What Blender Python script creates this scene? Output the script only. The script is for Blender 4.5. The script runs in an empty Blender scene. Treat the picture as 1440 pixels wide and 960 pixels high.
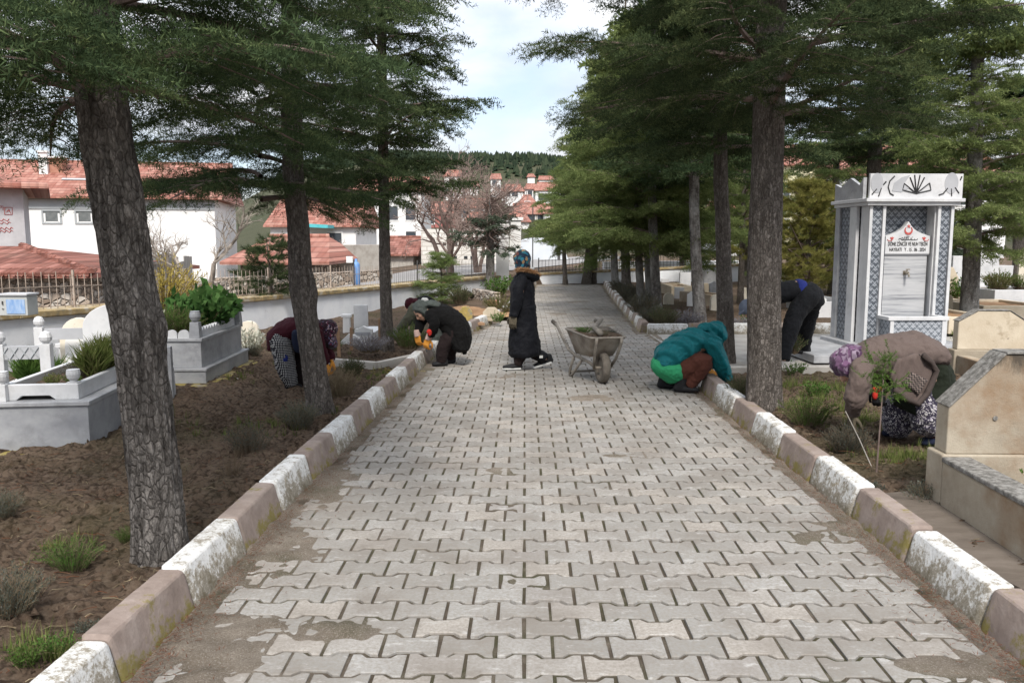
import bpy, bmesh, math, random
import numpy as np
from mathutils import Vector, Matrix, Euler
rnd = random.Random(7)
nrng = np.random.default_rng(11)
scene = bpy.context.scene
COL = scene.collection
PI = math.pi

# ------------------------------------------------------------------ camera
CAMZ = 1.7
FPX = 1162.0
PITCH = math.atan(142.0/FPX)
cam_data = bpy.data.cameras.new('camera')
cam = bpy.data.objects.new('camera', cam_data)
COL.objects.link(cam)
cam.location = (0, 0, CAMZ)
cam.rotation_euler = (PI/2 - PITCH, 0, 0)
cam_data.sensor_width = 36.0
cam_data.lens = FPX/1440.0*36.0
cam_data.clip_start = 0.05
cam_data.clip_end = 6000
scene.camera = cam

def ray(px, py):
    xx = (px-720.0)/FPX
    yy = -(py-480.0)/FPX
    return (xx, math.cos(PITCH)+yy*math.sin(PITCH), -math.sin(PITCH)+yy*math.cos(PITCH))
def G(px, py, z=0.0):
    d = ray(px, py); t = (z-CAMZ)/d[2]
    return Vector((d[0]*t, d[1]*t, z))
def at(px, py, Y):
    d = ray(px, py); t = Y/d[1]
    return Vector((d[0]*t, Y, CAMZ+d[2]*t))

# ------------------------------------------------------------------ object helpers
def link(o, parent=None):
    COL.objects.link(o)
    if parent is not None: o.parent = parent
    return o
def tag(o, label=None, cat=None, group=None, kind=None):
    if label: o['label'] = label
    if cat: o['category'] = cat
    if group: o['group'] = group
    if kind: o['kind'] = kind
    return o
def thing(name, label, cat, loc=(0, 0, 0), rotz=0.0, group=None):
    o = bpy.data.objects.new(name, None); COL.objects.link(o)
    o.empty_display_size = 0.1
    o.location = loc; o.rotation_euler = (0, 0, rotz)
    return tag(o, label, cat, group)
def copy_tree(o, parent=None):
    c = o.copy(); COL.objects.link(c)
    if parent is not None: c.parent = parent
    for ch in list(o.children): copy_tree(ch, c)
    return c
def dup(root, loc, rotz=0.0, label=None, group=None, scale=None):
    c = copy_tree(root); c.location = loc; c.rotation_euler = (0, 0, rotz)
    if scale is not None: c.scale = scale if not isinstance(scale, (int, float)) else (scale,)*3
    if label: c['label'] = label
    if group: c['group'] = group
    return c

class MB:
    """collects polygons of one mesh object"""
    def __init__(s): s.v = []; s.f = []; s.m = []
    def add(s, vs, fs, mi=0):
        b = len(s.v); s.v.extend([tuple(p) for p in vs])
        s.f.extend([tuple(i+b for i in f) for f in fs]); s.m.extend([mi]*len(fs)); return s
    def box(s, c, size, rz=0.0, mi=0, taper=1.0):
        x, y, z = size[0]/2, size[1]/2, size[2]/2
        vs = [(-x,-y,-z),(x,-y,-z),(x,y,-z),(-x,y,-z),(-x*taper,-y*taper,z),(x*taper,-y*taper,z),(x*taper,y*taper,z),(-x*taper,y*taper,z)]
        ca, sa = math.cos(rz), math.sin(rz)
        vs = [(c[0]+p[0]*ca-p[1]*sa, c[1]+p[0]*sa+p[1]*ca, c[2]+p[2]) for p in vs]
        return s.add(vs, [(3,2,1,0),(4,5,6,7),(0,1,5,4),(1,2,6,5),(2,3,7,6),(3,0,4,7)], mi)
    def b2(s, lo, hi, mi=0):
        return s.box([(lo[i]+hi[i])/2 for i in range(3)], [hi[i]-lo[i] for i in range(3)], 0, mi)
    def tube(s, pts, rad, n=8, mi=0, caps=True):
        pts = [Vector(p) for p in pts]
        if isinstance(rad, (int, float)): rad = [rad]*len(pts)
        vs = []; fs = []
        t0 = (pts[1]-pts[0]).normalized()
        u = t0.orthogonal().normalized()
        for i, p in enumerate(pts):
            if i == 0: t = t0
            elif i == len(pts)-1: t = (pts[i]-pts[i-1]).normalized()
            else: t = (pts[i+1]-pts[i-1]).normalized()
            u = (u - t*u.dot(t))
            if u.length < 1e-6: u = t.orthogonal()
            u.normalize(); w = t.cross(u)
            for k in range(n):
                a = 2*PI*k/n
                vs.append(p+u*(math.cos(a)*rad[i])+w*(math.sin(a)*rad[i]))
        for i in range(len(pts)-1):
            for k in range(n):
                a, b = i*n+k, i*n+(k+1) % n
                fs.append((a, b, b+n, a+n))
        if caps:
            fs.append(tuple(reversed(range(n)))); fs.append(tuple(range((len(pts)-1)*n, len(pts)*n)))
        return s.add(vs, fs, mi)
    def lathe(s, prof, c=(0, 0, 0), n=16, mi=0):
        vs = []; fs = []
        for (r, z) in prof:
            for k in range(n):
                a = 2*PI*k/n; vs.append((c[0]+r*math.cos(a), c[1]+r*math.sin(a), c[2]+z))
        for i in range(len(prof)-1):
            for k in range(n):
                a, b = i*n+k, i*n+(k+1) % n; fs.append((a, b, b+n, a+n))
        fs.append(tuple(reversed(range(n)))); fs.append(tuple(range((len(prof)-1)*n, len(prof)*n)))
        return s.add(vs, fs, mi)
    def prism(s, poly, y0, y1, mi=0, M=None):
        """poly in (x,z), extruded along y from y0 (front) to y1"""
        n = len(poly)
        vs = [Vector((p[0], y0, p[1])) for p in poly]+[Vector((p[0], y1, p[1])) for p in poly]
        if M is not None: vs = [M @ v for v in vs]
        fs = [tuple(range(n)), tuple(reversed(range(n, 2*n)))]
        for i in range(n):
            j = (i+1) % n; fs.append((j, i, i+n, j+n))
        return s.add(vs, fs, mi)
    def xform(s, M):
        s.v = [tuple(M @ Vector(p)) for p in s.v]; return s
    def build(s, name, mat, parent=None, smooth=False, bevel=0.0, loc=None, fix=True):
        me = bpy.data.meshes.new(name)
        me.from_pydata(s.v, [], s.f)
        mats = mat if isinstance(mat, (list, tuple)) else [mat]
        for m in mats: me.materials.append(m)
        if len(mats) > 1: me.polygons.foreach_set('material_index', s.m)
        if fix:
            bm = bmesh.new(); bm.from_mesh(me); bmesh.ops.recalc_face_normals(bm, faces=bm.faces); bm.to_mesh(me); bm.free()
        if smooth: me.polygons.foreach_set('use_smooth', [True]*len(me.polygons))
        me.update()
        o = link(bpy.data.objects.new(name, me), parent)
        if loc is not None: o.location = loc
        if bevel > 0:
            b = o.modifiers.new('bevel', 'BEVEL'); b.width = bevel; b.segments = 2; b.limit_method = 'ANGLE'; b.angle_limit = 0.6
        return o

def np_mesh(name, V, F, mats, parent=None, mi=None, smooth=False, attr=None):
    """V (n,3); F (m,k) uniform polygons; attr: dict name->per-face floats"""
    V = np.ascontiguousarray(V, dtype=np.float32); F = np.ascontiguousarray(F, dtype=np.int32)
    me = bpy.data.meshes.new(name)
    m, k = F.shape
    me.vertices.add(len(V)); me.vertices.foreach_set('co', V.ravel())
    me.loops.add(m*k); me.loops.foreach_set('vertex_index', F.ravel())
    me.polygons.add(m)
    me.polygons.foreach_set('loop_start', np.arange(0, m*k, k, dtype=np.int32))
    for mm in (mats if isinstance(mats, (list, tuple)) else [mats]): me.materials.append(mm)
    if mi is not None: me.polygons.foreach_set('material_index', np.asarray(mi, dtype=np.int32))
    me.polygons.foreach_set('use_smooth', np.full(m, bool(smooth)))
    if attr:
        for an, av in attr.items():
            a = me.attributes.new(an, 'FLOAT', 'FACE'); a.data.foreach_set('value', np.asarray(av, dtype=np.float32))
    me.update(calc_edges=True); me.validate()
    return link(bpy.data.objects.new(name, me), parent)

# numpy value noise
_perm = nrng.random((64, 64, 64)).astype(np.float32)
def vnoise(x, y, z=0.0):
    x = np.asarray(x, dtype=np.float64); y = np.asarray(y, dtype=np.float64); z = np.asarray(z, dtype=np.float64)+np.zeros_like(x)
    xi, yi, zi = np.floor(x).astype(int), np.floor(y).astype(int), np.floor(z).astype(int)
    fx, fy, fz = x-xi, y-yi, z-zi
    fx = fx*fx*(3-2*fx); fy = fy*fy*(3-2*fy); fz = fz*fz*(3-2*fz)
    def P(a, b, c): return _perm[a & 63, b & 63, c & 63]
    def L(a, b, t): return a+(b-a)*t
    return L(L(L(P(xi,yi,zi),P(xi+1,yi,zi),fx),L(P(xi,yi+1,zi),P(xi+1,yi+1,zi),fx),fy),
             L(L(P(xi,yi,zi+1),P(xi+1,yi,zi+1),fx),L(P(xi,yi+1,zi+1),P(xi+1,yi+1,zi+1),fx),fy),fz)*2-1
def fbm(x, y, z=0.0, oct=4):
    a = 1.0; s = 0; f = 1.0; t = 0
    for _ in range(oct):
        s = s+a*vnoise(x*f+17.3*_, y*f-9.1*_, np.asarray(z)*f+3.7*_); t += a; a *= 0.5; f *= 2.03
    return s/t

# ------------------------------------------------------------------ materials
class N:
    def __init__(s, name):
        s.mat = bpy.data.materials.new(name); s.mat.use_nodes = True
        s.t = s.mat.node_tree; s.t.nodes.clear()
        s.out = s.t.nodes.new('ShaderNodeOutputMaterial')
        s.p = s.t.nodes.new('ShaderNodeBsdfPrincipled')
        s.t.links.new(s.p.outputs[0], s.out.inputs[0])
        s._co = {}
    def n(s, typ, ins=None, **props):
        nd = s.t.nodes.new('ShaderNode'+typ)
        for k, v in props.items(): setattr(nd, k, v)
        for k, v in (ins or {}).items():
            sock = nd.inputs[k]
            if isinstance(v, bpy.types.NodeSocket): s.t.links.new(v, sock)
            else:
                if sock.type == 'RGBA' and len(v) == 3: v = (*v, 1)
                sock.default_value = v
        return nd
    def co(s, stretch=(1, 1, 1), kind='Object', rand=True, rot=(0, 0, 0)):
        key = (stretch, kind, rand, rot)
        if key in s._co: return s._co[key]
        tc = s.n('TexCoord').outputs[kind]
        v = tc
        if rand:
            oi = s.n('ObjectInfo').outputs['Random']
            r = s.n('VectorMath', {0: (13.1, 7.7, 5.3), 'Scale': oi}, operation='SCALE').outputs[0]
            v = s.n('VectorMath', {0: tc, 1: r}, operation='ADD').outputs[0]
        mp = s.n('Mapping', {'Vector': v, 'Scale': stretch, 'Rotation': rot}).outputs[0]
        s._co[key] = mp
        return mp
    def noise(s, scale, detail=5, rough=0.6, vec=None, dist=0.0):
        return s.n('TexNoise', {'Vector': vec or s.co(), 'Scale': scale, 'Detail': detail, 'Roughness': rough, 'Distortion': dist}).outputs['Fac']
    def ramp(s, fac, stops, interp='LINEAR'):
        nd = s.n('ValToRGB', {'Fac': fac}); r = nd.color_ramp; r.interpolation = interp
        while len(r.elements) < len(stops): r.elements.new(0.5)
        for e, (p, c) in zip(r.elements, stops):
            e.position = p
            if isinstance(c, (int, float)): c = (c, c, c)
            e.color = (*c, 1)
        return nd.outputs['Color']
    def mix(s, fac, a, b, mode='MIX'):
        return s.n('Mix', {0: fac, 6: a, 7: b}, data_type='RGBA', blend_type=mode).outputs[2]
    def math(s, op, a, b=0.0, c=0.0):
        nd = s.n('Math', {0: a, 1: b, 2: c}, operation=op); return nd.outputs[0]
    def sep(s, v):
        return s.n('SeparateXYZ', {0: v}).outputs
    def bump(s, h, strength=0.3, dist=0.01, normal=None):
        i = {'Height': h, 'Strength': strength, 'Distance': dist}
        if normal is not None: i['Normal'] = normal
        return s.n('Bump', i).outputs[0]
    def set(s, **kw):
        names = dict(col='Base Color', rough='Roughness', metal='Metallic', normal='Normal', spec='Specular IOR Level', trans='Transmission Weight', sub='Subsurface Weight', sheen='Sheen Weight', coat='Coat Weight', alpha='Alpha')
        for k, v in kw.items():
            sock = s.p.inputs[names[k]]
            if isinstance(v, bpy.types.NodeSocket): s.t.links.new(v, sock)
            else:
                if sock.type == 'RGBA' and len(v) == 3: v = (*v, 1)
                sock.default_value = v
        return s.mat

def simple(name, stops, scale=4.0, rough=0.8, bump=0.15, bscale=None, dist=0.01, metal=0.0, stretch=(1, 1, 1), detail=6, stain=None, spec=0.3, contrast=(0.3, 0.7)):
    """noise-mixed colours + bump. stops: list of colours; stain: (colour, scale, lo, hi)"""
    n = N(name)
    v = n.co(stretch)
    f = n.noise(scale, detail, 0.65, v)
    k = len(stops)
    pos = [contrast[0]+(contrast[1]-contrast[0])*i/max(1, k-1) for i in range(k)]
    c = n.ramp(f, list(zip(pos, stops)))
    if stain:
        sts = stain if isinstance(stain, list) else [stain]
        for (sc, ss, lo, hi) in sts:
            g = n.ramp(n.noise(ss, 8, 0.7), [(lo, 0.0), (hi, 1.0)])
            c = n.mix(g, c, sc)
    b = n.noise(bscale or scale*6, 8, 0.7, v)
    return n.set(col=c, rough=rough, metal=metal, normal=n.bump(b, bump, dist), spec=spec)

M = {}
def mk_materials():
    # --- paving
    n = N('paver_concrete')
    at_ = n.n('Attribute', attribute_name='tone').outputs['Fac']
    base = n.ramp(at_, [(0.0, (.248, .239, .222)), (0.35, (.292, .283, .266)), (0.7, (.34, .331, .315)), (0.92, (.365, .335, .30)), (1.0, (.30, .287, .275))])
    v = n.co(rand=False)
    f1 = n.noise(2.2, 6, .65, v); f2 = n.noise(60, 4, .7, v); f3 = n.noise(7, 9, .78, n.co((1, 2.2, 1), rand=False))
    c = n.mix(n.ramp(f2, [(.38, 0.0), (.66, .75)]), base, (.22, .195, .165))
    c = n.mix(n.ramp(f1, [(.42, 0.0), (.66, .7)]), c, (.185, .162, .138))
    c = n.mix(n.ramp(f3, [(.56, 0.0), (.72, .75)]), c, (.55, .54, .52))
    M['paver'] = n.set(col=c, rough=.9, spec=.2, normal=n.bump(n.noise(110, 6, .75, v), .6, .005, n.bump(f3, .5, .008)))
    n = N('sand_dirt'); v = n.co(rand=False)
    c = n.ramp(n.noise(3.5, 8, .7, v), [(.3, (.13, .105, .078)), (.5, (.21, .175, .138)), (.7, (.28, .24, .195))])
    c = n.mix(n.ramp(n.noise(1.6, 4, .6, v), [(.5, 0.0), (.66, .6)]), c, (.06, .062, .026))
    c = n.mix(n.ramp(n.noise(120, 3, .8, v), [(.50, 0.0), (.66, .8)]), c, (.36, .32, .275))
    c = n.mix(n.ramp(n.noise(150, 3, .8, n.co((1.3, 1, 1), rand=False)), [(.56, 0.0), (.66, .8)]), c, (.075, .058, .042))
    zj = n.sep(n.n('TexCoord').outputs['Object'])[2]
    c = n.mix(n.ramp(n.math('MULTIPLY_ADD', zj, 60.0, 1.0), [(.40, .8), (.85, 0.0)]), c, n.mix(n.ramp(n.noise(2.3, 5, .7, v), [(.45, 0.0), (.6, 1.0)]), (.085, .066, .048), (.055, .058, .024)))
    M['dirt'] = n.set(col=c, rough=.95, spec=.15, normal=n.bump(n.noise(110, 6, .85, v), 1.0, .014))
    # --- soil
    n = N('soil'); v = n.co(rand=False)
    c = n.ramp(n.noise(1.3, 9, .72, v), [(.3, (.08, .052, .035)), (.46, (.15, .103, .072)), (.57, (.21, .149, .106)), (.72, (.275, .205, .149))])
    vo = n.n('TexVoronoi', {'Vector': n.n('VectorMath', {0: v, 1: n.n('VectorMath', {0: n.n('TexNoise', {'Vector': v, 'Scale': 14.0, 'Detail': 4.0}).outputs['Color'], 'Scale': .06}, operation='SCALE').outputs[0]}, operation='ADD').outputs[0], 'Scale': 30.0}, feature='F1')
    cl = n.sep(vo.outputs['Color'])[0]
    c = n.mix(n.ramp(cl, [(.45, 0.0), (1.0, .55)]), c, (.20, .15, .108))
    c = n.mix(n.ramp(vo.outputs['Distance'], [(.45, 0.0), (.75, .75)]), c, (.035, .023, .016))
    c = n.mix(n.ramp(n.noise(28, 6, .75, v), [(.48, 0.0), (.66, .65)]), c, (.26, .20, .15))
    c = n.mix(n.ramp(n.noise(.55, 5, .6, v), [(.54, 0.0), (.66, .45)]), c, (.085, .085, .035))
    y = n.sep(v)[1]
    far = n.ramp(n.math('MULTIPLY', y, .01), [(.55, 0.0), (.9, 1.0)])
    hill = n.ramp(n.noise(.02, 8, .7, v), [(.35, (.042, .05, .026)), (.55, (.07, .07, .042)), (.7, (.115, .098, .072))])
    c = n.mix(far, c, hill)
    M['soil'] = n.set(col=c, rough=.97, spec=.12, normal=n.bump(n.noise(60, 8, .85, v), 1.0, .03, n.bump(n.math('SUBTRACT', 1.0, vo.outputs['Distance']), .9, .03, n.bump(n.noise(9, 6, .75, v), .9, .07))))
    M['asphalt'] = simple('asphalt_grey', [(.20, .19, .185), (.27, .26, .25)], 3, .9, .3, 80)
    M['slab'] = simple('old_concrete_slab', [(.075, .06, .047), (.125, .102, .082), (.17, .142, .118)], 2.5, .92, .5, 30, stretch=(1, 2.5, 1))
    M['sidepave'] = simple('grey_side_paving', [(.30, .28, .255), (.42, .40, .37)], 4, .9, .4, 40)
    # --- kerb paints
    n = N('kerb_white_paint'); v = n.co()
    z = n.sep(n.n('TexCoord').outputs['Object'])[2]
    low = n.ramp(z, [(.0, .13), (.17, .015)])
    f = n.math('ADD', n.math('MULTIPLY_ADD', n.noise(11, 8, .7, v), .45, n.math('MULTIPLY', n.noise(48, 10, .8, v), .55)), n.sep(low)[0])
    c = n.ramp(f, [(.46, (.70, .70, .69)), (.535, (.58, .57, .545)), (.57, (.33, .30, .25)), (.68, (.17, .145, .10))])
    li = n.ramp(n.noise(4.5, 8, .75, v), [(.60, 0.0), (.70, .7)])
    c = n.mix(li, c, (.29, .21, .085))
    M['kerb_white'] = n.set(col=c, rough=.9, spec=.2, normal=n.bump(f, 1.0, .012, n.bump(n.noise(8, 5, .6, v), .6, .02)))
    n = N('kerb_brown_paint'); v = n.co()
    c = n.ramp(n.noise(6, 8, .7, v), [(.3, (.19, .147, .125)), (.5, (.255, .203, .175)), (.7, (.325, .27, .238))])
    f = n.math('ADD', n.noise(7, 10, .75, v), n.sep(n.ramp(n.sep(n.n('TexCoord').outputs['Object'])[2], [(.0, .14), (.13, 0.0)]))[0])
    c = n.mix(n.ramp(f, [(.565, 0.0), (.65, .8)]), c, (.19, .16, .028))
    M['kerb_brown'] = n.set(col=c, rough=.85, spec=.25, normal=n.bump(n.noise(45, 8, .75, v), .5, .008, n.bump(n.noise(6, 4, .6, v), .4, .02)))
    # --- bark
    def bark(name, dark, mid, light, sc=(9, 9, 3.2), pale=None):
        n = N(name); v = n.co(sc, rand=True)
        wob = n.n('TexNoise', {'Vector': v, 'Scale': 1.2, 'Detail': 4.0}).outputs['Color']
        vv = n.n('VectorMath', {0: v, 1: n.n('VectorMath', {0: wob, 'Scale': .9}, operation='SCALE').outputs[0]}, operation='ADD').outputs[0]
        d = n.n('TexVoronoi', {'Vector': vv, 'Scale': 1.7, 'Randomness': 1.0}, feature='DISTANCE_TO_EDGE').outputs['Distance']
        cell = n.sep(n.n('TexVoronoi', {'Vector': vv, 'Scale': 1.7}, feature='F1').outputs['Color'])[0]
        d = n.math('ADD', d, n.math('MULTIPLY_ADD', n.noise(5, 6, .75, v), .16, -.08))
        d2 = n.n('TexVoronoi', {'Vector': vv, 'Scale': 4.1}, feature='DISTANCE_TO_EDGE').outputs['Distance']
        d = n.math('MINIMUM', d, n.math('ADD', n.math('MULTIPLY', d2, 1.6), n.math('MULTIPLY_ADD', n.noise(2.5, 4, .6, v), .5, -.16)))
        plate = n.ramp(d, [(.0, 0.0), (.045, .4), (.17, 1.0)])
        fine = n.noise(14, 8, .75, n.co((2, 2, 1)))
        fur = n.noise(1.0, 7, .72, n.co((sc[0]*1.6, sc[1]*1.6, sc[2]*.38)), .5)
        furr = n.ramp(fur, [(.34, 0.0), (.50, 1.0)])
        plate = n.mix(.5, plate, furr)
        col = n.mix(fine, mid, light)
        col = n.mix(n.math('MULTIPLY', cell, .75), col, tuple(x*.62 for x in mid))
        col = n.mix(plate, dark, col)
        if pale: col = n.mix(n.ramp(n.noise(3, 6, .7, n.co((1, 1, .5))), [(.45, 0.0), (.65, .8)]), col, pale)
        h = n.math('ADD', n.math('MULTIPLY', n.sep(plate)[0], .8), n.math('MULTIPLY', fine, .45))
        return n.set(col=col, rough=.95, spec=.1, normal=n.bump(h, 1.0, .035))
    M['bark'] = bark('bark_plated', (.036, .030, .026), (.16, .142, .128), (.34, .315, .29), (19, 19, 10))
    M['bark_fine'] = bark('bark_scaly', (.055, .045, .038), (.175, .149, .128), (.35, .315, .283), (26, 26, 12))
    M['bark_pale'] = bark('bark_pale', (.05, .043, .038), (.17, .15, .135), (.34, .32, .30), (13, 13, 10), (.42, .41, .39))
    M['twig'] = simple('twig_bark', [(.10, .07, .06), (.20, .15, .13)], 8, .9, .2, 40)
    M['twig_pink'] = simple('budding_twigs', [(.15, .105, .088), (.26, .195, .17)], 3, .9, .1, 40)
    M['branch_pale'] = simple('pale_bare_bark', [(.18, .15, .125), (.32, .28, .24)], 6, .9, .3, 30)
    # --- foliage
    def leaf(name, a, b, c_, trans=.25, rough=.8):
        n = N(name)
        tn = n.n('Attribute', attribute_name='tone').outputs['Fac']
        oi = n.n('ObjectInfo').outputs['Random']
        c = n.ramp(tn, [(0.0, a), (.55, b), (1.0, c_)])
        hs = n.n('HueSaturation', {'Hue': n.math('MULTIPLY_ADD', oi, .02, .49), 'Saturation': 1.0, 'Value': n.math('MULTIPLY_ADD', oi, .3, .85), 'Color': c}).outputs[0]
        n.set(col=hs, rough=rough, spec=.06)
        tr = n.n('BsdfTranslucent', {'Color': hs})
        mx = n.n('MixShader', {0: trans, 1: n.p.outputs[0], 2: tr.outputs[0]})
        n.t.links.new(mx.outputs[0], n.out.inputs[0])
        return n.mat
    M['needle'] = leaf('cedar_needles', (.028, .045, .022), (.066, .096, .042), (.165, .20, .085), .35)
    M['far_pines'] = leaf('far_pines', (.018, .028, .018), (.033, .048, .028), (.058, .074, .042))
    M['needle_lit'] = leaf('cedar_needles_sunlit', (.085, .12, .042), (.175, .22, .078), (.30, .335, .14), .45)  # brighter copy of the needles, sunlight on the far crowns put into the colour
    M['needle_yellow'] = leaf('pine_needles_yellowish', (.14, .16, .045), (.28, .27, .08), (.42, .38, .13), .4)
    M['needle_blue'] = leaf('fir_needles_grey_green', (.05, .075, .05), (.10, .13, .09), (.17, .20, .14))
    M['lavender'] = leaf('lavender_leaves', (.045, .055, .04), (.10, .115, .09), (.19, .20, .18))
    M['silver'] = leaf('silver_leaves', (.16, .15, .17), (.28, .27, .29), (.42, .41, .42))
    M['green'] = leaf('fresh_green_leaves', (.04, .085, .018), (.075, .145, .03), (.13, .21, .055))
    M['grassleaf'] = leaf('grass_blades', (.06, .085, .02), (.115, .14, .04), (.21, .20, .085))
    M['yellow_leaf'] = leaf('yellow_blossom', (.30, .24, .05), (.45, .36, .08), (.55, .46, .15))
    M['dry'] = leaf('dry_stems', (.12, .09, .06), (.22, .17, .11), (.33, .27, .18))
    M['white_petal'] = leaf('white_petals', (.3, .3, .2), (.6, .6, .5), (.75, .75, .7))
    M['redneedle'] = leaf('dead_needles', (.10, .04, .025), (.17, .075, .045), (.22, .12, .08))
    M['ivyleaf'] = leaf('broad_leaves', (.022, .052, .014), (.045, .092, .024), (.085, .145, .045))
    # --- stone, plaster
    M['marble'] = simple('grey_marble', [(.23, .235, .25), (.33, .335, .345), (.43, .43, .44)], 2.2, .45, .08, 20, stretch=(1, 1, 1.4), stain=((.19, .19, .195), 5, .5, .75), spec=.4)
    M['marble_white'] = simple('white_marble', [(.44, .445, .455), (.55, .55, .555), (.62, .62, .62)], 3, .45, .06, 20, stain=((.34, .34, .33), 6, .56, .8), spec=.4)
    n = N('striped_marble'); v = n.co((1, 1, 1))
    st = n.noise(3.2, 6, .7, n.co((.25, .25, 7.0)))
    c = n.ramp(st, [(.36, (.20, .205, .22)), (.45, (.36, .365, .375)), (.55, (.45, .45, .455)), (.66, (.30, .305, .32))])
    M['marble_stripe'] = n.set(col=c, rough=.35, spec=.45)
    M['cream'] = simple('cream_headstone_plaster', [(.40, .33, .235), (.50, .425, .32), (.58, .51, .40)], 1.8, .9, .35, 40, stain=[((.25, .19, .12), 2.2, .6, .75), ((.12, .105, .09), 9, .66, .74)])
    M['cream_pale'] = simple('pale_cream_stone', [(.58, .52, .42), (.68, .63, .53)], 3, .85, .2, 30, stain=((.36, .30, .22), 4, .62, .75))
    n = N('weathered_headstone'); v = n.co()
    z = n.sep(n.n('TexCoord').outputs['Object'])[2]
    c = n.ramp(n.noise(2.0, 8, .7, v), [(.3, (.25, .21, .16)), (.5, (.36, .31, .24)), (.7, (.45, .40, .32))])
    c = n.mix(n.ramp(n.noise(1.5, 6, .65, v), [(.46, 0.0), (.64, .85)]), c, (.24, .15, .085))
    zz = n.math('ADD', z, n.math('MULTIPLY_ADD', n.noise(8, 8, .75, n.co((1, 1, .3))), .5, -.25))
    c = n.mix(n.ramp(zz, [(.90, 0.0), (1.0, .85)]), c, (.06, .054, .046))
    c = n.mix(n.ramp(n.noise(70, 6, .8), [(.6, 0.0), (.7, .5)]), c, (.13, .11, .085))
    M['headstone'] = n.set(col=c, rough=.95, spec=.12, normal=n.bump(n.noise(60, 8, .8, v), .7, .008))
    M['lichen_top'] = simple('lichened_coping', [(.10, .095, .085), (.18, .17, .155), (.26, .25, .232)], 30, .95, .8, 50, contrast=(.38, .62))
    M['white_wall'] = simple('whitewashed_wall', [(.66, .68, .72), (.78, .80, .83), (.84, .85, .87)], 1.6, .9, .25, 30, stain=[((.42, .42, .42), 3.5, .62, .8), ((.44, .38, .29), 7, .68, .76)])
    M['wall_cap'] = simple('wall_coping', [(.20, .165, .11), (.34, .25, .12), (.42, .38, .31)], 5, .95, .5, 40, contrast=(.38, .62))
    M['moss_slab'] = simple('mossy_concrete_footing', [(.26, .23, .19), (.27, .215, .07), (.20, .155, .035)], 4, .95, .5, 40)
    M['plaster'] = simple('white_plaster', [(.66, .655, .64), (.76, .755, .745)], 2, .9, .1, 30)
    M['plaster_grey'] = simple('grey_render', [(.38, .38, .39), (.50, .50, .51)], 2, .9, .2, 30, stain=((.30, .28, .26), 1.5, .6, .8))
    M['plaster_yellow'] = simple('yellow_render', [(.58, .55, .36), (.66, .62, .43)], 1, .9, .1, 20)
    M['plaster_grey_band'] = simple('grey_eaves_band', [(.33, .35, .36), (.40, .42, .43)], 1, .9, .05, 20)
    M['plaster_red'] = simple('red_render', [(.32, .11, .10), (.40, .16, .14)], 1, .9, .05, 20)
    M['concrete'] = simple('bare_concrete', [(.30, .27, .235), (.40, .37, .33), (.47, .44, .40)], 3, .92, .4, 40, stain=((.22, .20, .15), 3, .6, .75))
    n = N('rubble_stone'); v = n.co((1, 1, 1.3))
    vo = n.n('TexVoronoi', {'Vector': v, 'Scale': 5.5}, feature='F1'); de = n.n('TexVoronoi', {'Vector': v, 'Scale': 5.5}, feature='DISTANCE_TO_EDGE').outputs['Distance']
    cc = n.sep(vo.outputs['Color'])
    c = n.ramp(cc[0], [(.0, (.20, .15, .115)), (.35, (.34, .27, .21)), (.7, (.44, .38, .32)), (1.0, (.52, .48, .43))])
    c = n.mix(n.ramp(de, [(.0, 1.0), (.07, 0.0)]), c, (.12, .105, .09))
    M['rubble'] = n.set(col=c, rough=.95, normal=n.bump(n.ramp(de, [(0., 0.0), (.2, 1.0)]), 1.0, .05))
    n = N('pierced_block'); v = n.co(rand=False)
    bk = n.n('TexBrick', {'Vector': n.co((1, 1, 1), rand=False, rot=(PI/2, 0, 0)), 'Scale': 1.0, 'Mortar Size': .02, 'Brick Width': .5, 'Row Height': .22, 'Color1': (.66, .64, .60), 'Color2': (.56, .535, .49), 'Mortar': (.38, .35, .31)}).outputs['Color']
    M['blocks'] = n.set(col=bk, rough=.9, normal=n.bump(n.noise(20, 6, .7, v), .3, .02))
    # roof tiles: rows of rounded pantiles run by object coords
    def tiles(name, cols, sx=4.2, sy=3.0, ax=0):
        n = N(name); v = n.n('TexCoord').outputs['Object']; s3 = n.sep(v)
        u = s3[ax]; w = s3[2]
        row = n.math('MULTIPLY', w, sy*2.0)
        rf = n.math('FRACT', row)
        col_ = n.math('MULTIPLY', u, sx)
        cf = n.math('FRACT', col_)
        idv = n.n('CombineXYZ', {0: n.math('FLOOR', col_), 1: n.math('FLOOR', row)}).outputs[0]
        wn = n.n('TexWhiteNoise', {'Vector': idv}, noise_dimensions='3D').outputs['Value']
        c = n.ramp(wn, [(0.0, cols[0]), (.5, cols[1]), (1.0, cols[2])])
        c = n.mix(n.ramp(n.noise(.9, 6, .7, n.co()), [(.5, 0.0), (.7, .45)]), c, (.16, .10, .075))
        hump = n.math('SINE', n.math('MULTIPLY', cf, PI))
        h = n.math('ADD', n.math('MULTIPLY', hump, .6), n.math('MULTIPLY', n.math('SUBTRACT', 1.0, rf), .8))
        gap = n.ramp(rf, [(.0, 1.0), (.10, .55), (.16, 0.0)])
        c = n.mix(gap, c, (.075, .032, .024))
        return n.set(col=c, rough=.85, spec=.2, normal=n.bump(h, 1.0, .06))
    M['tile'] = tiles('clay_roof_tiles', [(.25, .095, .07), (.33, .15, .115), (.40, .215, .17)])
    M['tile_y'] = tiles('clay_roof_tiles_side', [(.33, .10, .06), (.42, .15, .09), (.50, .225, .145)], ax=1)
    M['tile_old'] = tiles('old_clay_roof_tiles', [(.13, .05, .037), (.22, .088, .065), (.32, .15, .12)], 5, 4.5)
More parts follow.
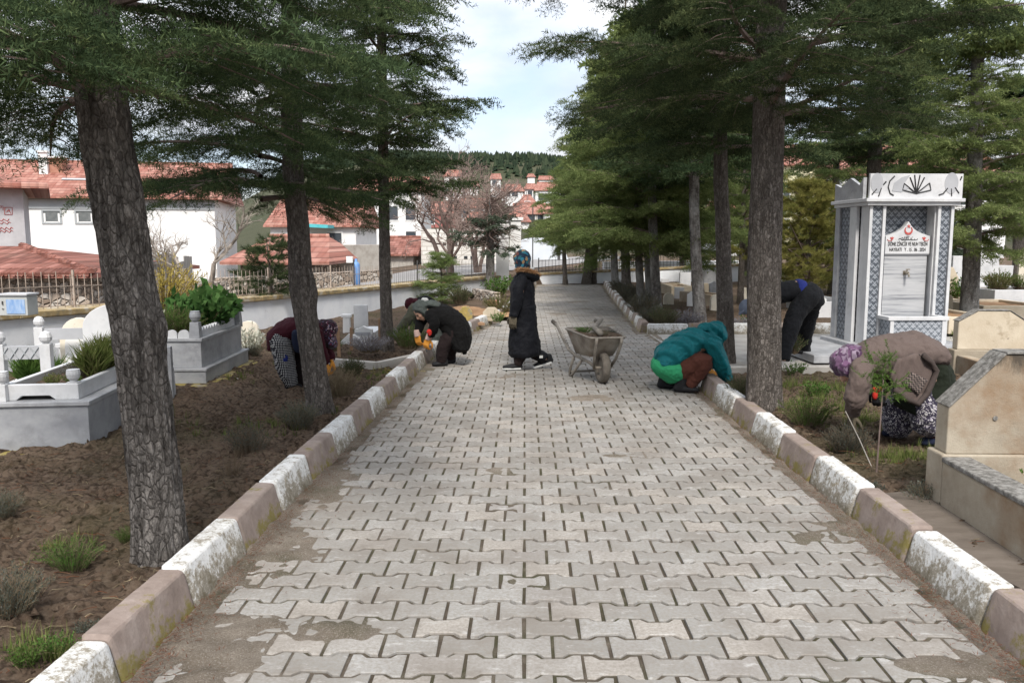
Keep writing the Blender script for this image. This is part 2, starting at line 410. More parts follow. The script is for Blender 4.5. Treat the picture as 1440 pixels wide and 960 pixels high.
    # --- metal etc.
    M['rust'] = simple('rusty_iron', [(.27, .21, .17), (.38, .31, .26), (.46, .40, .34)], 14, .8, .3, 60, metal=.1)
    M['iron'] = simple('dark_iron', [(.055, .055, .058), (.11, .105, .10)], 14, .6, .2, 60, metal=.4)
    M['barrow'] = simple('cement_stained_steel', [(.15, .12, .095), (.27, .235, .195), (.36, .33, .285)], 5, .75, .3, 40, metal=.15, stain=[((.24, .105, .06), 4, .60, .72), ((.44, .42, .38), 9, .64, .76)])
    M['barrow_tube'] = simple('muddy_steel_tube', [(.14, .12, .10), (.30, .27, .23)], 9, .75, .3, 40, metal=.1)
    M['rubber'] = simple('muddy_rubber', [(.07, .06, .05), (.20, .175, .145)], 8, .9, .6, 40)
    M['rubber_black'] = simple('black_rubber', [(.012, .012, .012), (.03, .03, .03)], 8, .6, .1, 40)
    M['wood_grey'] = simple('grey_boards', [(.20, .19, .18), (.33, .31, .295)], 6, .9, .4, 30, stretch=(4, 4, .6))
    M['stake'] = simple('wooden_stake', [(.28, .16, .09), (.40, .26, .16)], 6, .85, .3, 30, stretch=(4, 4, .6))
    M['white_paint'] = simple('white_paint', [(.68, .68, .67), (.76, .76, .75)], 4, .6, .05)
    M['cabinet'] = simple('grey_cabinet', [(.36, .37, .36), (.46, .47, .46)], 4, .6, .05)
    M['blue'] = simple('blue_plastic', [(.08, .20, .45), (.16, .30, .55)], 6, .5, .05)
    M['blue_panel'] = simple('faded_blue_panel', [(.14, .27, .52), (.38, .48, .62)], 9, .5, .05, stretch=(4, 4, 1))
    M['dark'] = simple('dark_interior', [(.018, .02, .022), (.035, .037, .04)], 3, .5, .02)
    n = N('window_glass'); M['glass'] = n.set(col=(.05, .06, .07), rough=.08, spec=.6)
    M['shade'] = simple('roller_blind', [(.10, .11, .11), (.17, .18, .18)], 5, .6, .05)
    M['red_paint'] = simple('red_paint', [(.40, .07, .06), (.48, .10, .085)], 6, .7, .05)
    M['black_paint'] = simple('black_paint', [(.012, .012, .013), (.03, .03, .03)], 6, .6, .05)
    M['grey_inlay'] = simple('grey_marble_inlay', [(.34, .345, .36), (.42, .425, .44)], 3, .5, .05)
    M['teal_sheet'] = simple('turquoise_sheet', [(.06, .36, .40), (.12, .48, .52)], 5, .6, .1)
    M['polytunnel'] = simple('polytunnel_film', [(.50, .53, .56), (.62, .65, .68)], .7, .5, .2, 5)
    M['brass'] = simple('brass_tap', [(.22, .19, .15), (.40, .36, .30)], 6, .35, .05, metal=.8)
    M['ochre_lichen'] = simple('lichen_covered_stone', [(.30, .28, .24), (.46, .34, .10), (.55, .42, .16)], 5, .95, .5, 40, contrast=(.38, .6))
    M['redsoil'] = simple('bare_red_earth', [(.22, .13, .07), (.33, .20, .11)], 3, .95, .6, 30)
    M['brick'] = simple('red_brick', [(.32, .15, .10), (.42, .22, .16)], 6, .9, .4, 30)
    # ornamental damask tile (fountain)
    def damask(name, lo, hi, k, thr):
        n = N(name); s3 = n.sep(n.n('TexCoord').outputs['Object'])
        u = n.math('ADD', s3[0], s3[1]); w = s3[2]
        U = n.math('MULTIPLY', u, k); W = n.math('MULTIPLY', w, k)
        def S(x): return n.math('SINE', x)
        def Cs(x): return n.math('COSINE', x)
        wav = n.math('MULTIPLY', Cs(n.math('MULTIPLY', U, 1.0)), 1.5)
        a = n.math('MULTIPLY', n.math('MULTIPLY', S(n.math('ADD', W, n.math('MULTIPLY', wav, .35))), Cs(U)), 1.2)
        b2 = n.math('MULTIPLY', S(n.math('ADD', n.math('MULTIPLY', W, 2.0), n.math('MULTIPLY', Cs(n.math('MULTIPLY', U, 2.0)), 1.6))), .6)
        c2 = n.math('MULTIPLY', Cs(n.math('MULTIPLY', U, 3.0)), n.math('MULTIPLY', S(n.math('MULTIPLY', W, 3.0)), .7))
        t = n.math('ADD', n.math('ADD', a, b2), c2)
        t = n.math('MULTIPLY_ADD', t, .4, .5)
        c = n.ramp(t, [(thr-.04, lo), (thr+.04, hi)])
        c = n.mix(n.ramp(n.noise(40, 4, .7), [(.55, 0.0), (.7, .4)]), c, lo)
        return n.set(col=c, rough=.3, spec=.45)
    M['damask'] = damask('damask_tile', (.07, .08, .095), (.27, .29, .32), 56, .55)
    M['damask_light'] = damask('damask_tile_light', (.13, .145, .165), (.36, .38, .41), 58, .46)
    # --- people
    n = N('skin'); c = n.ramp(n.noise(9, 4, .6), [(.3, (.36, .20, .135)), (.7, (.46, .275, .195))])
    M['skin'] = n.set(col=c, rough=.55, sub=.08)
    def cloth(name, a, b, rough=.9, bump=.6, scale=8, fine=220, sheen=.02):
        n = N(name); v = n.co()
        c = n.mix(n.noise(fine, 3, .7, v), a, b)
        fold = n.noise(scale, 3, .5, n.co((1, 1, .55)), .6)
        return n.set(col=c, rough=rough, spec=.15, sheen=sheen, normal=n.bump(n.noise(fine, 2, .6, v), .25, .003, n.bump(fold, bump, .04)))
    M['coat_black'] = cloth('black_padded_cloth', (.004, .0045, .0065), (.009, .0095, .013), .7)
    M['coat_wool'] = cloth('black_wool', (.003, .003, .0033), (.007, .0065, .0065))
    M['trouser_dark'] = cloth('dark_brown_trousers', (.012, .008, .008), (.024, .016, .016))
    M['trouser_black'] = cloth('charcoal_tracksuit', (.006, .0065, .008), (.012, .0125, .0145))
    M['olive'] = cloth('olive_jacket', (.055, .058, .042), (.10, .10, .075))
    M['green_scarf'] = cloth('grey_green_scarf', (.045, .055, .05), (.09, .10, .092))
    M['teal'] = cloth('teal_padded_jacket', (.004, .10, .115), (.010, .155, .17), .55, .7, 9)
    tm = M['teal'].node_tree; bs = tm.nodes['Principled BSDF'].inputs['Normal']; wv = tm.nodes.new('ShaderNodeTexWave'); wv.bands_direction = 'DIAGONAL'; wv.inputs['Scale'].default_value = 2.6; wv.inputs['Distortion'].default_value = 2.5; wv.inputs['Detail'].default_value = 1.0; wv.wave_profile = 'SIN'
    tcn = tm.nodes.new('ShaderNodeTexCoord'); tm.links.new(tcn.outputs['Object'], wv.inputs['Vector']); bn = tm.nodes.new('ShaderNodeBump'); bn.inputs['Strength'].default_value = .8; bn.inputs['Distance'].default_value = .05; tm.links.new(wv.outputs['Fac'], bn.inputs['Height']); tm.links.new(bs.links[0].from_socket, bn.inputs['Normal']); tm.links.new(bn.outputs[0], bs)
    M['bright_green'] = cloth('bright_green_jersey', (.025, .24, .10), (.045, .33, .15))
    M['rust_trouser'] = cloth('rust_brown_trousers', (.07, .024, .016), (.11, .042, .03))
    M['cardigan'] = cloth('taupe_knit', (.082, .060, .053), (.135, .104, .092), .95, .8, 6, 150)
    M['cardigan_trim'] = cloth('taupe_trim', (.045, .034, .030), (.07, .054, .048))
    M['vest'] = cloth('dark_green_vest', (.008, .011, .007), (.018, .022, .014))
    M['maroon'] = cloth('maroon_cardigan', (.03, .005, .009), (.055, .010, .016))
    M['navy'] = cloth('navy_cloth', (.010, .013, .028), (.02, .026, .05))
    M['royal'] = cloth('royal_blue_shirt', (.010, .016, .10), (.02, .03, .16))
    M['glove'] = cloth('orange_glove', (.48, .17, .02), (.62, .29, .05), .7)
    M['glove_cuff'] = cloth('pale_glove_cuff', (.42, .28, .24), (.52, .38, .33))
    M['glove_dark'] = cloth('camouflage_glove', (.03, .03, .022), (.16, .13, .09), .9, .3, 7, 40)
    M['red_cloth'] = cloth('red_cloth', (.40, .02, .015), (.50, .04, .03))
    M['greyblue'] = cloth('grey_blue_cap', (.10, .12, .16), (.16, .18, .23))
    M['shoe'] = cloth('black_shoe', (.010, .010, .011), (.025, .025, .027), .6, .2)
    M['sole'] = simple('white_sole', [(.5, .5, .48), (.65, .65, .63)], 8, .7, .1)
    M['hair'] = simple('dark_hair', [(.015, .012, .010), (.03, .024, .02)], 20, .6, .2)
    n = N('fur_trim'); tn = n.n('Attribute', attribute_name='tone').outputs['Fac']
    M['fur'] = n.set(col=n.ramp(tn, [(0., (.20, .09, .035)), (.5, (.44, .23, .10)), (1.0, (.62, .42, .25))]), rough=.7)
    def patterned(name, ground, blobs, scale, thr=.4, feature='F1', stretch=(1, 1, 1)):
        n = N(name); v = n.co(stretch)
        wob = n.n('VectorMath', {0: v, 1: n.n('VectorMath', {0: n.n('TexNoise', {'Vector': v, 'Scale': scale*.7, 'Detail': 2.0}).outputs['Color'], 'Scale': .06}, operation='SCALE').outputs[0]}, operation='ADD').outputs[0]
        vo = n.n('TexVoronoi', {'Vector': wob, 'Scale': scale}, feature=feature)
        idx = n.sep(vo.outputs['Color'])[0]
        c = n.ramp(idx, [(i/len(blobs), b) for i, b in enumerate(blobs)], 'CONSTANT')
        mask = n.ramp(vo.outputs['Distance'], [(thr-.05, 1.0), (thr+.05, 0.0)])
        c = n.mix(mask, ground, c)
        return n.set(col=c, rough=.85, spec=.15, sheen=.2, normal=n.bump(n.noise(9, 3, .5), .5, .03))
    M['scarf_floral'] = patterned('floral_headscarf', (.012, .03, .055), [(.02, .12, .20), (.035, .19, .27), (.015, .04, .07), (.34, .22, .12), (.03, .14, .17), (.14, .05, .04), (.01, .02, .03)], 20, .55)
    M['scarf_purple'] = patterned('purple_headscarf', (.06, .028, .06), [(.12, .06, .115), (.22, .17, .22), (.07, .03, .07), (.13, .07, .125), (.035, .015, .035), (.15, .11, .15)], 30, .6, stretch=(1, 1, .45))
    M['scarf_rose'] = patterned('rose_headscarf', (.025, .010, .016), [(.18, .03, .07), (.06, .015, .03), (.36, .26, .28), (.09, .02, .05), (.10, .09, .16)], 38, .42)
    M['print_white'] = patterned('white_print_cotton', (.035, .03, .05), [(.48, .46, .47), (.34, .31, .36), (.52, .50, .50)], 55, .40)
    n = N('dotted_cotton'); s3 = n.sep(n.n('TexCoord').outputs['Object'])
    a = n.math('SINE', n.math('MULTIPLY', n.math('ADD', s3[0], n.math('ADD', s3[1], s3[2])), 170.)); b = n.math('SINE', n.math('MULTIPLY', n.math('SUBTRACT', n.math('ADD', s3[0], s3[1]), s3[2]), 170.))
    M['dotted'] = n.set(col=n.ramp(n.math('MULTIPLY_ADD', n.math('MULTIPLY', a, b), .5, .5), [(.62, (.012, .012, .018)), (.74, (.45, .44, .42))]), rough=.9)
    n = N('cable_knit_patch'); s3 = n.sep(n.n('TexCoord').outputs['Object'])
    a = n.math('SINE', n.math('ADD', n.math('MULTIPLY', n.math('ADD', s3[0], s3[2]), 190.), n.math('MULTIPLY', n.math('SINE', n.math('MULTIPLY', n.math('SUBTRACT', s3[0], s3[2]), 190.)), 1.6)))
    M['cable'] = n.set(col=n.ramp(n.math('MULTIPLY_ADD', a, .5, .5), [(.4, (.018, .014, .013)), (.6, (.15, .115, .10))]), rough=.9)
mk_materials()
# ================================================================== SETTING
SOILZ = 0.10
def sstep(a, b, x):
    t = np.clip((np.asarray(x, dtype=float)-a)/(b-a), 0, 1); return t*t*(3-2*t)
# path edges (base of the kerb on the road side, z = 0)
LB = [G(277, 852), G(408, 711), G(551, 564), G(603, 510), G(655, 473), G(713, 445), G(742, 412), G(757, 399)]
RB = [G(1385, 893), G(1192, 727), G(1003, 567), G(982, 546)]
RB2 = [G(900, 469), G(880, 445), G(860, 420), G(848, 402)]
def extend_near(pts, y):
    a, b = pts[0], pts[1]; t = (y-a.y)/(b.y-a.y)
    return [Vector((a.x+(b.x-a.x)*t, y, 0))]+pts
LB = extend_near(LB, 0.8); RB = extend_near(RB, 0.8)
RALL = RB+RB2
def edge_x(pts, y):
    return np.interp(y, [p.y for p in pts], [p.x for p in pts])
PATH_END = G(800, 399).y
KERB_END_Y = RB[-1].y; CORNER_Y = RB2[0].y

# boundary wall line (x as function of y), from its foot
WA, WB = G(367, 463, SOILZ), G(690, 409, SOILZ)
def wall_x(y): return WA.x+(WB.x-WA.x)*(np.asarray(y, dtype=float)-WA.y)/(WB.y-WA.y)
WEND = WB.y+(WB.y-WA.y)*.07
wdir = Vector((WB.x-WA.x, WB.y-WA.y, 0)).normalized()
wnor = Vector((-wdir.y, wdir.x, 0))          # pointing out (left)
FARY = G(800, 397, SOILZ).y+1.2              # the end wall across
def outside_d(x, y):
    d1 = (np.asarray(x)-WA.x)*wnor.x+(np.asarray(y)-WA.y)*wnor.y
    d2 = np.asarray(y)-FARY
    return np.maximum(d1, d2)-.26
def terr(x, y):
    x = np.asarray(x, dtype=float); y = np.asarray(y, dtype=float)
    d = outside_d(x, y); r = np.sqrt(x*x+y*y); u = x/np.maximum(y, 1.0)
    left = sstep(-.08, -.32, u)
    out = .48-left*(sstep(.8, 9, d)*1.25+sstep(10, 60, d)*1.2)
    A = .22+.78*sstep(-.42, -.2, u)-.18*sstep(.03, .14, u)
    ramp = np.clip(r-90, 0, None)*.10+np.clip(r-220, 0, None)*.009
    ramp = np.where(r > 610, ramp-(r-610)*.16, ramp)
    ramp = np.where(y > 0, ramp, 0)
    out = out+A*np.maximum(ramp, -20)+sstep(120, 300, r)*vnoise(x*.012, y*.012)*5*A
    return np.where(d > 0, out, SOILZ)

# ---- ground sheet
def geo(a, b, first, grow):
    out = [a]; s = first
    while out[-1] < b: out.append(out[-1]+s); s *= grow
    return out
ys = np.array(sorted(set(np.round(np.concatenate([-np.array(geo(-1.4, 2500, .3, 1.4)), np.arange(1.4, 8, .035), np.arange(8, 13, .06), np.array(geo(13, 2600, .09, 1.035))]), 4))))
xs = np.concatenate([-np.array(geo(5.2, 2500, .06, 1.07))[::-1], np.arange(-5.15, -1.3, .04), np.arange(-1.3, 1.8, .2), np.arange(1.8, 4.4, .04), np.array(geo(4.4, 2500, .06, 1.07))])
xs = np.unique(np.round(xs, 4))
X, Y = np.meshgrid(xs, ys)
def soil_h(X, Y):
    clod = fbm(X*8, Y*8, 0.3, 4); mid = fbm(X*1.6, Y*1.6, 4.0, 3)
    near = 1-sstep(9, 22, Y)
    h = mid*.045+near*(np.maximum(clod, -.25)*.075)
    h = h+near*np.maximum(fbm(X*19, Y*19, 7.7, 2)-.08, 0)*.075
    return h
Z = terr(X, Y)
ins = outside_d(X, Y) <= 0
lx = edge_x(LB, Y); rx = edge_x(RALL, Y)
onpath = (X > lx-.16) & (X < rx+.16) & (Y < PATH_END+.2) & ins
side = (X > 1.8) & (X < 14) & (Y > KERB_END_Y+.75) & (Y < CORNER_Y+.12)
gap = (Y > KERB_END_Y-.02) & (Y < KERB_END_Y+.76) & (X < rx+.3) & (X > 0)
Z = np.where(ins & ~onpath, Z+soil_h(X, Y)-.01, Z)
Z = np.where(onpath | (side & ins) | (gap & (X > lx)), -.08, Z)
nx = len(xs); ny = len(ys)
idx = np.arange(nx*ny).reshape(ny, nx)
F = np.stack([idx[:-1, :-1].ravel(), idx[:-1, 1:].ravel(), idx[1:, 1:].ravel(), idx[1:, :-1].ravel()], 1)
ground = np_mesh('ground', np.stack([X.ravel(), Y.ravel(), Z.ravel()], 1), F, M['soil'], smooth=True)
tag(ground, kind='structure')
def gz(x, y):
    """height of the soil at a spot"""
    return float(terr(x, y)+(soil_h(np.array([float(x)]), np.array([float(y)]))[0]-.01 if outside_d(x, y) <= 0 else 0))

# ---- paved path: every paver is real geometry with its own tone
PL, PW, PJ = .24, .166, .016
def build_path():
    V = []; F8 = []; tone = []
    a = .0155; k0, k1 = .052, .082       # bone shape: wide ends, narrow waist
    dirx = Vector((.0155, 1, 0)).normalized(); right = Vector((dirx.y, -dirx.x, 0))
    h = PL/2-PJ*.5; w = PW/2-PJ*.42
    prof = [(-h, -w-a+.001), (-k1, -w-a), (-k0, -w+a), (k0, -w+a), (k1, -w-a), (h, -w-a+.001), (h, w+a-.001), (k1, w+a), (k0, w-a), (-k0, w-a), (-k1, w+a), (-h, w+a-.001)]
    # ends lie over neighbours' waists: keep a hair inside so that no faces meet
    prof = np.array(prof)
    n = len(prof)
    rows = int(PATH_END/PW)+2
    rr = np.random.default_rng(5)
    quads = []; tq = []; tops = []; tt = []
    nv = 0
    for r in range(4, rows):
        v0 = r*PW
        off = (r % 2)*PL/2
        y0 = v0
        x0, x1 = float(edge_x(LB, y0)), float(edge_x(RALL, y0))
        if KERB_END_Y+.1 < y0 < CORNER_Y-.05: x1 = 2.45
        for c in range(int((x0-.3)/PL)-1, int((x1+.3)/PL)+2):
            u = c*PL+off
            p = right*u+dirx*v0
            lo, hi = float(edge_x(LB, p.y)), float(edge_x(RALL, p.y))
            if KERB_END_Y+.1 < p.y < CORNER_Y-.05: hi = 2.5
            half = 0
            if p.x-h < lo+.07 or p.x+h > hi-.05: 
                # half paver at the edge
                if lo+.05 < p.x+h*.45 and p.x-h < lo+.07: half = 1
                elif hi-.05 > p.x-h*.45 and p.x+h > hi-.05: half = -1
                else: continue
            if p.y > PATH_END-.05: continue
            q = prof.copy()
            if half == 1: q[:, 0] = np.maximum(q[:, 0], lo+.06-p.x+rr.random()*.05)
            if half == -1: q[:, 0] = np.minimum(q[:, 0], hi-.05-p.x-rr.random()*.05)
            ang = rr.normal(0, .009)
            ca, sa = math.cos(ang), math.sin(ang)
            q = q+rr.normal(0, .0012, q.shape)
            q = np.stack([q[:, 0]*ca-q[:, 1]*sa, q[:, 0]*sa+q[:, 1]*ca], 1)
            dz = rr.normal(0, .0022); tx, ty = rr.normal(0, .008), rr.normal(0, .01)
            sc_in = np.array([1-.010/PL*1.6, 1-.010/PW*1.6])
            rings = []
            for (s_, z_) in ((1, -.04), (1, -.003), (None, 0.0)):
                qq = q if s_ else q*sc_in
                zz = z_+dz+qq[:, 0]*tx+qq[:, 1]*ty
                P = np.stack([p.x+right.x*qq[:, 0]+dirx.x*qq[:, 1], p.y+right.y*qq[:, 0]+dirx.y*qq[:, 1], zz], 1)
                rings.append(P)
            V.append(np.concatenate(rings))
            t = rr.random()
            for k in range(2):
                for i in range(n):
                    j = (i+1) % n
                    quads.append((nv+k*n+i, nv+k*n+j, nv+(k+1)*n+j, nv+(k+1)*n+i)); tq.append(t)
            b = nv+2*n
            # top split into three quads + caps
            for q4 in ((0, 1, 10, 11), (1, 2, 9, 10), (2, 3, 8, 9), (3, 4, 7, 8), (4, 5, 6, 7)):
                quads.append(tuple(b+i for i in q4)); tq.append(t)
            nv += 3*n
    o = np_mesh('path', np.concatenate(V), np.array(quads), M['paver'], attr={'tone': tq})
    tag(o, kind='structure')
    # sand bed in the joints, banked up over the pavers at the edges
    yy = np.concatenate([np.arange(.7, 9, .03), np.arange(9, PATH_END+.1, .08)])
    uu = np.linspace(0, 1, 130)
    L = edge_x(LB, yy)-.02; R = edge_x(RALL, yy)+.02
    mid = (yy > KERB_END_Y) & (yy < CORNER_Y)
    R = np.where(mid, 2.6, R)
    Xp = L[:, None]+(R-L)[:, None]*uu[None, :]; Yp = np.repeat(yy[:, None], len(uu), 1)
    dl = Xp-L[:, None]; dr = R[:, None]-Xp
    nz = fbm(Xp*3.2, Yp*3.2, 1.5, 4); n2 = fbm(Xp*14, Yp*14, 2.2, 3); n3 = fbm(Xp*.9, Yp*.9, 8.0, 2)
    bank = np.exp(-dl/.14)*.015*(1+nz*1.6+n3*1.1+n2*.6)+np.exp(-dr/.10)*.018*(1+nz*1.6+n2*.6)
    patch = np.maximum(fbm(Xp*1.1, Yp*1.7, 31.0, 4)-.38, 0)*.08+n2*.003
    Zp = -.0095+np.maximum(bank, 0)+np.minimum(patch, .014)+n2*.0035
    # the larger drift of sand near the left kerb in front
    for (cx, cy, sx, sy, hh) in ((G(430, 885).x, G(430, 885).y, .30, .10, .030), (G(300, 925).x, G(300, 925).y, .22, .30, .022), (G(400, 770).x, G(400, 770).y, .17, .25, .02), (G(460, 690).x, G(460, 690).y, .16, .35, .016)):
        Zp += hh*np.exp(-((Xp-cx)/sx)**2-((Yp-cy)/sy)**2)*(1+nz*1.2+n2*.6)
    ii = np.arange(Xp.size).reshape(Xp.shape)
    Fq = np.stack([ii[:-1, :-1].ravel(), ii[:-1, 1:].ravel(), ii[1:, 1:].ravel(), ii[1:, :-1].ravel()], 1)
    o = np_mesh('path_sand', np.stack([Xp.ravel(), Yp.ravel(), Zp.ravel()], 1), Fq, M['dirt'], smooth=True)
    tag(o, kind='structure')
build_path()

# side path going right, and a slab beside the near grave
m = MB(); m.b2((2.5, KERB_END_Y+.8, -.1), (13.5, CORNER_Y+.05, .004)); tag(m.build('side_path', M['sidepave']), kind='structure')
def sheet(name, poly, z, mat, th=.05):
    m = MB(); n = len(poly)
    m.add([(p[0], p[1], z) for p in poly]+[(p[0], p[1], z-th) for p in poly], [tuple(range(n)), tuple(reversed(range(n, 2*n)))]+[(i, i+n, (i+1) % n+n, (i+1) % n) for i in range(n)])
    return tag(m.build(name, mat), kind='structure')

# ---- kerb stones: each one a thing
ORD = ['first', 'second', 'third', 'fourth', 'fifth', 'sixth', 'seventh', 'eighth', 'ninth', 'tenth', 'eleventh', 'twelfth', 'thirteenth', 'fourteenth', 'fifteenth', 'sixteenth', 'seventeenth', 'eighteenth', 'nineteenth', 'twentieth', 'twenty-first', 'twenty-second', 'twenty-third', 'twenty-fourth', 'twenty-fifth', 'twenty-sixth', 'twenty-seventh', 'twenty-eighth', 'twenty-ninth', 'thirtieth', 'thirty-first', 'thirty-second', 'thirty-third', 'thirty-fourth', 'thirty-fifth', 'thirty-sixth', 'thirty-seventh', 'thirty-eighth', 'thirty-ninth', 'fortieth']
def kerb_mesh(L, seed, mat):
    """profile across: road face sloping, rough edges"""
    rr = np.random.default_rng(seed)
    prof = [(-.004, -.10), (.0, .01), (.024, .09), (.048, .172), (.053, .186), (.062, .194), (.075, .197), (.13, .199), (.178, .197), (.186, .190), (.188, .175), (.19, -.10)]
    prof = np.array(prof); ns = 36; n = len(prof)
    V = []
    for i in range(ns+1):
        s = i/ns*L
        e = .010 if i in (0, ns) else 0.0
        P = prof.copy()
        c = np.array([.09, .06]); 
        if e: P = c+(P-c)*(1-e/.09)
        V.append(np.stack([P[:, 0]*.88, np.full(n, s), P[:, 1]], 1))
    V = np.concatenate(V)
    nzx = fbm(V[:, 1]*9+seed*3.1, V[:, 2]*9, V[:, 0]*9, 3)*.002+fbm(V[:, 1]*34+seed*1.7, V[:, 2]*34, V[:, 0]*34, 2)*.0018; nzz = fbm(V[:, 1]*9+seed*5.1+40, V[:, 0]*9, V[:, 2]*9, 3)*.002+fbm(V[:, 1]*31+seed*2.3, V[:, 0]*31, V[:, 2]*31, 2)*.0022
    V[:, 0] += nzx; V[:, 2] += nzz
    F = []
    for i in range(ns):
        for k in range(n-1):
            a = i*n+k; F.append((a, a+n, a+n+1, a+1))
    return V, F, n, ns
_kerb_cache = {}
def kerb_run(base, side, L, phase, first_white, where, tail, start=None):
    """base: polyline of the road-side foot; side +1: stone body lies to +normal. Returns stones"""
    pts = [Vector((p[0], p[1], 0)) for p in base]
    cum = [0]
    for i in range(1, len(pts)): cum.append(cum[-1]+(pts[i]-pts[i-1]).length)
    def P(s):
        for i in range(1, len(pts)):
            if s <= cum[i] or i == len(pts)-1:
                t = (s-cum[i-1])/(cum[i]-cum[i-1]); return pts[i-1].lerp(pts[i], t)
    s = phase; k = 0; cnt = {0: 0, 1: 0}
    while s+L*.6 < cum[-1]:
        a, b = P(s), P(min(s+L, cum[-1]))
        d = (b-a); ln = d.length; d.normalize()
        white = (k % 2 == 0) == first_white
        key = (white, side, k % 4)
        mat = M['kerb_white'] if white else M['kerb_brown']
        vis = a.y > 1.6 or b.y > 2.2
        if key not in _kerb_cache:
            V, F, n, ns = kerb_mesh(L-.012, k+side*7+20, mat)
            W = V.copy(); W[:, 0] *= -1 if side < 0 else 1
            mb = MB(); mb.add([tuple(v) for v in W], F); mb.add([], [])
            mb.f.append(tuple(range(n))); mb.f.append(tuple(range(ns*n, ns*n+n))); mb.m += [0, 0]
            o = mb.build('kerb_stone', mat, smooth=True)
            o.data.set_sharp_from_angle(angle=.42)
            _kerb_cache[key] = o
            fresh = True
        else:
            o = _kerb_cache[key].copy(); COL.objects.link(o); fresh = False
        col = 'white' if white else 'brown'
        o.location = (a.x, a.y, rnd.uniform(-.006, .006))
        o.rotation_euler = (rnd.uniform(-.008, .008), 0, math.atan2(d.y, d.x)-PI/2+rnd.uniform(-.012, .012))
        o.scale = (1, (ln)/L, 1)
        w = ORD[cnt[white]]; cnt[white] += 1
        tag(o, f'{w} {col} kerb stone {where}, counting from {tail}', 'kerb stone', f'{col} kerb stones {where}')
        s += L; k += 1
# left run: boundary b/w at px(275,853) is a far end of a brown stone
def arc_to(base, pt):
    c = 0
    for i in range(1, len(base)):
        a, b = base[i-1], base[i]
        if a.y <= pt.y <= b.y: return c+(pt-a).length
        c += (b-a).length
    return c
sL = arc_to(LB, G(275, 853)); LL = .685
nb = int(sL/LL); ph = sL-nb*LL
kerb_run(LB, -1, LL, ph, (nb % 2 == 0), 'along the left path edge', 'the camera')
sR = arc_to(RB, G(1192, 727)); LR = .735
nb = int(sR/LR); ph = sR-nb*LR
kerb_run(RB, 1, LR, ph, (nb % 2 == 0), 'along the near right path edge', 'the camera')
kerb_run(RB2, 1, .7, .15, False, 'along the far right path edge', 'the bed corner')
# kerb of the bed across the side path
c0 = RB2[0]
kerb_run([Vector((c0.x+.12, c0.y, 0)), Vector((11.0, c0.y+.25, 0))], 1, .74, 0, True, 'along the side path', 'the bed corner')
kerb_run([G(760, 398.5), G(846, 398.5)], 1, .9, 0, True, 'across the far path end', 'the left')
# ---- low concrete borders of the beds
def border(pts, w, z0, z1, label, seg=1.0, name='concrete_border'):
    m = MB()
    for i in range(len(pts)-1):
        a, b = Vector(pts[i]), Vector(pts[i+1]); d = b-a; L = d.length; k = max(1, int(L/seg))
        for j in range(k):
            c = a+d*((j+.5)/k); m.box((c.x, c.y, (z0+z1)/2), (L/k-.008, w, z1-z0), math.atan2(d.y, d.x)+rnd.uniform(-.01, .01))
    return tag(m.build(name, M['concrete'], bevel=.008), label, 'border')
pa, pb, pc = G(592, 506, .1), G(530, 520, .1), G(462, 514, .1)
border([(pa.x, pa.y, 0), (pb.x, pb.y, 0), (pc.x, pc.y, 0)], .08, 0, .2, 'low concrete border round the silvery plant bed left of the path', .9)
pd = G(458, 497, .1)
border([(pc.x-.05, pc.y+.1, 0), (pd.x-.2, pd.y+.6, 0)], .08, 0, .2, 'short concrete border end beside the wooden stakes', .9)
ya = KERB_END_Y+.55
border([(RB[-1].x+.35, ya, 0), (G(1200, 520).x+1.2, ya+.12, 0)], .12, -.02, .17, 'low pale concrete border in front of the black-trousered person', 1.1)

# ---- boundary walls
def wall_run(name, pts, tops, th, label, zb=-.3, cap=True):
    m = MB(); cp = MB()
    for i in range(len(pts)-1):
        a, b = pts[i], pts[i+1]; d = (b-a); n = Vector((-d.y, d.x, 0)).normalized()
        vs = []
        for (p, t) in ((a, tops[i]), (b, tops[i+1])):
            for (o_, z) in ((0, zb), (th, zb), (th, t-.09), (0, t-.09)): vs.append((p.x+n.x*o_, p.y+n.y*o_, z))
        q = [(0, 1, 2, 3), (4, 7, 6, 5), (0, 4, 5, 1), (1, 5, 6, 2), (2, 6, 7, 3), (3, 7, 4, 0)]
        m.add(vs, q)
        vs = []
        for (p, t) in ((a, tops[i]), (b, tops[i+1])):
            for (o_, z) in ((-.05, t-.088), (th+.12, t-.088), (th+.12, t), (-.05, t)): vs.append((p.x+n.x*o_, p.y+n.y*o_, z))
        cp.add(vs, q)
    o = m.build(name, M['white_wall']); tag(o, label, 'wall')
    if cap: cp.build('coping', M['wall_cap'], o, bevel=.015)
    return o
def wp(y): return Vector((float(wall_x(y)), y, 0))
wy = [6.5, 10.2, WA.y, 20, WB.y, WEND]
wt = [.86, .82, .70, .64, .58, .56]
wall_run('boundary_wall', [wp(y) for y in wy], wt, .5, 'long whitewashed boundary wall with ochre coping left of the path')
def wtop(y): return float(np.interp(y, wy, wt))
fa, fb = Vector((G(752, 399).x-.15, FARY-.5, 0)), Vector((9.5, FARY-.3, 0))
wall_run('boundary_wall', [fa, fb], [.42, .80], .5, 'stained whitewashed wall across the far end of the path')

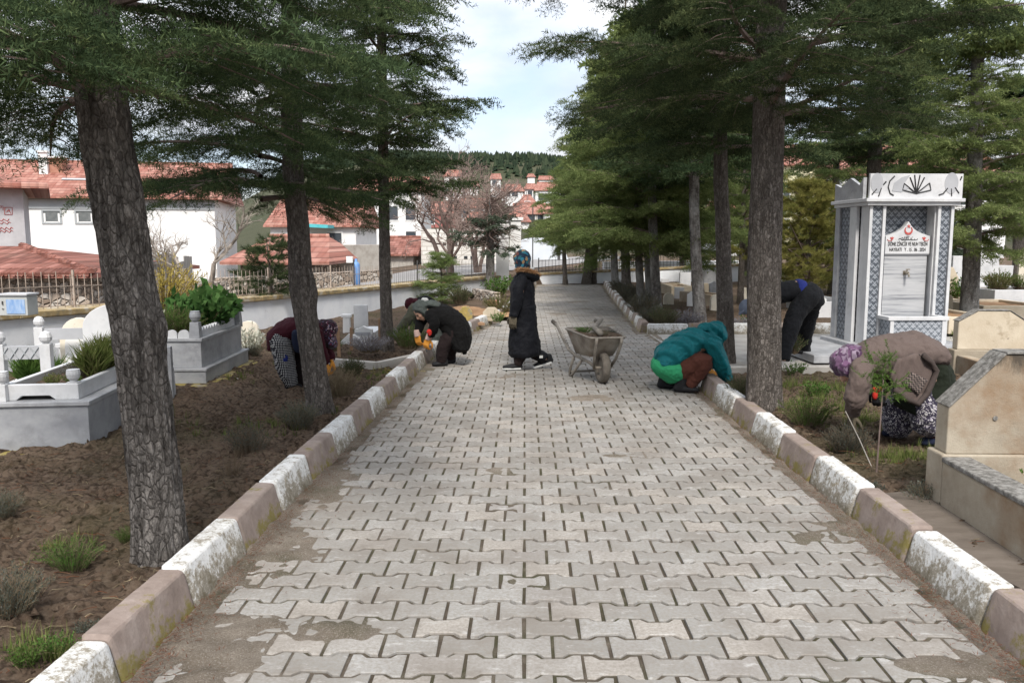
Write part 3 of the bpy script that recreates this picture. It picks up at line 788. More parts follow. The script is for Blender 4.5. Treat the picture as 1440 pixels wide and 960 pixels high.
def fence(name, y0, y1, mat, h, label, step=.115, post=1.9, off=.18, rail=(.06, .62)):
    root = thing(name, label, 'fence', (float(wall_x(y0)), y0, wtop(y0)))
    base = root.location.copy()
    L = (wp(y1)-wp(y0)).length; k = int(L/step)
    m = MB(); pts = []
    for i in range(k+1):
        y = y0+(y1-y0)*i/k; p = wp(y)+wnor*off
        z = wtop(y)
        hh = h*rnd.uniform(.93, 1.05)
        m.box((p.x-base.x+rnd.uniform(-.006, .006), p.y-base.y, z-base.z+hh/2), (.008, .008, hh), 0)
    for rz in rail:
        m.tube([wp(y)+wnor*off+Vector((0, 0, wtop(y)+h*rz))-base for y in np.linspace(y0, y1, 8)], .0075, 4)
    m.build('bars', mat, root)
    npst = int(L/post)
    for i in range(npst+1):
        y = y0+(y1-y0)*i/npst; p = wp(y)+wnor*off-base
        q = MB(); q.box((p.x, p.y, wtop(y)-base.z+h*.54), (.028, .028, h*1.08)); q.build('post', mat, root)
    return root
fence('iron_fence', 7.0, 19.6, M['rust'], .47, 'rusty bar fence on the nearer stretch of the white wall')
fence('iron_fence', 19.75, WEND-.1, M['iron'], .52, 'dark iron railing on the farther stretch of the white wall', .115, 1.6)
# fence on the end wall
def end_fence():
    root = thing('iron_fence', 'thin grey railing on the wall across the far end', 'fence', (fa.x+.3, fa.y+.12, .42))
    n = 60; m = MB()
    for i in range(n+1):
        t = i/n; m.box((t*8.0, t*.2, t*.37+.26), (.014, .014, .52))
    for z in (.08, .48): m.tube([(0, 0, z), (8.0, .2, z+.37)], .012, 4)
    m.build('bars', M['iron'], root)
    for t in (0, .25, .5, .75, 1):
        q = MB(); q.box((t*8.0, t*.2, t*.37+.3), (.04, .04, .6)); q.build('post', M['iron'], root)
end_fence()
# wooden-looking gate pillars at the end of the left wall
def gate():
    p = wp(WEND)+Vector((.1, .3, 0))
    root = thing('gate_pillar', 'tall white gate pillar with flat cap behind the walking woman', 'gate pillar', (p.x, p.y, 0))
    m = MB(); m.box((.0, .0, 1.05), (.42, .42, 2.5)); m.build('shaft', M['plaster'], root, bevel=.01)
    m = MB(); m.box((.42, .15, 1.6), (.38, .3, 1.5)); m.box((.42, .15, 2.40), (.52, .4, .1)); m.build('side_pier', M['plaster'], root, bevel=.01)
    m = MB(); m.box((0, 0, 2.36), (.54, .54, .12)); m.build('cap', M['plaster_grey'], root, bevel=.01)
gate()

# ---- outside: road, hill forest
def road():
    V = []; F = []
    ysr = np.linspace(12, 62, 60); us = np.linspace(0, 1, 8)
    for i, y in enumerate(ysr):
        for u in us:
            off = 1.6+u*(4.5 if y < 30 else 4.5)
            p = wp(min(y, 200)) + wnor*off
            V.append((p.x, p.y, float(terr(p.x, p.y))+.03))
    n = len(us); ii = np.arange(len(V)).reshape(-1, n)
    Fq = np.stack([ii[:-1, :-1].ravel(), ii[:-1, 1:].ravel(), ii[1:, 1:].ravel(), ii[1:, :-1].ravel()], 1)
    tag(np_mesh('road', np.array(V), Fq, M['asphalt'], smooth=True), kind='structure')
road()
# ================================================================== VEGETATION
def unit(v): return v/np.maximum(np.linalg.norm(v, axis=-1, keepdims=True), 1e-9)
def needles_on(p0, p1, spacing, nl, nw, rr, per=2, up=.35, fwd=.6, spread=1.0):
    """triangles (n,3,3) along a twig"""
    L = np.linalg.norm(p1-p0); k = max(2, int(L/spacing))
    t = (np.arange(k*per)//per+rr.random(k*per))/k
    d = (p1-p0)/L
    P = p0+(p1-p0)*t[:, None]
    r = rr.normal(0, 1, (len(t), 3))*spread; r = r-(r@d)[:, None]*d
    D = unit(unit(r)+d*fwd+np.array([0, 0, up]))
    W = unit(np.cross(D, rr.normal(0, 1, D.shape)))*nw/2
    ln = nl*rr.uniform(.7, 1.15, (len(t), 1))
    return np.stack([P-W, P+W, P+D*ln], 1)
def spray_template(seed, L=.32, pairs=5, spacing=.014, nl=.042, nw=.0075, per=2, droop=.2, up=.35):
    rr = np.random.default_rng(seed); T = []
    ax = lambda t: np.array([L*t, 0, -droop*L*t*t])
    for i in range(3): T.append(needles_on(ax(i/3), ax((i+1)/3), spacing, nl, nw, rr, per, up))
    for i in range(pairs):
        t = .12+.8*i/pairs
        for s in (-1, 1):
            l = L*.5*(1-.65*t)*rr.uniform(.75, 1.2); a = s*rr.uniform(.75, 1.15)
            b = ax(t); e = b+np.array([math.cos(a)*l, math.sin(a)*l, rr.normal(-.05, .12)*l])
            T.append(needles_on(b, e, spacing, nl, nw, rr, per, up))
    return np.concatenate(T)
SPR = {
 'hi': [spray_template(i, spacing=.0145, nl=.036, nw=.0062) for i in range(6)],
 'mid': [spray_template(20+i, pairs=4, spacing=.026, nl=.055, nw=.013) for i in range(6)],
 'lo': [spray_template(40+i, pairs=3, spacing=.06, nl=.10, nw=.034, per=2) for i in range(5)],
}
print({k: len(v[0]) for k, v in SPR.items()})
def tube_tris(pts, r0, r1, n=4):
    pts = np.asarray(pts, float); k = len(pts)
    d = unit(np.gradient(pts, axis=0)); ref = np.array([0.31, .17, .93])
    u = unit(np.cross(d, ref)); w = np.cross(d, u)
    a = np.arange(n)*2*PI/n; r = np.linspace(r0, r1, k)[:, None, None]
    R = pts[:, None]+(u[:, None]*np.cos(a)[None, :, None]+w[:, None]*np.sin(a)[None, :, None])*r
    A = R[:-1]; B = R[1:]; A2 = np.roll(A, -1, 1); B2 = np.roll(B, -1, 1)
    return np.concatenate([np.stack([A, A2, B2], 2).reshape(-1, 3, 3), np.stack([A, B2, B], 2).reshape(-1, 3, 3)])
def crown_mesh(name, seed, z0, z1, R0, whorl=.34, per=5, tip=.25, prof=.8, elev=(4, 26), droop=.22, lod='hi', lod_hi_z=None, zcut=99, spray=.32, sdens=.12, bdens=.20, mat='needle', parent=None, rise=None, side_len=.40, keep=None, skirt=1.0):
    rr = np.random.default_rng(seed)
    inst = {}     # (lod, variant) -> list of transforms
    wood = []
    z = z0
    while z < z1:
        f = (z-z0)/(z1-z0)
        R = R0*(1-f)**prof+tip
        if f < .12: R *= skirt+(1-skirt)*f/.12
        k = per if z < zcut else max(3, per-1)
        a0 = rr.random()*2*PI
        for j in range(k):
            az = a0+2*PI*j/k+rr.normal(0, .22); h = z+rr.uniform(-.14, .14)
            Rl = R*rr.uniform(.72, 1.12)
            if keep is not None and not keep(az, h): continue
            el = math.radians(rr.uniform(*elev)+20*f); dr = droop*rr.uniform(.6, 1.3)*(1-.5*f)
            ca, sa = math.cos(az), math.sin(az)
            wig = rr.normal(0, .05)
            def P(t): 
                rad = Rl*t; lat = wig*Rl*math.sin(t*PI*1.2)
                return np.array([ca*rad-sa*lat, sa*rad+ca*lat, h+Rl*(math.sin(el)*t-dr*t*t)])
            ld = lod if z < zcut else 'lo'
            sl = spray*(1.0 if ld != 'lo' else 1.5)
            bd = bdens*(1.0 if ld != 'lo' else 1.7); sd = sdens*(1.0 if ld != 'lo' else 2.0)
            pts = [P(t) for t in np.linspace(0, 1, 9)]
            wood.append(tube_tris(pts, .013*Rl+.008, .004, 5 if ld != 'lo' else 3))
            nb = max(3, int(Rl/bd)); 
            for b in range(nb+1):
                t = .10+.90*(b+rr.uniform(-.3, .3))/nb; t = min(max(t, .06), .99)
                for s in (-1, 1):
                    if t > .97 and s == 1: continue
                    l = side_len*Rl*(1-t)**.75*min(1, .35+t*1.6)*rr.uniform(.6, 1.15)+.10
                    a = az+s*rr.uniform(.7, 1.15)*(1-.35*t)
                    if t > .93: a = az+rr.normal(0, .15)
                    p = P(t); bz = rr.normal(.02, .10)
                    cb, sb = math.cos(a), math.sin(a)
                    Q = lambda q: p+np.array([cb*l*q, sb*l*q, l*(bz*q-.22*q*q)])
                    if l > .25: wood.append(tube_tris([Q(0), Q(.5), Q(1)], .006, .002, 3))
                    ns = max(1, int(l/sd))
                    for q in range(ns):
                        qq = (q+rr.random())/ns
                        c = Q(qq)
                        for s2 in (-1, 1):
                            aa = a+s2*rr.uniform(.35, 1.0)
                            inst.setdefault((ld, rr.integers(0, 5)), []).append((*c, aa, rr.normal(-.12, .22), rr.normal(0, .4), sl/.32*rr.uniform(.6, 1.1)*(1-.25*qq), t))
                    c = Q(1.0)
                    inst.setdefault((ld, rr.integers(0, 5)), []).append((*(Q(.92)), a+rr.normal(0, .2), rr.normal(-.08, .2), rr.normal(0, .4), sl/.32*rr.uniform(.7, 1.1), t))
        z += whorl*(1 if z < zcut else 1.35)*rr.uniform(.75, 1.2)
    # leader
    T = []; tone = []
    for (ld, vi), lst in inst.items():
        tpl = SPR[ld][vi % len(SPR[ld])]
        A = np.array(lst); yaw, pit, rol, sc = A[:, 3], A[:, 4], A[:, 5], A[:, 6]
        cy, sy, cp, sp, cr, sr = np.cos(yaw), np.sin(yaw), np.cos(pit), np.sin(pit), np.cos(rol), np.sin(rol)
        X_ = np.stack([cy*cp, sy*cp, sp], 1)
        Yb = np.stack([-sy, cy, 0*cy], 1); Zb = np.cross(X_, Yb)
        Y_ = Yb*cr[:, None]+Zb*sr[:, None]; Z_ = np.cross(X_, Y_)
        Rm = np.stack([X_, Y_, Z_], 2)*sc[:, None, None]
        V = np.einsum('nij,tkj->ntki', Rm, tpl)+A[:, None, None, :3]
        T.append(V.reshape(-1, 3, 3).astype(np.float32))
        tt = rr.random(len(A))*.55+.05
        tn = np.clip(tt[:, None]+rr.normal(.12, .16, (len(A), len(tpl))), 0, 1)
        tone.append(tn.ravel())
    T = np.concatenate(T); tone = np.concatenate(tone)
    W = np.concatenate(wood)
    allT = np.concatenate([T, W.astype(np.float32)])
    mi = np.concatenate([np.zeros(len(T), int), np.ones(len(W), int)])
    o = np_mesh(name, allT.reshape(-1, 3), np.arange(len(allT)*3).reshape(-1, 3), [M[mat], M['twig']], parent, mi, attr={'tone': np.concatenate([tone, np.full(len(W), .5)])})
    return o
def trunk_mesh(pts, rads, mat, parent, n=36, seg=.05, rough=.012, flare=1.35, seed=0, bumps=()):
    """pts: list of (x,y,z) relative; rads same length"""
    P = np.array(pts, float); z = P[:, 2]
    zz = np.arange(z[0]-.12, z[-1], seg)
    cx = np.interp(zz, z, P[:, 0]); cy = np.interp(zz, z, P[:, 1]); r = np.interp(zz, z, rads)
    # soften the knots
    for _ in range(3):
        for a in (cx, cy, r): a[1:-1] = (a[:-2]+2*a[1:-1]+a[2:])/4
    r = r*(1+(flare-1)*np.exp(-np.maximum(zz-z[0], 0)/.17))
    th = np.arange(n)*2*PI/n
    A, Zg = np.meshgrid(th, zz)
    nx_, ny_ = np.cos(A), np.sin(A)
    d = fbm(nx_*3.5+seed, ny_*3.5, Zg*2.2, 3)*rough*1.3
    ridge = 1-np.abs(fbm(nx_*7+seed*3, ny_*7, Zg*5.0, 2))*2
    d = d+ridge*rough*.8
    R = r[:, None]+d
    for (zb, ab, amp, sz, sa) in bumps: R = R+amp*np.exp(-((Zg-zb)/sz)**2-((np.angle(np.exp(1j*(A-ab))))/sa)**2)
    R = R*(1+.09*np.exp(-np.maximum(Zg-z[0], 0)/.16)*np.sin(A*5+seed))
    V = np.stack([cx[:, None]+nx_*R, cy[:, None]+ny_*R, Zg], 2).reshape(-1, 3)
    m, k = len(zz), n
    ii = np.arange(m*k).reshape(m, k); jj = np.roll(ii, -1, 1)
    F = np.stack([ii[:-1].ravel(), jj[:-1].ravel(), jj[1:].ravel(), ii[1:].ravel()], 1)
    return np_mesh('trunk', V, F, M[mat], parent, smooth=True)
def tree(name, label, base, pxpts, r0, H, mat, crown, group='conifers lining the path', xoff=0.0, n=24, seg=.08, rough=.01, seed=0, bumps=(), cat='tree', flare=1.2, toprad=.35, crown_off=None, cscale=1.0, crot=0.0, cz=0.0, zs=None):
    """base world point; pxpts: pixel points up the trunk axis (same depth)"""
    root = thing(name, label, cat, base, 0, group)
    pts = [(0, 0, 0)]; rads = [r0]
    for (px, py) in pxpts:
        w = at(px, py, base.y)-base; pts.append((w.x, 0, w.z)); rads.append(r0*(1-(1-toprad)*min(1, w.z/H)))
    lx_, lz_ = pts[-1][0], pts[-1][2]
    if lz_ < H*.95: pts.append((lx_+(crown_off or 0), 0, H)); rads.append(r0*.12)
    if mat: trunk_mesh(pts, rads, mat, root, n, seg, rough, flare, seed, bumps)
    if crown is not None:
        c = crown if crown.parent is None and crown.get('fresh') else None
        if c is not None: del c['fresh']; 
        else: c = crown.copy(); COL.objects.link(c)
        c.parent = root; zc = 2.6
        c.location = (float(np.interp(zc, [p[2] for p in pts], [p[0] for p in pts]))+xoff, 0, cz)
        c.rotation_euler = (0, 0, crot)
        c.scale = (cscale, cscale, zs or cscale)
    return root
def fresh(o): o['fresh'] = 1; return o

# --- the big cedars that frame the picture
CR_A = fresh(crown_mesh('crown', 101, 2.36, 6.2, 1.35, whorl=.36, per=5, zcut=4.2, lod='hi', prof=.6, elev=(4, 22), droop=.2, sdens=.125, bdens=.18, spray=.33))
CR_R1 = fresh(crown_mesh('crown', 202, 2.80, 7.4, 2.35, whorl=.47, per=5, zcut=4.6, lod='hi', prof=.45, elev=(4, 20), droop=.15, skirt=.8, sdens=.14, bdens=.21, spray=.36, side_len=.36))
CR_L2 = fresh(crown_mesh('crown', 303, 2.1, 7.0, 1.2, whorl=.37, per=5, zcut=4.4, lod='hi', prof=.8, elev=(-2, 20), droop=.27, sdens=.13, bdens=.19, spray=.33))
CR_L3 = fresh(crown_mesh('crown', 404, 2.25, 8.6, 1.32, whorl=.38, per=5, zcut=6.0, lod='mid', prof=1.0, elev=(8, 26), droop=.16, skirt=.7, sdens=.13, bdens=.20, spray=.34))
CR_F = fresh(crown_mesh('crown', 505, 1.65, 6.6, 1.95, whorl=.43, per=5, zcut=5.6, lod='mid', prof=.75, elev=(2, 30), droop=.3, sdens=.16, bdens=.24, spray=.40, mat='needle_lit'))
CR_Fd = fresh(crown_mesh('crown', 606, 3.0, 7.4, 1.45, whorl=.40, per=5, zcut=5.6, lod='mid', prof=.75, elev=(4, 22), droop=.2, sdens=.16, bdens=.24, spray=.40, mat='needle'))
def B(px, py): p = G(px, py, SOILZ); return p
def base(px, py, dz=0.0):
    p = G(px, py, SOILZ); p.z = gz(p.x, p.y)+dz if False else SOILZ-.02+dz; return p
tree('cedar_tree', 'large leaning cedar with thick plated trunk in the left foreground bed', base(225, 783), [(220, 690), (206, 560), (188, 430), (168, 300), (150, 200), (138, 100), (128, 0), (122, -150)], .112, 6.6, 'bark', CR_A, n=72, seg=.022, rough=.013, seed=1, bumps=[(1.20, -.3, .045, .12, .6)], toprad=.85, crot=.3, flare=1.2)
tree('cedar_tree', 'cedar with a bulge halfway up its trunk, leaning beside the maroon-clad person', base(452, 582), [(440, 500), (424, 410), (420, 330), (412, 250), (410, 100)], .11, 7.0, 'bark_fine', CR_L2, n=48, seg=.035, rough=.010, seed=2, bumps=[(1.15, .0, .045, .13, .7)], crot=1.0, xoff=-.30)
tree('cedar_tree', 'slender dark-trunked cedar standing in the silvery plant bed', base(545, 493), [(542, 400), (540, 300), (538, 150), (536, 0)], .088, 8.4, 'bark_fine', CR_L3, n=24, seg=.06, rough=.008, seed=3, crot=2.0)
tree('cedar_tree', 'big spreading cedar with straight scaly trunk beside the teal jacket', base(1074, 576), [(1075, 500), (1074, 400), (1077, 300), (1080, 200), (1084, 50)], .155, 7.6, 'bark_fine', CR_R1, n=64, seg=.03, rough=.010, seed=4, flare=1.12, toprad=.6, crot=.55)
tree('cedar_tree', 'dark upright cedar trunk directly behind the teal hood', base(1021, 500), [(1019, 420), (1017, 330), (1013, 240), (1012, 0)], .112, 7.6, 'bark_fine', CR_Fd, n=28, seg=.06, seed=5, crot=1.4)
tree('cedar_tree', 'grey mottled cedar trunk at the side path kerb', base(985, 452), [(980, 380), (976, 300), (976, 200), (976, 60)], .115, 7.6, 'bark_pale', CR_Fd, n=24, seg=.07, seed=6, crot=3.3)
tree('cedar_tree', 'palest straight cedar trunk in the row beside the far kerb', base(925, 441), [(921, 380), (918, 320), (916, 200)], .108, 8.0, 'bark_pale', CR_F, n=20, seg=.08, seed=7, crot=.2)
tree('cedar_tree', 'second pale trunk in the row, just left of the palest one', base(913, 428), [(911, 380), (909, 330), (908, 200)], .085, 8.3, 'bark_pale', CR_F, n=20, seg=.08, seed=8, crot=2.4)
tree('cedar_tree', 'pale leaning cedar trunk with a darker stem close behind it', base(902, 432), [(899, 380), (897, 330), (896, 200)], .095, 8.0, 'bark_pale', CR_F, n=20, seg=.08, seed=9, crot=4.0)
tree('cedar_tree', 'stout brown flared trunk in the middle of the far row', base(881, 414), [(880, 380), (878, 330), (876, 240)], .14, 8.6, 'bark_fine', CR_F, n=20, seg=.1, seed=10, crot=5.2, cscale=1.12)
tree('cedar_tree', 'dim grey trunk nearest the far kerb of the path', base(866, 405), [(864, 380), (863, 330), (863, 240)], .125, 8.2, 'bark_pale', CR_F, n=16, seg=.1, seed=11, crot=1.1, cscale=1.1)
tree('cedar_tree', 'thick brown tree at the far end with low green boughs', base(825, 396), [(826, 380), (829, 350), (830, 280)], .17, 7.2, 'bark_fine', CR_F, n=16, seg=.1, seed=12, crot=2.9, cscale=1.0, cz=.35, zs=.85)
tree('cedar_tree', 'brown trunk close right of the thick tree at the path end', base(835, 395.5), [(836, 375), (837, 345), (838, 280)], .12, 7.6, 'bark_fine', CR_F, n=16, seg=.1, seed=13, crot=.9, cscale=.95, cz=.3)
tree('cedar_tree', 'thin young trunk in front of the end wall behind the walker', base(795, 397), [(794, 375), (793, 350), (793, 300)], .09, 4.2, 'bark_fine', CR_F, n=12, seg=.1, seed=14, crot=.4, cscale=.42, cz=.7, zs=.45)
tree('cedar_tree', 'light green cedar right of the fountain with mottled trunk', base(1362, 452), [(1366, 380), (1369, 300), (1372, 200), (1375, 60)], .17, 8.2, 'bark_pale', CR_F, n=28, seg=.07, seed=15, crot=3.7, cscale=.95)
# background conifers on the right
def bgtree(label, px, py_base, Y, r0, H, crown, cs, crot, mat='bark_fine', zs=None, cz=0.0, name='cedar_tree', grp='conifers among the graves on the right'):
    p = at(px, py_base, Y); p.z = SOILZ-.05
    return tree(name, label, p, [(px, 340), (px+2, 280)], r0, H, mat, crown, grp, n=12, seg=.15, seed=int(px) % 17, cscale=cs, crot=crot, zs=zs, cz=cz)
bgtree('broad dark cedar behind the fountain right of its mottled neighbour', 1432, 400, 30, .2, 9, CR_Fd, 1.35, .6, zs=1.0)
bgtree('dark cedar filling the gap behind the fountain crest', 1265, 400, 27, .2, 9.5, CR_Fd, 1.2, 2.6)
bgtree('light green cedar seen between the big trunk and the fountain', 1172, 400, 25, .15, 7, CR_F, .95, 4.4, cz=-1.0)
bgtree('green cedar seen between the two dark trunks near the teal jacket', 1046, 400, 30, .15, 8, CR_F, 1.05, 1.9, cz=-.4)
bgtree('green cedar behind the mottled trunk of the side path', 960, 400, 34, .15, 8.5, CR_F, 1.15, 5.0, cz=-.5)
bgtree('shaded cedar behind the spreading one at the top right', 1225, 400, 20, .2, 10, CR_Fd, 1.1, .1, zs=1.05, cz=.6)

# young trees
def young(label, px, py, H, R, seed, mat='needle', z0=.25, per=6, whorl=.16, name='young_cedar', lod='mid', spray=.20, sd=.10, bd=.14, r0=.03, elev=(5, 25), droop=.25, group=None, side_len=.4, zg=None):
    b = base(px, py)
    if zg is not None: b.z = zg
    root = thing(name, label, 'young tree', b, 0, group)
    crown_mesh('crown', seed, z0, H, R, whorl=whorl, per=per, tip=.08, prof=.9, elev=elev, droop=droop, lod=lod, spray=spray, sdens=sd, bdens=bd, mat=mat, parent=root, side_len=side_len)
    trunk_mesh([(0, 0, 0), (.02, 0, H*.5), (0, 0, H*1.02)], [r0, r0*.6, .006], 'bark_fine', root, 8, .08, .002, 1.2, seed)
    return root
young('small layered blue-green fir growing before the white wall', 620, 427, 1.22, .52, 71, 'needle_lit', whorl=.22, z0=.2, name='young_fir', spray=.24, sd=.14, bd=.17, r0=.04, per=5)
# yellowish pine right of the big trunk: long needles in tufts
SPR['tuft'] = []
for i in range(5):
    rr_ = np.random.default_rng(900+i)
    SPR['tuft'].append(np.concatenate([needles_on(np.array([0., 0, 0]), np.array([.22, 0, .03]), .012, .13, .010, rr_, 3, .3, .9), needles_on(np.array([.12, 0, 0]), np.array([.25, 0, .08]), .02, .11, .010, rr_, 3, .4, .9)]))
def pine(label, px, py, H, R, seed, mat, z0, per, whorl, r0, Y=None, elev=(20, 45), sp=.32, lean=0.0, bmat='bark_fine', sdens=.2, bdens=.26, group=None):
    b = base(px, py)
    if Y: b = at(px, py, Y); b.z = SOILZ-.03
    root = thing('young_pine', label, 'pine', b, 0, group)
    c = crown_mesh('crown', seed, z0, H, R, whorl=whorl, per=per, tip=.12, prof=.8, elev=elev, droop=.12, lod='tuft', spray=sp, sdens=sdens, bdens=bdens, mat=mat, parent=root, side_len=.3)
    trunk_mesh([(0, 0, 0), (lean*.5, 0, H*.5), (lean, 0, H*1.02)], [r0, r0*.7, .008], bmat, root, 10, .1, .004, 1.2, seed)
    c.location.x = lean*.6
    return root
pine('bushy yellowish pine behind the bending figure in black trousers', 1132, 455, 2.85, 1.5, 81, 'needle_yellow', .7, 6, .28, .09, Y=19.5)
pine('thin tall pine with reddish stem behind the dark trunks', 1041, 425, 4.5, 1.0, 82, 'needle_lit', 2.2, 4, .4, .085, Y=21, sp=.34)
pine('small sparse pine sapling in front of the white wall', 388, 458, 1.62, .55, 83, 'needle', .62, 3, .33, .028, sp=.30, lean=-.12, sdens=.22, bdens=.3, elev=(15, 40))
young('small dark fir behind the fountain column', 1337, 405, 2.2, .9, 84, 'needle_blue', zg=SOILZ, name='young_fir', spray=.34, sd=.16, bd=.22)

# --- bare deciduous trees
def bare_tree(label, b, H, r0, seed, twigmat, woodmat, stems=1, lean=0., spread=.55, depth=6, group='bare trees behind the white wall', twig_r=.006, shrink=.74, tag_name='bare_tree'):
    rr = np.random.default_rng(seed)
    root = thing(tag_name, label, 'tree', b, 0, group)
    big = []; fine = []
    def grow(p, d, L, r, lv):
        k = 4; pts = [p]
        dd = d.copy()
        for i in range(k):
            dd = unit(dd+rr.normal(0, .13, 3)+np.array([0, 0, .05])); pts.append(pts[-1]+dd*L/k)
        (big if lv < 3 else fine).append(tube_tris(pts, r, r*.68, 6 if lv < 2 else (4 if lv < 4 else 3)))
        if lv >= depth: return
        nch = 2 if lv < 1 else rr.integers(2, 5)
        for c in range(nch):
            q = rr.uniform(.45, 1.0) if c else 1.0
            i = min(int(q*k), k); s = pts[i]
            a = unit(rr.normal(0, 1, 3)); a = a-dd*(a@dd)
            nd = unit(dd+unit(a)*rr.uniform(.35, 1.0)*(spread/.55))
            grow(s, nd, L*shrink*rr.uniform(.7, 1.1), max(r*.62*rr.uniform(.8, 1.05), twig_r*.55), lv+1)
    for s in range(stems):
        a = s*2*PI/max(1, stems)+rr.random()
        d = unit(np.array([math.cos(a)*.32*(stems > 1)+lean, math.sin(a)*.32*(stems > 1), 1.0]))
        grow(np.array([math.cos(a)*.08*(stems > 1), math.sin(a)*.08*(stems > 1), -.05]), d, H*.30, r0, 0)
    Bg = np.concatenate(big); Fi = np.concatenate(fine)
    np_mesh('trunk', Bg.reshape(-1, 3), np.arange(len(Bg)*3).reshape(-1, 3), M[woodmat], root, smooth=False)
    np_mesh('crown', Fi.reshape(-1, 3), np.arange(len(Fi)*3).reshape(-1, 3), M[twigmat], root)
    return root
def outb(px, Y, dz=0.0):
    p = at(px, 338, Y); p.z = float(terr(p.x, p.y))-.05+dz; return p
bare_tree('many-stemmed bare tree with brownish twigs behind the dark railing', outb(632, 27.5), 4.9, .095, 3, 'twig_pink', 'twig', 4, 0., .72, 6, twig_r=.012)
bare_tree('bare pinkish-twigged tree right of the many-stemmed one', outb(672, 31), 5.4, .085, 5, 'twig_pink', 'twig', 3, .05, .8, 6, twig_r=.012)
bare_tree('pale grey bare tree behind the big-leaved grave', outb(278, 17.5), 3.4, .075, 9, 'branch_pale', 'branch_pale', 3, 0., .7, 5, twig_r=.008)
bare_tree('bare tree with tall thin branches by the white building', outb(215, 26), 4.4, .06, 12, 'twig', 'twig', 2, .1, .75, 5, twig_r=.007)
bare_tree('tall faint bare tree rising over the far roofs', outb(660, 60), 9.5, .2, 14, 'twig_pink', 'twig', 2, 0, .45, 6, twig_r=.012)
bare_tree('bare thorny tree beside the laundry behind the wall', outb(455, 30), 3.2, .12, 18, 'branch_pale', 'branch_pale', 2, 0, .8, 5, twig_r=.009)
# half-bare conifer with grey trunk before the wall
def mixed():
    b = base(689, 411); root = thing('dry_conifer', 'half-bare conifer with grey stem before the end of the white wall', 'tree', b)
    trunk_mesh([(0, 0, 0), (.02, 0, 1.5), (0, 0, 2.9)], [.14, .12, .02], 'bark_pale', root, 14, .1, .006, 1.2, 4)
    crown_mesh('crown', 91, 1.35, 2.5, .95, whorl=.36, per=4, tip=.2, prof=.8, lod='lo', spray=.2, sdens=.25, bdens=.3, mat='needle_blue', parent=root)
    rr = np.random.default_rng(4); fine = []
    for i in range(330):
        z = rr.uniform(1.3, 3.0); a = rr.random()*2*PI; L = 1.45*math.sqrt(max(.1, 1-((z-2.0)/1.35)**2))*rr.uniform(.4, 1)
        p0 = np.array([0, 0, z]); d = np.array([math.cos(a), math.sin(a), rr.uniform(-.1, .5)])
        pts = [p0]
        for k in range(4): d = unit(d+rr.normal(0, .3, 3)); pts.append(pts[-1]+d*L/4)
        fine.append(tube_tris(pts, .010, .005, 3))
    T = np.concatenate(fine); np_mesh('dry_twigs', T.reshape(-1, 3), np.arange(len(T)*3).reshape(-1, 3), M['twig_pink'], root)
mixed()

# --- low plants
def plant_tris(seed, stems, h, spread, leaf, lw, per_cm=1.0, droop=.2, bare=.15, up=.5, taper=.5, stemw=.003, fwd=.7):
    rr = np.random.default_rng(seed); L_ = []; W_ = []
    for s in range(stems):
        a = rr.random()*2*PI; rad = math.sqrt(rr.random())
        d = np.array([math.cos(a)*spread*rad*.35, math.sin(a)*spread*rad*.35, 0.])
        e = np.array([math.cos(a)*spread*rad, math.sin(a)*spread*rad, h*(1-.35*rad*rad)*rr.uniform(.65, 1.05)])
        mid = (d+e)/2+rr.normal(0, .04, 3)*h+np.array([0, 0, .12*h])
        W_.append(tube_tris([d, mid, e], stemw, stemw*.5, 3))
        for (p, q) in ((d+(mid-d)*bare*2, mid), (mid, e)):
            n_ = max(2, int(np.linalg.norm(q-p)*100*per_cm/3))
            L_.append(needles_on(p, q, np.linalg.norm(q-p)/n_, leaf, lw, rr, 3, up, fwd))
    return np.concatenate(L_), np.concatenate(W_)
def leaf_quads(T):
    """triangles -> diamond leaves (two triangles each)"""
    a, b, c = T[:, 0], T[:, 1], T[:, 2]
    base_ = (a+b)/2; w = (b-a)/2; mid = base_+(c-base_)*.45
    l, r_ = mid-w, mid+w
    return np.concatenate([np.stack([base_, r_, l], 1), np.stack([l, r_, c], 1)])
PLANT_MESH = {}
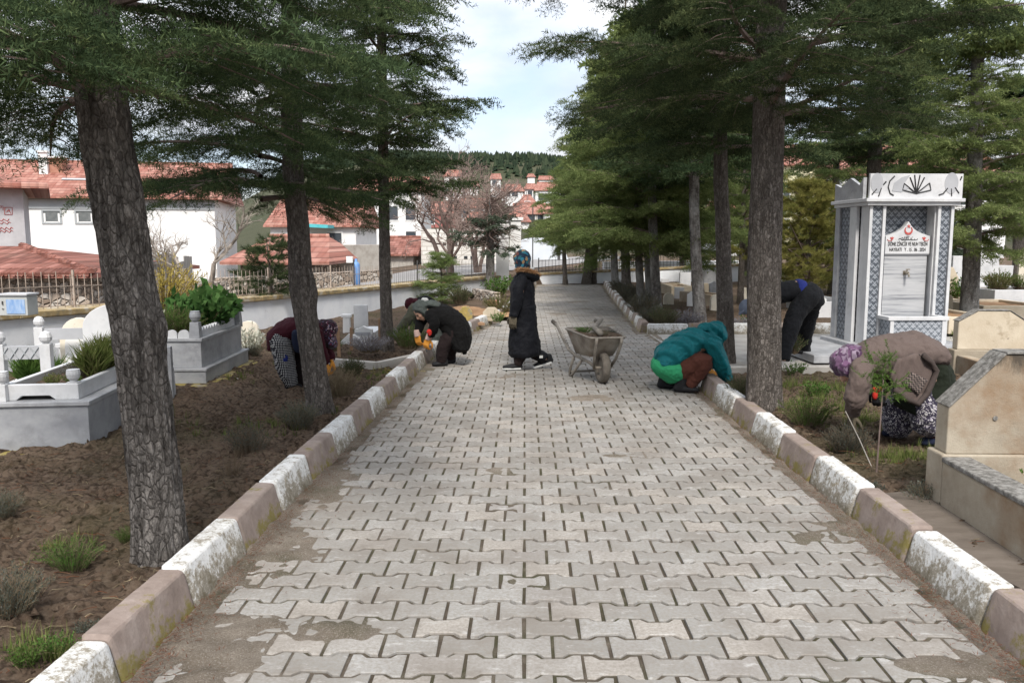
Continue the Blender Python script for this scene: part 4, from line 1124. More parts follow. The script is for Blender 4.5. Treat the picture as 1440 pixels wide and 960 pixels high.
def plant(name, label, b, kind, scale, mat, rot=None, cat='plant', group=None, squash=1.0):
    key = (kind, mat)
    if key not in PLANT_MESH:
        specs = dict(lav=(211, 170, .40, .30, .026, .0055, 1.3, .2, .12, .5), lav2=(223, 130, .40, .27, .028, .005, 1.0, .2, .3, .5), fern=(231, 110, .34, .30, .022, .006, 2.0, .2, .1, .35), leafy=(241, 46, .42, .32, .055, .022, .6, .2, .1, .4), dome=(251, 150, .32, .27, .028, .007, 1.1, .2, .2, .5), blade=(261, 55, .30, .16, .22, .018, .09, .1, .0, .9), big=(271, 60, .62, .50, .16, .10, .26, .2, .2, .25), twiggy=(281, 40, .42, .22, .022, .004, .5, .2, .2, .5), sil=(291, 130, .26, .32, .05, .008, .8, .2, .1, .6))
        sp = specs[kind]
        Lf, Wd = plant_tris(*sp)
        if kind in ('leafy', 'big', 'dome'): Lf = leaf_quads(Lf)
        rr = np.random.default_rng(sp[0]+1)
        T = np.concatenate([Lf, Wd]); mi = np.r_[np.zeros(len(Lf), int), np.ones(len(Wd), int)]
        blk = np.repeat(rr.random(len(Lf)//12+1), 12)[:len(Lf)]
        tone = np.r_[np.clip(.6*blk+.4*rr.random(len(Lf)), 0, 1), np.full(len(Wd), .4)]
        o = np_mesh(name, T.reshape(-1, 3), np.arange(len(T)*3).reshape(-1, 3), [M[mat], M['dry']], None, mi, attr={'tone': tone})
        PLANT_MESH[key] = o
    else:
        o = PLANT_MESH[key].copy(); o.name = name; COL.objects.link(o)
        for k_ in ('label', 'category', 'group'): 
            if k_ in o: del o[k_]
    o.location = b; o.rotation_euler = (0, 0, rnd.random()*6.28 if rot is None else rot); o.scale = (scale, scale, scale*squash)
    return tag(o, label, cat, group)
def sb(px, py, dz=-.02):
    p = G(px, py, SOILZ); p.z = gz(p.x, p.y)+dz; return p
S = plant
S('lavender_bush', 'big grey-green lavender at the left frame edge in front', sb(12, 868), 'lav', .62, 'lavender', cat='shrub')
S('lavender_bush', 'small grey lavender tuft at the left edge behind the feathery plant', sb(5, 728), 'lav', .45, 'lavender', cat='shrub')
S('feathery_plant', 'bright feathery green plant left of the big plated trunk', sb(100, 792), 'fern', .55, 'green')
S('feathery_plant', 'tiny green weed against the base of the big plated trunk', sb(180, 755), 'fern', .30, 'green')
S('lavender_bush', 'grey-green bush in bare soil between trunk and third white kerb stone', sb(350, 640), 'lav2', .75, 'lavender', cat='shrub')
S('dry_shrub', 'bare brown twiggy stem near the grey-green bush', sb(325, 672), 'twiggy', .55, 'dry', cat='shrub')
S('lavender_bush', 'largest lavender at the foot of the bulging cedar', sb(420, 598), 'lav', .72, 'lavender', cat='shrub')
S('lavender_bush', 'dry brownish lavender right of the bulging cedar', sb(480, 556), 'lav2', .85, 'dry', cat='shrub')
S('dark_shrub', 'dark green upright shrub in front of the bed border', sb(496, 527), 'dome', .62, 'needle', squash=1.3, cat='shrub')
S('silver_shrub', 'silvery white shrub left of the slender trunk', sb(520, 500, .06), 'sil', 1.0, 'silver', cat='shrub')
S('silver_shrub', 'silvery white shrub just behind the slender trunk', sb(566, 486, .06), 'sil', .9, 'silver', cat='shrub')
S('green_shrub', 'spreading green shrub under the orange gloves', sb(575, 497, .04), 'fern', 1.1, 'green', cat='shrub')
S('green_shrub', 'small green plant between the stakes', sb(470, 497, .05), 'dome', .6, 'green', cat='shrub')
S('dry_shrub', 'dry grey stems beside the left frame soil', sb(255, 665), 'twiggy', .35, 'lavender', cat='shrub')
S('weed_clump', 'low mixed weeds at the bottom left corner', sb(80, 912), 'leafy', .26, 'green')
S('weed_clump', 'little weed clump beside the front brown kerb stone', sb(120, 880), 'leafy', .2, 'lavender')
S('weed_clump', 'flat green weed at the lower left frame edge', sb(38, 935), 'leafy', .26, 'green')
# right bed
S('feathery_bush', 'bright green bush right of the scaly trunk', sb(1136, 598), 'fern', .9, 'green', cat='shrub')
S('lavender_bush', 'grey lavender under the hanging sleeve of the brown cardigan', sb(1193, 632), 'lav', .7, 'lavender', cat='shrub')
S('lavender_bush', 'round green lavender against the near headstone wall', sb(1302, 706), 'dome', .62, 'lavender', cat='shrub')
S('lavender_bush', 'dim lavender left of the scaly trunk by the kerb', sb(1046, 560), 'lav', .7, 'needle', cat='shrub')
S('weed_clump', 'little rosette weed at the foot of the sapling', sb(1226, 690), 'leafy', .30, 'lavender')
S('weed_clump', 'leafy weeds close behind the bright green bush', sb(1150, 560), 'leafy', .55, 'green')
S('weed_clump', 'weeds at the low border by the black trousers', sb(1118, 528), 'leafy', .5, 'green')
S('green_shrub', 'green shrub between the boots of the black-trousered person', sb(1112, 500, .05), 'dome', .95, 'needle', cat='shrub')
for i, (px, py, k, s, mt, lb) in enumerate([(870, 412, 'lav', 1.2, 'lavender', 'farthest lavender on the far right kerb'), (882, 420, 'lav', 1.3, 'lavender', 'lavender in front of the stout brown trunk'), (893, 431, 'lav', 1.4, 'lavender', 'tall lavender near the pale leaning trunk'), (905, 445, 'lav', 1.4, 'lavender', 'big lavender hedge plant left of the palest trunk'), (920, 456, 'dome', 1.25, 'lavender', 'round lavender at the far bed corner'), (934, 460, 'lav', 1.1, 'needle', 'dark green shrub behind the side path kerb'), (963, 458, 'sil', 1.35, 'silver', 'silver shrub left of the mottled trunk by the side path'), (1045, 459, 'sil', .9, 'silver', 'small silver shrub between dark trunks on the far kerb'), (1058, 458, 'leafy', .8, 'green', 'green clump behind the scaly trunk on the far kerb')]):
    S('lavender_bush' if 'lavender' in lb else 'shrub', lb, sb(px, py), k, s, mt, cat='shrub', group='shrubs in the far right bed')
S('leafy_shrub', 'green shrub on the earth mound before the wall end', sb(700, 418, .05), 'leafy', 1.6, 'green', cat='shrub')
S('leafy_shrub', 'yellowish shrub at the kerb beside the walking woman', sb(703, 440), 'fern', 1.5, 'grassleaf', cat='shrub')
S('dark_shrub', 'dark green low shrub by the black pipe on the mound', sb(648, 430, .05), 'dome', 1.4, 'needle', cat='shrub')
# sapling in front of the cardigan
def sapling():
    b = sb(1232, 668); root = thing('sapling', 'thin cedar sapling with feathery green tips before the brown cardigan', 'sapling', b)
    m = MB(); H = at(1237, 500, b.y).z-b.z
    m.tube([(0, 0, -.05), (.01, 0, H*.5), (.02, .01, H)], [.007, .005, .003], 6)
    for i, (a, l, zf) in enumerate([(0.2, .14, .72), (3.0, .13, .76), (1.2, .10, .8), (-.9, .13, .66), (2.3, .09, .9), (4.0, .11, .7), (.6, .08, .93)]):
        p = Vector((.01, 0, H*zf)); m.tube([p, p+Vector((math.cos(a)*l, math.sin(a)*l, l*.35))], .002, 4)
    m.build('stem', M['twig'], root)
    rr = np.random.default_rng(3); T = []
    for i, (a, l, zf) in enumerate([(0.2, .14, .72), (3.0, .13, .76), (1.2, .10, .8), (-.9, .13, .66), (2.3, .09, .9), (4.0, .11, .7), (.6, .08, .93)]):
        p = np.array([.01, 0, H*zf]); e = p+np.array([math.cos(a)*l, math.sin(a)*l, l*.35])
        for q in np.linspace(.3, 1, 5):
            c = p+(e-p)*q
            for k in range(2): T.append(needles_on(c, c+rr.normal(0, .04, 3)+np.array([0, 0, .01]), .006, .024, .004, rr, 3))
    T.append(needles_on(np.array([.015, 0, H*.8]), np.array([.02, .01, H*1.03]), .006, .03, .004, rr, 4))
    T = np.concatenate(T)
    np_mesh('foliage', T.reshape(-1, 3), np.arange(len(T)*3).reshape(-1, 3), [M['green']], root, attr={'tone': rr.uniform(.3, 1, len(T))})
    # pale dry stalk leaning beside it
    q = sb(1228, 655); e = at(1189, 578, q.y)
    m = MB(); m.tube([q, (q+e)/2+Vector((0, 0, .01)), e], [.004, .0035, .003], 6)
    tag(m.build('dry_stalk', M['concrete']), 'pale dry stalk leaning left from the sapling foot', 'stalk')
sapling()

# --- uncounted ground cover
def ground_litter():
    rr = np.random.default_rng(77); T = []; tone = []
    def put(tr, tn): T.append(tr); tone.append(np.full(len(tr), tn) if np.isscalar(tn) else tn)
    # weeds / grass tufts
    spots = [(450, 575, 30, 8, 40), (560, 530, 55, 7, 170), (600, 512, 25, 5, 60), (380, 600, 60, 10, 40), (1110, 545, 60, 12, 150), (1150, 570, 70, 14, 170), (1225, 590, 45, 14, 170), (1270, 640, 55, 9, 160), (1180, 545, 50, 8, 120), (60, 915, 60, 22, 60), (90, 770, 30, 14, 20), (230, 600, 90, 20, 40), (430, 510, 40, 10, 40), (640, 440, 60, 10, 60), (1350, 480, 60, 10, 60), (330, 530, 30, 8, 30), (360, 490, 20, 8, 40)]
    for (cx, cy, sx, sy, k) in spots:
        for i in range(k):
            px, py = rr.normal(cx, sx*.55), rr.normal(cy, sy*.55)
            if py < 350: continue
            p = sb(px, py)
            if float(edge_x(LB, p.y))-.22 < p.x < float(edge_x(RALL, p.y))+.22: continue
            s = rr.uniform(.5, 1.2)
            n_ = rr.integers(6, 14)
            a = rr.random(n_)*2*PI; h = rr.uniform(.03, .10, n_)*s; out = rr.uniform(.02, .08, n_)*s
            o = np.array(p)+np.stack([np.cos(a)*.012, np.sin(a)*.012, 0*a], 1)
            e = np.array(p)+np.stack([np.cos(a)*out, np.sin(a)*out, h+.01], 1)
            w = np.stack([-np.sin(a), np.cos(a), 0*a], 1)*.0035*s
            put(np.stack([o-w, o+w, e], 1), np.clip(rr.normal(.5, .25, n_), 0, 1))
    V = np.concatenate(T)
    g = np_mesh('grass', V.reshape(-1, 3), np.arange(len(V)*3).reshape(-1, 3), [M['grassleaf']], attr={'tone': np.concatenate(tone)})
    tag(g, 'thin grass and weeds scattered over the beds', 'grass', kind='stuff')
    # twigs, needles, crumbs of earth
    T = []; mi = []
    for i in range(13000):
        if i % 2: x = rr.uniform(-6, -1.6); y = 2.2+10*rr.random()**1.9
        else: x = rr.uniform(2.2, 5.5); y = 2.8+7*rr.random()**1.4
        if float(edge_x(LB, y))-.2 < x < float(edge_x(RALL, y))+.2: continue
        if y > KERB_END_Y+.5 and x > 0: continue
        z = gz(x, y); s = .45+.6*rr.random()
        k = rr.random()
        a = rr.random()*6.28
        if k < .5:   # crumb
            r = (.006+.026*rr.random()**2.2)*s
            c = np.array([x, y, z+r*.3])
            P = unit(rr.normal(0, 1, (6, 3)))*r*rr.uniform(.7, 1.2, (6, 1))
            P = np.array([[1, 0, 0], [-1, 0, 0], [0, 1, 0], [0, -1, 0], [0, 0, 1], [0, 0, -1]])*r*rr.uniform(.6, 1.2, (6, 1))+rr.normal(0, r*.2, (6, 3))
            tri = [(0, 2, 4), (2, 1, 4), (1, 3, 4), (3, 0, 4), (2, 0, 5), (1, 2, 5), (3, 1, 5), (0, 3, 5)]
            tr = np.array([[P[i] for i in t] for t in tri])+c
            T.append(tr); mi += [0 if rr.random() < .995 else 1]*8
        else:
            L = rr.uniform(.03, .13)*s; d = np.array([math.cos(a), math.sin(a), 0])*L/2; c = np.array([x, y, z+.006])
            T.append(tube_tris([c-d, c+rr.normal(0, .006, 3)+np.array([0, 0, .006]), c+d], .0022, .0016, 3)); mi += [2 if rr.random() < .6 else 3]*12
    V = np.concatenate(T)
    o = np_mesh('soil_litter', V.reshape(-1, 3), np.arange(len(V)*3).reshape(-1, 3), [M['soil'], M['concrete'], M['dry'], M['redneedle']], None, mi, attr={'tone': rr.random(len(V))})
    tag(o, 'twigs and crumbs of earth on the soil', 'litter', kind='stuff')
    # dead needles banked along both kerbs on the paving
    T = []
    for i in range(7000):
        y = 2.2+8*rr.random()**1.6; sd_ = rr.random() < .45
        off = abs(rr.normal(0, .07))+.015
        if rr.random() < .12: off += rr.random()*.35
        x = float(edge_x(LB, y))+off if sd_ else float(edge_x(RALL, y))-off
        if not sd_ and y > KERB_END_Y: continue
        a = rr.random()*6.28; L = rr.uniform(.012, .035); d = np.array([math.cos(a), math.sin(a), 0])*L/2
        c = np.array([x, y, .012+.02*math.exp(-off/.1)+rr.random()*.006]); w = np.array([-math.sin(a), math.cos(a), 0])*.002
        T.append(np.array([[c-d-w, c-d+w, c+d+np.array([0, 0, .004])]]))
    V = np.concatenate(T)
    o = np_mesh('fallen_needles', V.reshape(-1, 3), np.arange(len(V)*3).reshape(-1, 3), [M['redneedle']], attr={'tone': rr.random(len(V))})
    tag(o, 'reddish dead needles gathered along the kerbs', 'needles', kind='stuff')
ground_litter()
# yellow flowers by the left kerb
def flowers():
    rr = np.random.default_rng(8); b = sb(545, 524); T = []
    for i in range(60):
        c = np.array([rr.normal(0, .17), rr.normal(0, .12), rr.uniform(.05, .10)])
        for k in range(5):
            a = k*1.257+rr.random(); d = np.array([math.cos(a), math.sin(a), .2])*.016; w = np.array([-math.sin(a), math.cos(a), 0])*.008
            T.append(np.array([c, c+d-w, c+d+w]))
    V = np.array(T)
    o = np_mesh('yellow_flowers', V.reshape(-1, 3), np.arange(len(V)*3).reshape(-1, 3), [M['yellow_leaf']], attr={'tone': rr.random(len(V))}); o.location = b
    tag(o, 'low yellow flower patch beside the left kerb', 'flowers', kind='stuff')
flowers()
# forsythia behind the wall
p = wp(12.2)+wnor*.5
S('yellow_shrub', 'yellow blossoming shrub behind the white wall near the big trunk', Vector((at(228, 410, 12.6).x, 12.6, .55)), 'fern', 2.4, 'yellow_leaf', cat='shrub', squash=1.15)
# far-off wood on the hill
def wood():
    rr = np.random.default_rng(31); T = []; tone = []
    for i in range(8500):
        az = rr.uniform(-.28, .16); r = rr.uniform(430, 640)
        px = az*FPX+720
        if rr.random() > (1.0 if r > 500 else .2): continue
        x, y = az*r, r; z = float(terr(x, y)); h = rr.uniform(3.5, 7); w = h*.3
        k = 6; aa = np.arange(k)*2*PI/k+rr.random()
        for (zb, zt, ws) in ((.05, .6, 1.0), (.35, 1.0, .7)):
            ring = np.stack([x+np.cos(aa)*w*ws*rr.uniform(.7, 1.2, k), y+np.sin(aa)*w*ws, z+h*zb+rr.normal(0, .4, k)], 1); top = np.array([x, y, z+h*zt])
            T.append(np.stack([ring, np.roll(ring, -1, 0), np.repeat(top[None], k, 0)], 1)); tone.append(np.full(k, rr.random()))
    V = np.concatenate(T)
    o = np_mesh('pine_forest', V.reshape(-1, 3), np.arange(len(V)*3).reshape(-1, 3), [M['far_pines']], attr={'tone': np.concatenate(tone)})
    tag(o, 'dark pine wood along the far hill crest', 'forest', kind='stuff')
wood()
# ================================================================== BUILDINGS
def house(name, label, px0, px1, eave_y, ridge_y, Y, depth, wall='plaster', roof='tile', wins=(), base_z=None, hip=0.0, over=.35, cat='house', group=None, chim=(), rot=0.0, gable=False, win_part=True):
    """front wall spans px0..px1 at depth Y; eave/ridge given as picture rows at Y / Y+depth/2. wins: (u, row px, w, h, kind)"""
    a, b = at(px0, eave_y, Y), at(px1, eave_y, Y)
    w = b.x-a.x; cx = (a.x+b.x)/2; ze = a.z; zr = at(px0, ridge_y, Y+depth/2).z
    zb = (float(terr(cx, Y+depth/2))-.6) if base_z is None else base_z
    root = thing(name, label, cat, (cx, Y, zb), rot, group)
    ze -= zb; zr -= zb
    m = MB(); m.b2((-w/2, 0, 0), (w/2, depth, ze))
    m.build('wall', M[wall], root)
    o = over; t = .12
    if roof:
        m = MB()
        if gable:   # ridge runs away from the viewer, gable faces front
            m.prism([(-w/2-o, ze-.05), (w/2+o, ze-.05), (w/2+o, ze+.05), (0, zr), (-w/2-o, ze+.05)], -o, depth+o)
            rf = m.build('roof', M[roof+'_y'] if roof == 'tile' else M[roof], root)
        else:
            hx = hip*w/2
            vs = [(-w/2-o, -o, ze-.06), (w/2+o, -o, ze-.06), (w/2+o, depth+o, ze-.06), (-w/2-o, depth+o, ze-.06), (-w/2-o, -o, ze+.04), (w/2+o, -o, ze+.04), (w/2+o, depth+o, ze+.04), (-w/2-o, depth+o, ze+.04), (-w/2-o+hx, depth/2, zr), (w/2+o-hx, depth/2, zr)]
            fs = [(3, 2, 1, 0), (0, 1, 5, 4), (1, 2, 6, 5), (2, 3, 7, 6), (3, 0, 4, 7), (4, 5, 9, 8), (6, 7, 8, 9), (5, 6, 9), (7, 4, 8)]
            m.add(vs, fs); rf = m.build('roof', M[roof], root)
            if hip == 0 and wall:
                g = MB()
                for sx in (-1, 1): g.add([(sx*w/2, .02, ze+.03), (sx*w/2, depth-.02, ze+.03), (sx*w/2, depth/2, zr-.12), (sx*(w/2-.2), .02, ze+.03), (sx*(w/2-.2), depth-.02, ze+.03), (sx*(w/2-.2), depth/2, zr-.12)], [(0, 1, 2), (3, 5, 4), (0, 3, 4, 1), (1, 4, 5, 2), (2, 5, 3, 0)])
                g.build('gable', M[wall], root)
            r = MB(); 
            if zr-ze > .4: r.tube([(x, depth/2, zr+.02) for x in np.linspace(-w/2-o+hx, w/2+o-hx, 12)], .09 if Y < 80 else .16, 6)
            if r.v: r.build('ridge', M[roof], rf)
        for (u, v, cw, chh, cm) in chim:
            q = MB(); zz = ze+(zr-ze)*v; yy = depth/2*v
            q.box((-w/2+u*w, yy, zz+chh*.35), (cw, cw, chh)); c_ = q.build('chimney', M[cm], rf)
            q = MB(); q.box((-w/2+u*w, yy, zz+chh*.85), (cw*1.35, cw*1.35, .10)); q.build('chimney_cap', M['plaster'], rf)
    for (u, row, ww, hh, kind) in wins:
        zc = at(px0, row, Y).z-zb; x = -w/2+u*w
        f = MB(); fw = max(.06, ww*.09)
        for (lo, hi) in (((x-ww/2-fw, -.05, zc-hh/2-fw), (x+ww/2+fw, .0, zc-hh/2)), ((x-ww/2-fw, -.05, zc+hh/2), (x+ww/2+fw, .0, zc+hh/2+fw)), ((x-ww/2-fw, -.05, zc-hh/2), (x-ww/2, .0, zc+hh/2)), ((x+ww/2, -.05, zc-hh/2), (x+ww/2+fw, .0, zc+hh/2))): f.b2(lo, hi)
        if kind == 'mull': f.b2((x-.03, -.04, zc-hh/2), (x+.03, -.003, zc+hh/2))
        wo = f.build('window', M['plaster_grey_band'] if kind == 'box' else M['white_paint'], root)
        if kind == 'box':
            q = MB(); 
            for sx in (-1, 1): q.b2((x+sx*ww*.42-.05, -.035, zc-hh/2), (x+sx*ww*.42+.05, -.004, zc+hh*.3))
            q.b2((x-ww*.42, -.035, zc-hh*.5), (x+ww*.42, -.004, zc-hh*.42)); q.build('inner_frame', M['white_paint'], wo)
        q = MB(); q.b2((x-ww/2, -.015, zc-hh/2), (x+ww/2, -.002, zc+hh/2)); q.build('pane', M['shade'] if kind == 'box' else M['glass'], wo)
    return root
# long white building with the wide roof on the left
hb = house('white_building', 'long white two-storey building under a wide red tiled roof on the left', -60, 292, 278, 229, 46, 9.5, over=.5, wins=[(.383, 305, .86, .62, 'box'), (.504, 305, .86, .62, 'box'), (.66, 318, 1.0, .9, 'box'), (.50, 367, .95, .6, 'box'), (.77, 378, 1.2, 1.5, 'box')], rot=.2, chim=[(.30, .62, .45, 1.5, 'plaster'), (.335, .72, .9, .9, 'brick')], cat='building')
m = MB(); w_ = at(292, 278, 46).x-at(-60, 278, 46).x; ez = at(0, 278, 46).z-hb.location.z
m.b2((-w_/2-.02, -.06, ez-.62), (w_/2+.02, -.003, ez-.07)); m.build('eaves_band', M['plaster_grey_band'], hb)
rf_ = [c for c in hb.children if c.name.startswith('roof')][0]
m = MB(); 
zr_ = at(0, 229, 46+4.75).z-hb.location.z
fx = at(92, 254, 46).x-hb.location.x; t_ = (at(0, 254, 47.6).z-hb.location.z-ez)/(zr_-ez)
m.prism([(-.7, 0), (.7, 0), (.62, .09), (-.62, .09)], -.3, .3, 0, Matrix.Translation((fx, 4.75*t_, ez+(zr_-ez)*t_+.05))); m.build('skylight', M['polytunnel'], rf_)
# grey rendered wall end with red stencil marks, and the stone shed before it
def shed():
    Y = 20.0
    a, b = at(-40, 388, Y), at(141, 386, Y); ze = b.z; w = b.x-a.x; zb = float(terr(b.x, Y))-.5
    root = thing('stone_shed', 'rubble stone shed with old brownish tiled roof at the left edge', 'shed', (a.x, Y, zb))
    m = MB(); m.b2((-3, 0, 0), (w-.3, 6, ze-zb-.05)); m.build('wall', M['rubble'], root)
    zr = at(20, 346, Y+3.2).z-zb; z0 = ze-zb
    rx_ = at(30, 346, Y+3.2).x-a.x
    m = MB(); vs = [(-3.4, -.4, z0-.07), (w, -.4, z0-.07), (w, 6.4, z0-.07), (-3.4, 6.4, z0-.07), (-3.4, -.4, z0+.03), (w, -.4, z0+.03), (w, 6.4, z0+.03), (-3.4, 6.4, z0+.03), (-3.4, 3.2, zr), (rx_, 3.2, zr)]
    m.add(vs, [(3, 2, 1, 0), (0, 1, 5, 4), (1, 2, 6, 5), (2, 3, 7, 6), (3, 0, 4, 7), (4, 5, 9, 8), (6, 7, 8, 9), (5, 6, 9), (7, 4, 8)])
    r = m.build('roof', M['tile_old'], root)
    # loose row of eave and hip tiles
    m = MB()
    for i in range(70):
        x = -3.3+i*(w+3.3)/70; m.tube([(x, -.44+rnd.uniform(-.03, .02), z0+.02), (x+rnd.uniform(-.02, .02), -.05, z0+.13)], .055, 6)
    for i in range(16):
        t = i/15; p = Vector((rx_, 3.2, zr)).lerp(Vector((w, -.4, z0+.03)), t); q = Vector((rx_, 3.2, zr)).lerp(Vector((w, -.4, z0+.03)), min(1, t+.08)); m.tube([p+Vector((0, 0, .02)), q+Vector((0, 0, .05))], .085, 6)
    m.build('loose_tiles', M['tile_old'], r)
shed()
def stencil_house():
    Y = 27.0
    a, b = at(-60, 262, Y), at(31, 262, Y); zb = float(terr(b.x, Y))-.5
    root = thing('grey_house', 'grey rendered house corner with red stencil marks and overhanging roof at left edge', 'house', (b.x, Y, zb), .50)
    ze = b.z-zb
    m = MB(); m.b2((a.x-b.x-2, 0, 0), (0, 6, ze)); wl = m.build('wall', M['plaster_grey'], root)
    m = MB(); zr = at(0, 232, Y+3).z-zb
    m.add([(-8, -.6, ze-.08), (.75, -.6, ze-.08), (.75, 6.6, ze-.08), (-8, 6.6, ze-.08), (-8, -.6, ze+.06), (.75, -.6, ze+.06), (.75, 6.6, ze+.06), (-8, 6.6, ze+.06), (-8, 3, zr), (-2.6, 3, zr)], [(3, 2, 1, 0), (0, 1, 5, 4), (1, 2, 6, 5), (2, 3, 7, 6), (3, 0, 4, 7), (4, 5, 9, 8), (6, 7, 8, 9), (5, 6, 9), (7, 4, 8)])
    m.build('roof', M['tile'], root)
    m = MB()
    def P(px, py): p = at(px, py, Y-.02); return Vector((p.x-b.x, -.012, p.z-zb))
    def stroke(pts, r=.018): m.tube([P(*q) for q in pts], r*.6, 4)
    stroke([(10, 292), (19, 292), (19, 302), (10, 302), (10, 292)]); stroke([(12, 299), (15, 294), (17, 300)]); stroke([(13, 297), (16, 297)])
    stroke([(8, 290), (8, 296)], .014); stroke([(4, 290), (7, 290), (5, 293)], .014)
    for k, y0 in enumerate((308, 312)): stroke([(2+i*2.2, y0+(i % 3)*1.6) for i in range(8 if k else 7)], .016)
    for k, y0 in enumerate((323, 327)): stroke([(4+i*2, y0-((i*2) % 3)*1.7) for i in range(9)], .018)
    m.build('stencil_mark', M['red_paint'], wl)
stencil_house()
# house with bright tiles beyond the wall (centre left), parapet and clutter
house('small_house', 'low house with bright red hipped roof behind the bulging cedar', 338, 446, 369, 333, 27, 5.5, wall='rubble', hip=.55, over=.5)
m = MB(); a = outb(330, 25.2); b = outb(600, 33)
def low_wall(name, label, p, q, h, th, mat, zb=None):
    m = MB(); d = q-p; m.box(((p.x+q.x)/2, (p.y+q.y)/2, (p.z+q.z)/2+h/2-.2), (d.length, th, h+.4), math.atan2(d.y, d.x)); return tag(m.build(name, M[mat], bevel=.01), label, 'wall')
low_wall('rubble_wall', 'rubble stone wall in front of the low red-roofed house', outb(300, 21), outb(545, 27), .62, .35, 'rubble')
low_wall('concrete_wall', 'plain grey concrete wall right of the bulging cedar', outb(425, 29.5), outb(535, 32.5), 1.65, .25, 'concrete')
low_wall('rubble_wall', 'rough stone wall right of the grey board fence', outb(268, 19.6), outb(330, 22), .75, .3, 'rubble')
# grey boards fence
def boards():
    p, q = outb(205, 17.5), outb(268, 19); d = q-p; root = thing('board_fence', 'weathered grey board fence behind the yellow shrub', 'fence', p, math.atan2(d.y, d.x))
    m = MB(); k = 16
    for i in range(k): m.box((d.length*(i+.5)/k, rnd.uniform(-.01, .01), .5), (d.length/k-.012, .03, 1.35+rnd.uniform(-.12, .16)))
    m.build('boards', M['wood_grey'], root)
    m = MB(); m.tube([(0, .06, .75), (d.length, .06, .75)], .035, 4); m.build('rail', M['wood_grey'], root)
boards()
# pierced white block wall building
def block_house():
    Y = 42; a, b = at(592, 330, Y), at(706, 335, Y); zb = float(terr(0, Y))-.4
    root = thing('block_building', 'unfinished white block building with rows of small holes behind the bare trees', 'building', ((a.x+b.x)/2, Y, zb)); w = b.x-a.x; h = at(650, 322, Y).z-zb
    m = MB(); m.b2((-w/2, 0, 0), (w/2, 6, h)); wl = m.build('wall', M['blocks'], root)
    m = MB()
    for (px, py) in [(x, y) for y, xs_ in ((343, (625, 633, 641, 653, 660, 684, 692)), (362, (655, 664, 640, 610)), (381, (640, 654, 660, 686, 662))) for x in xs_]:
        p = at(px, py, Y); m.b2((p.x-root.location.x-.09, -.02, p.z-zb-.07), (p.x-root.location.x+.09, -.004, p.z-zb+.07))
    m.build('vent_hole', M['dark'], wl)
block_house()
# houses of the town
T_ = 'houses of the town on the slope'
house('town_house', 'hillside house with dark window band under a red roof right of the bare trees', 753, 788, 268, 257, 185, 9, wins=[(.5, 277, 4.2, 1.5, 'x')], group=T_, hip=.3)
house('town_house', 'white hillside house left of the one with the dark window band', 738, 756, 266, 259, 190, 8, wins=[(.4, 272, 1.0, 1.2, 'x')], group=T_, hip=.5)
house('town_house', 'broad red roofed house below the dark window band', 724, 766, 301, 287, 135, 8, wall='concrete', wins=[(.55, 305, 1.2, 1.0, 'x'), (.85, 306, .9, 1.0, 'x')], group=T_)
house('town_house', 'pale house at the edge of the green cedars below the red roofs', 766, 792, 300, 288, 128, 8, wins=[(.3, 312, 1, 1, 'x')], group=T_)
house('town_house', 'low red roof just right of the bare tree crowns', 712, 744, 312, 300, 118, 8, wall='plaster', group=T_, hip=.5)
house('town_house', 'small house with red hip roof above the broad red roofed one', 731, 752, 285, 275, 160, 8, wins=[(.5, 287, 1, 1, 'x')], group=T_, hip=.7)
house('town_house', 'white house with red roof above the bare tree crowns', 706, 736, 269, 260, 180, 9, wins=[(.25, 273, 1.3, 1.1, 'x'), (.6, 273, 1.3, 1.1, 'x')], group=T_, hip=.4)
house('town_house', 'tall white house left of centre on the slope', 690, 704, 252, 245, 210, 8, wins=[(.4, 258, 1.2, 1.4, 'x'), (.7, 264, 1.2, 1.4, 'x')], group=T_, hip=.3)
house('town_house', 'house with reddish roof right behind the slender cedar top', 625, 650, 248, 240, 200, 9, wins=[(.4, 254, 1.3, 1.2, 'x')], group=T_, hip=.4)
house('town_house', 'red-walled house seen through the bare tree at left', 590, 640, 300, 285, 120, 9, wall='plaster_red', group=T_, wins=[(.3, 309, 1.1, 1.2, 'x')])
house('town_house', 'white house behind the many-stemmed bare tree', 640, 690, 292, 280, 130, 9, group=T_, hip=.3, wins=[(.3, 300, 1.1, 1.2, 'x'), (.7, 300, 1.1, 1.2, 'x')])
house('town_house', 'pale roofed house amid the bare twigs', 655, 700, 312, 299, 100, 8, group=T_, hip=.3, wall='concrete')
house('town_house', 'small house far up the slope by the wood', 742, 752, 249, 245, 260, 8, group=T_, hip=.5)
house('town_house', 'long low house with red roof higher on the slope', 758, 778, 253, 248, 250, 8, group=T_, hip=.2)
house('town_house', 'distant red roof at the left of the hill', 655, 672, 262, 256, 220, 9, group=T_, hip=.2)
house('town_house', 'white tall house behind the slender cedar', 492, 592, 268, 250, 75, 9, group=T_, wins=[(.85, 300, .9, 1.2, 'x'), (.6, 300, .9, 1.2, 'x'), (.85, 335, .9, 1.2, 'x')])
house('old_house', 'small old house with weathered red roof left of the block building', 540, 581, 358, 334, 44, 6, wall='concrete', roof='tile_old', over=.3)
house('town_house', 'white house with turquoise awnings behind the middle cedars', 380, 500, 318, 280, 52, 8, group=T_, wins=[(.75, 340, .9, 1.1, 'x')])
m = MB(); p = at(436, 314, 50.5)
root = thing('awning', 'turquoise sheet awning glimpsed below the cedar boughs', 'awning', p); m.prism([(-.6, 0), (1.2, -.1), (1.2, -.3), (-.6, -.22)], -.6, 1.4); m.build('sheet', M['teal_sheet'], root)
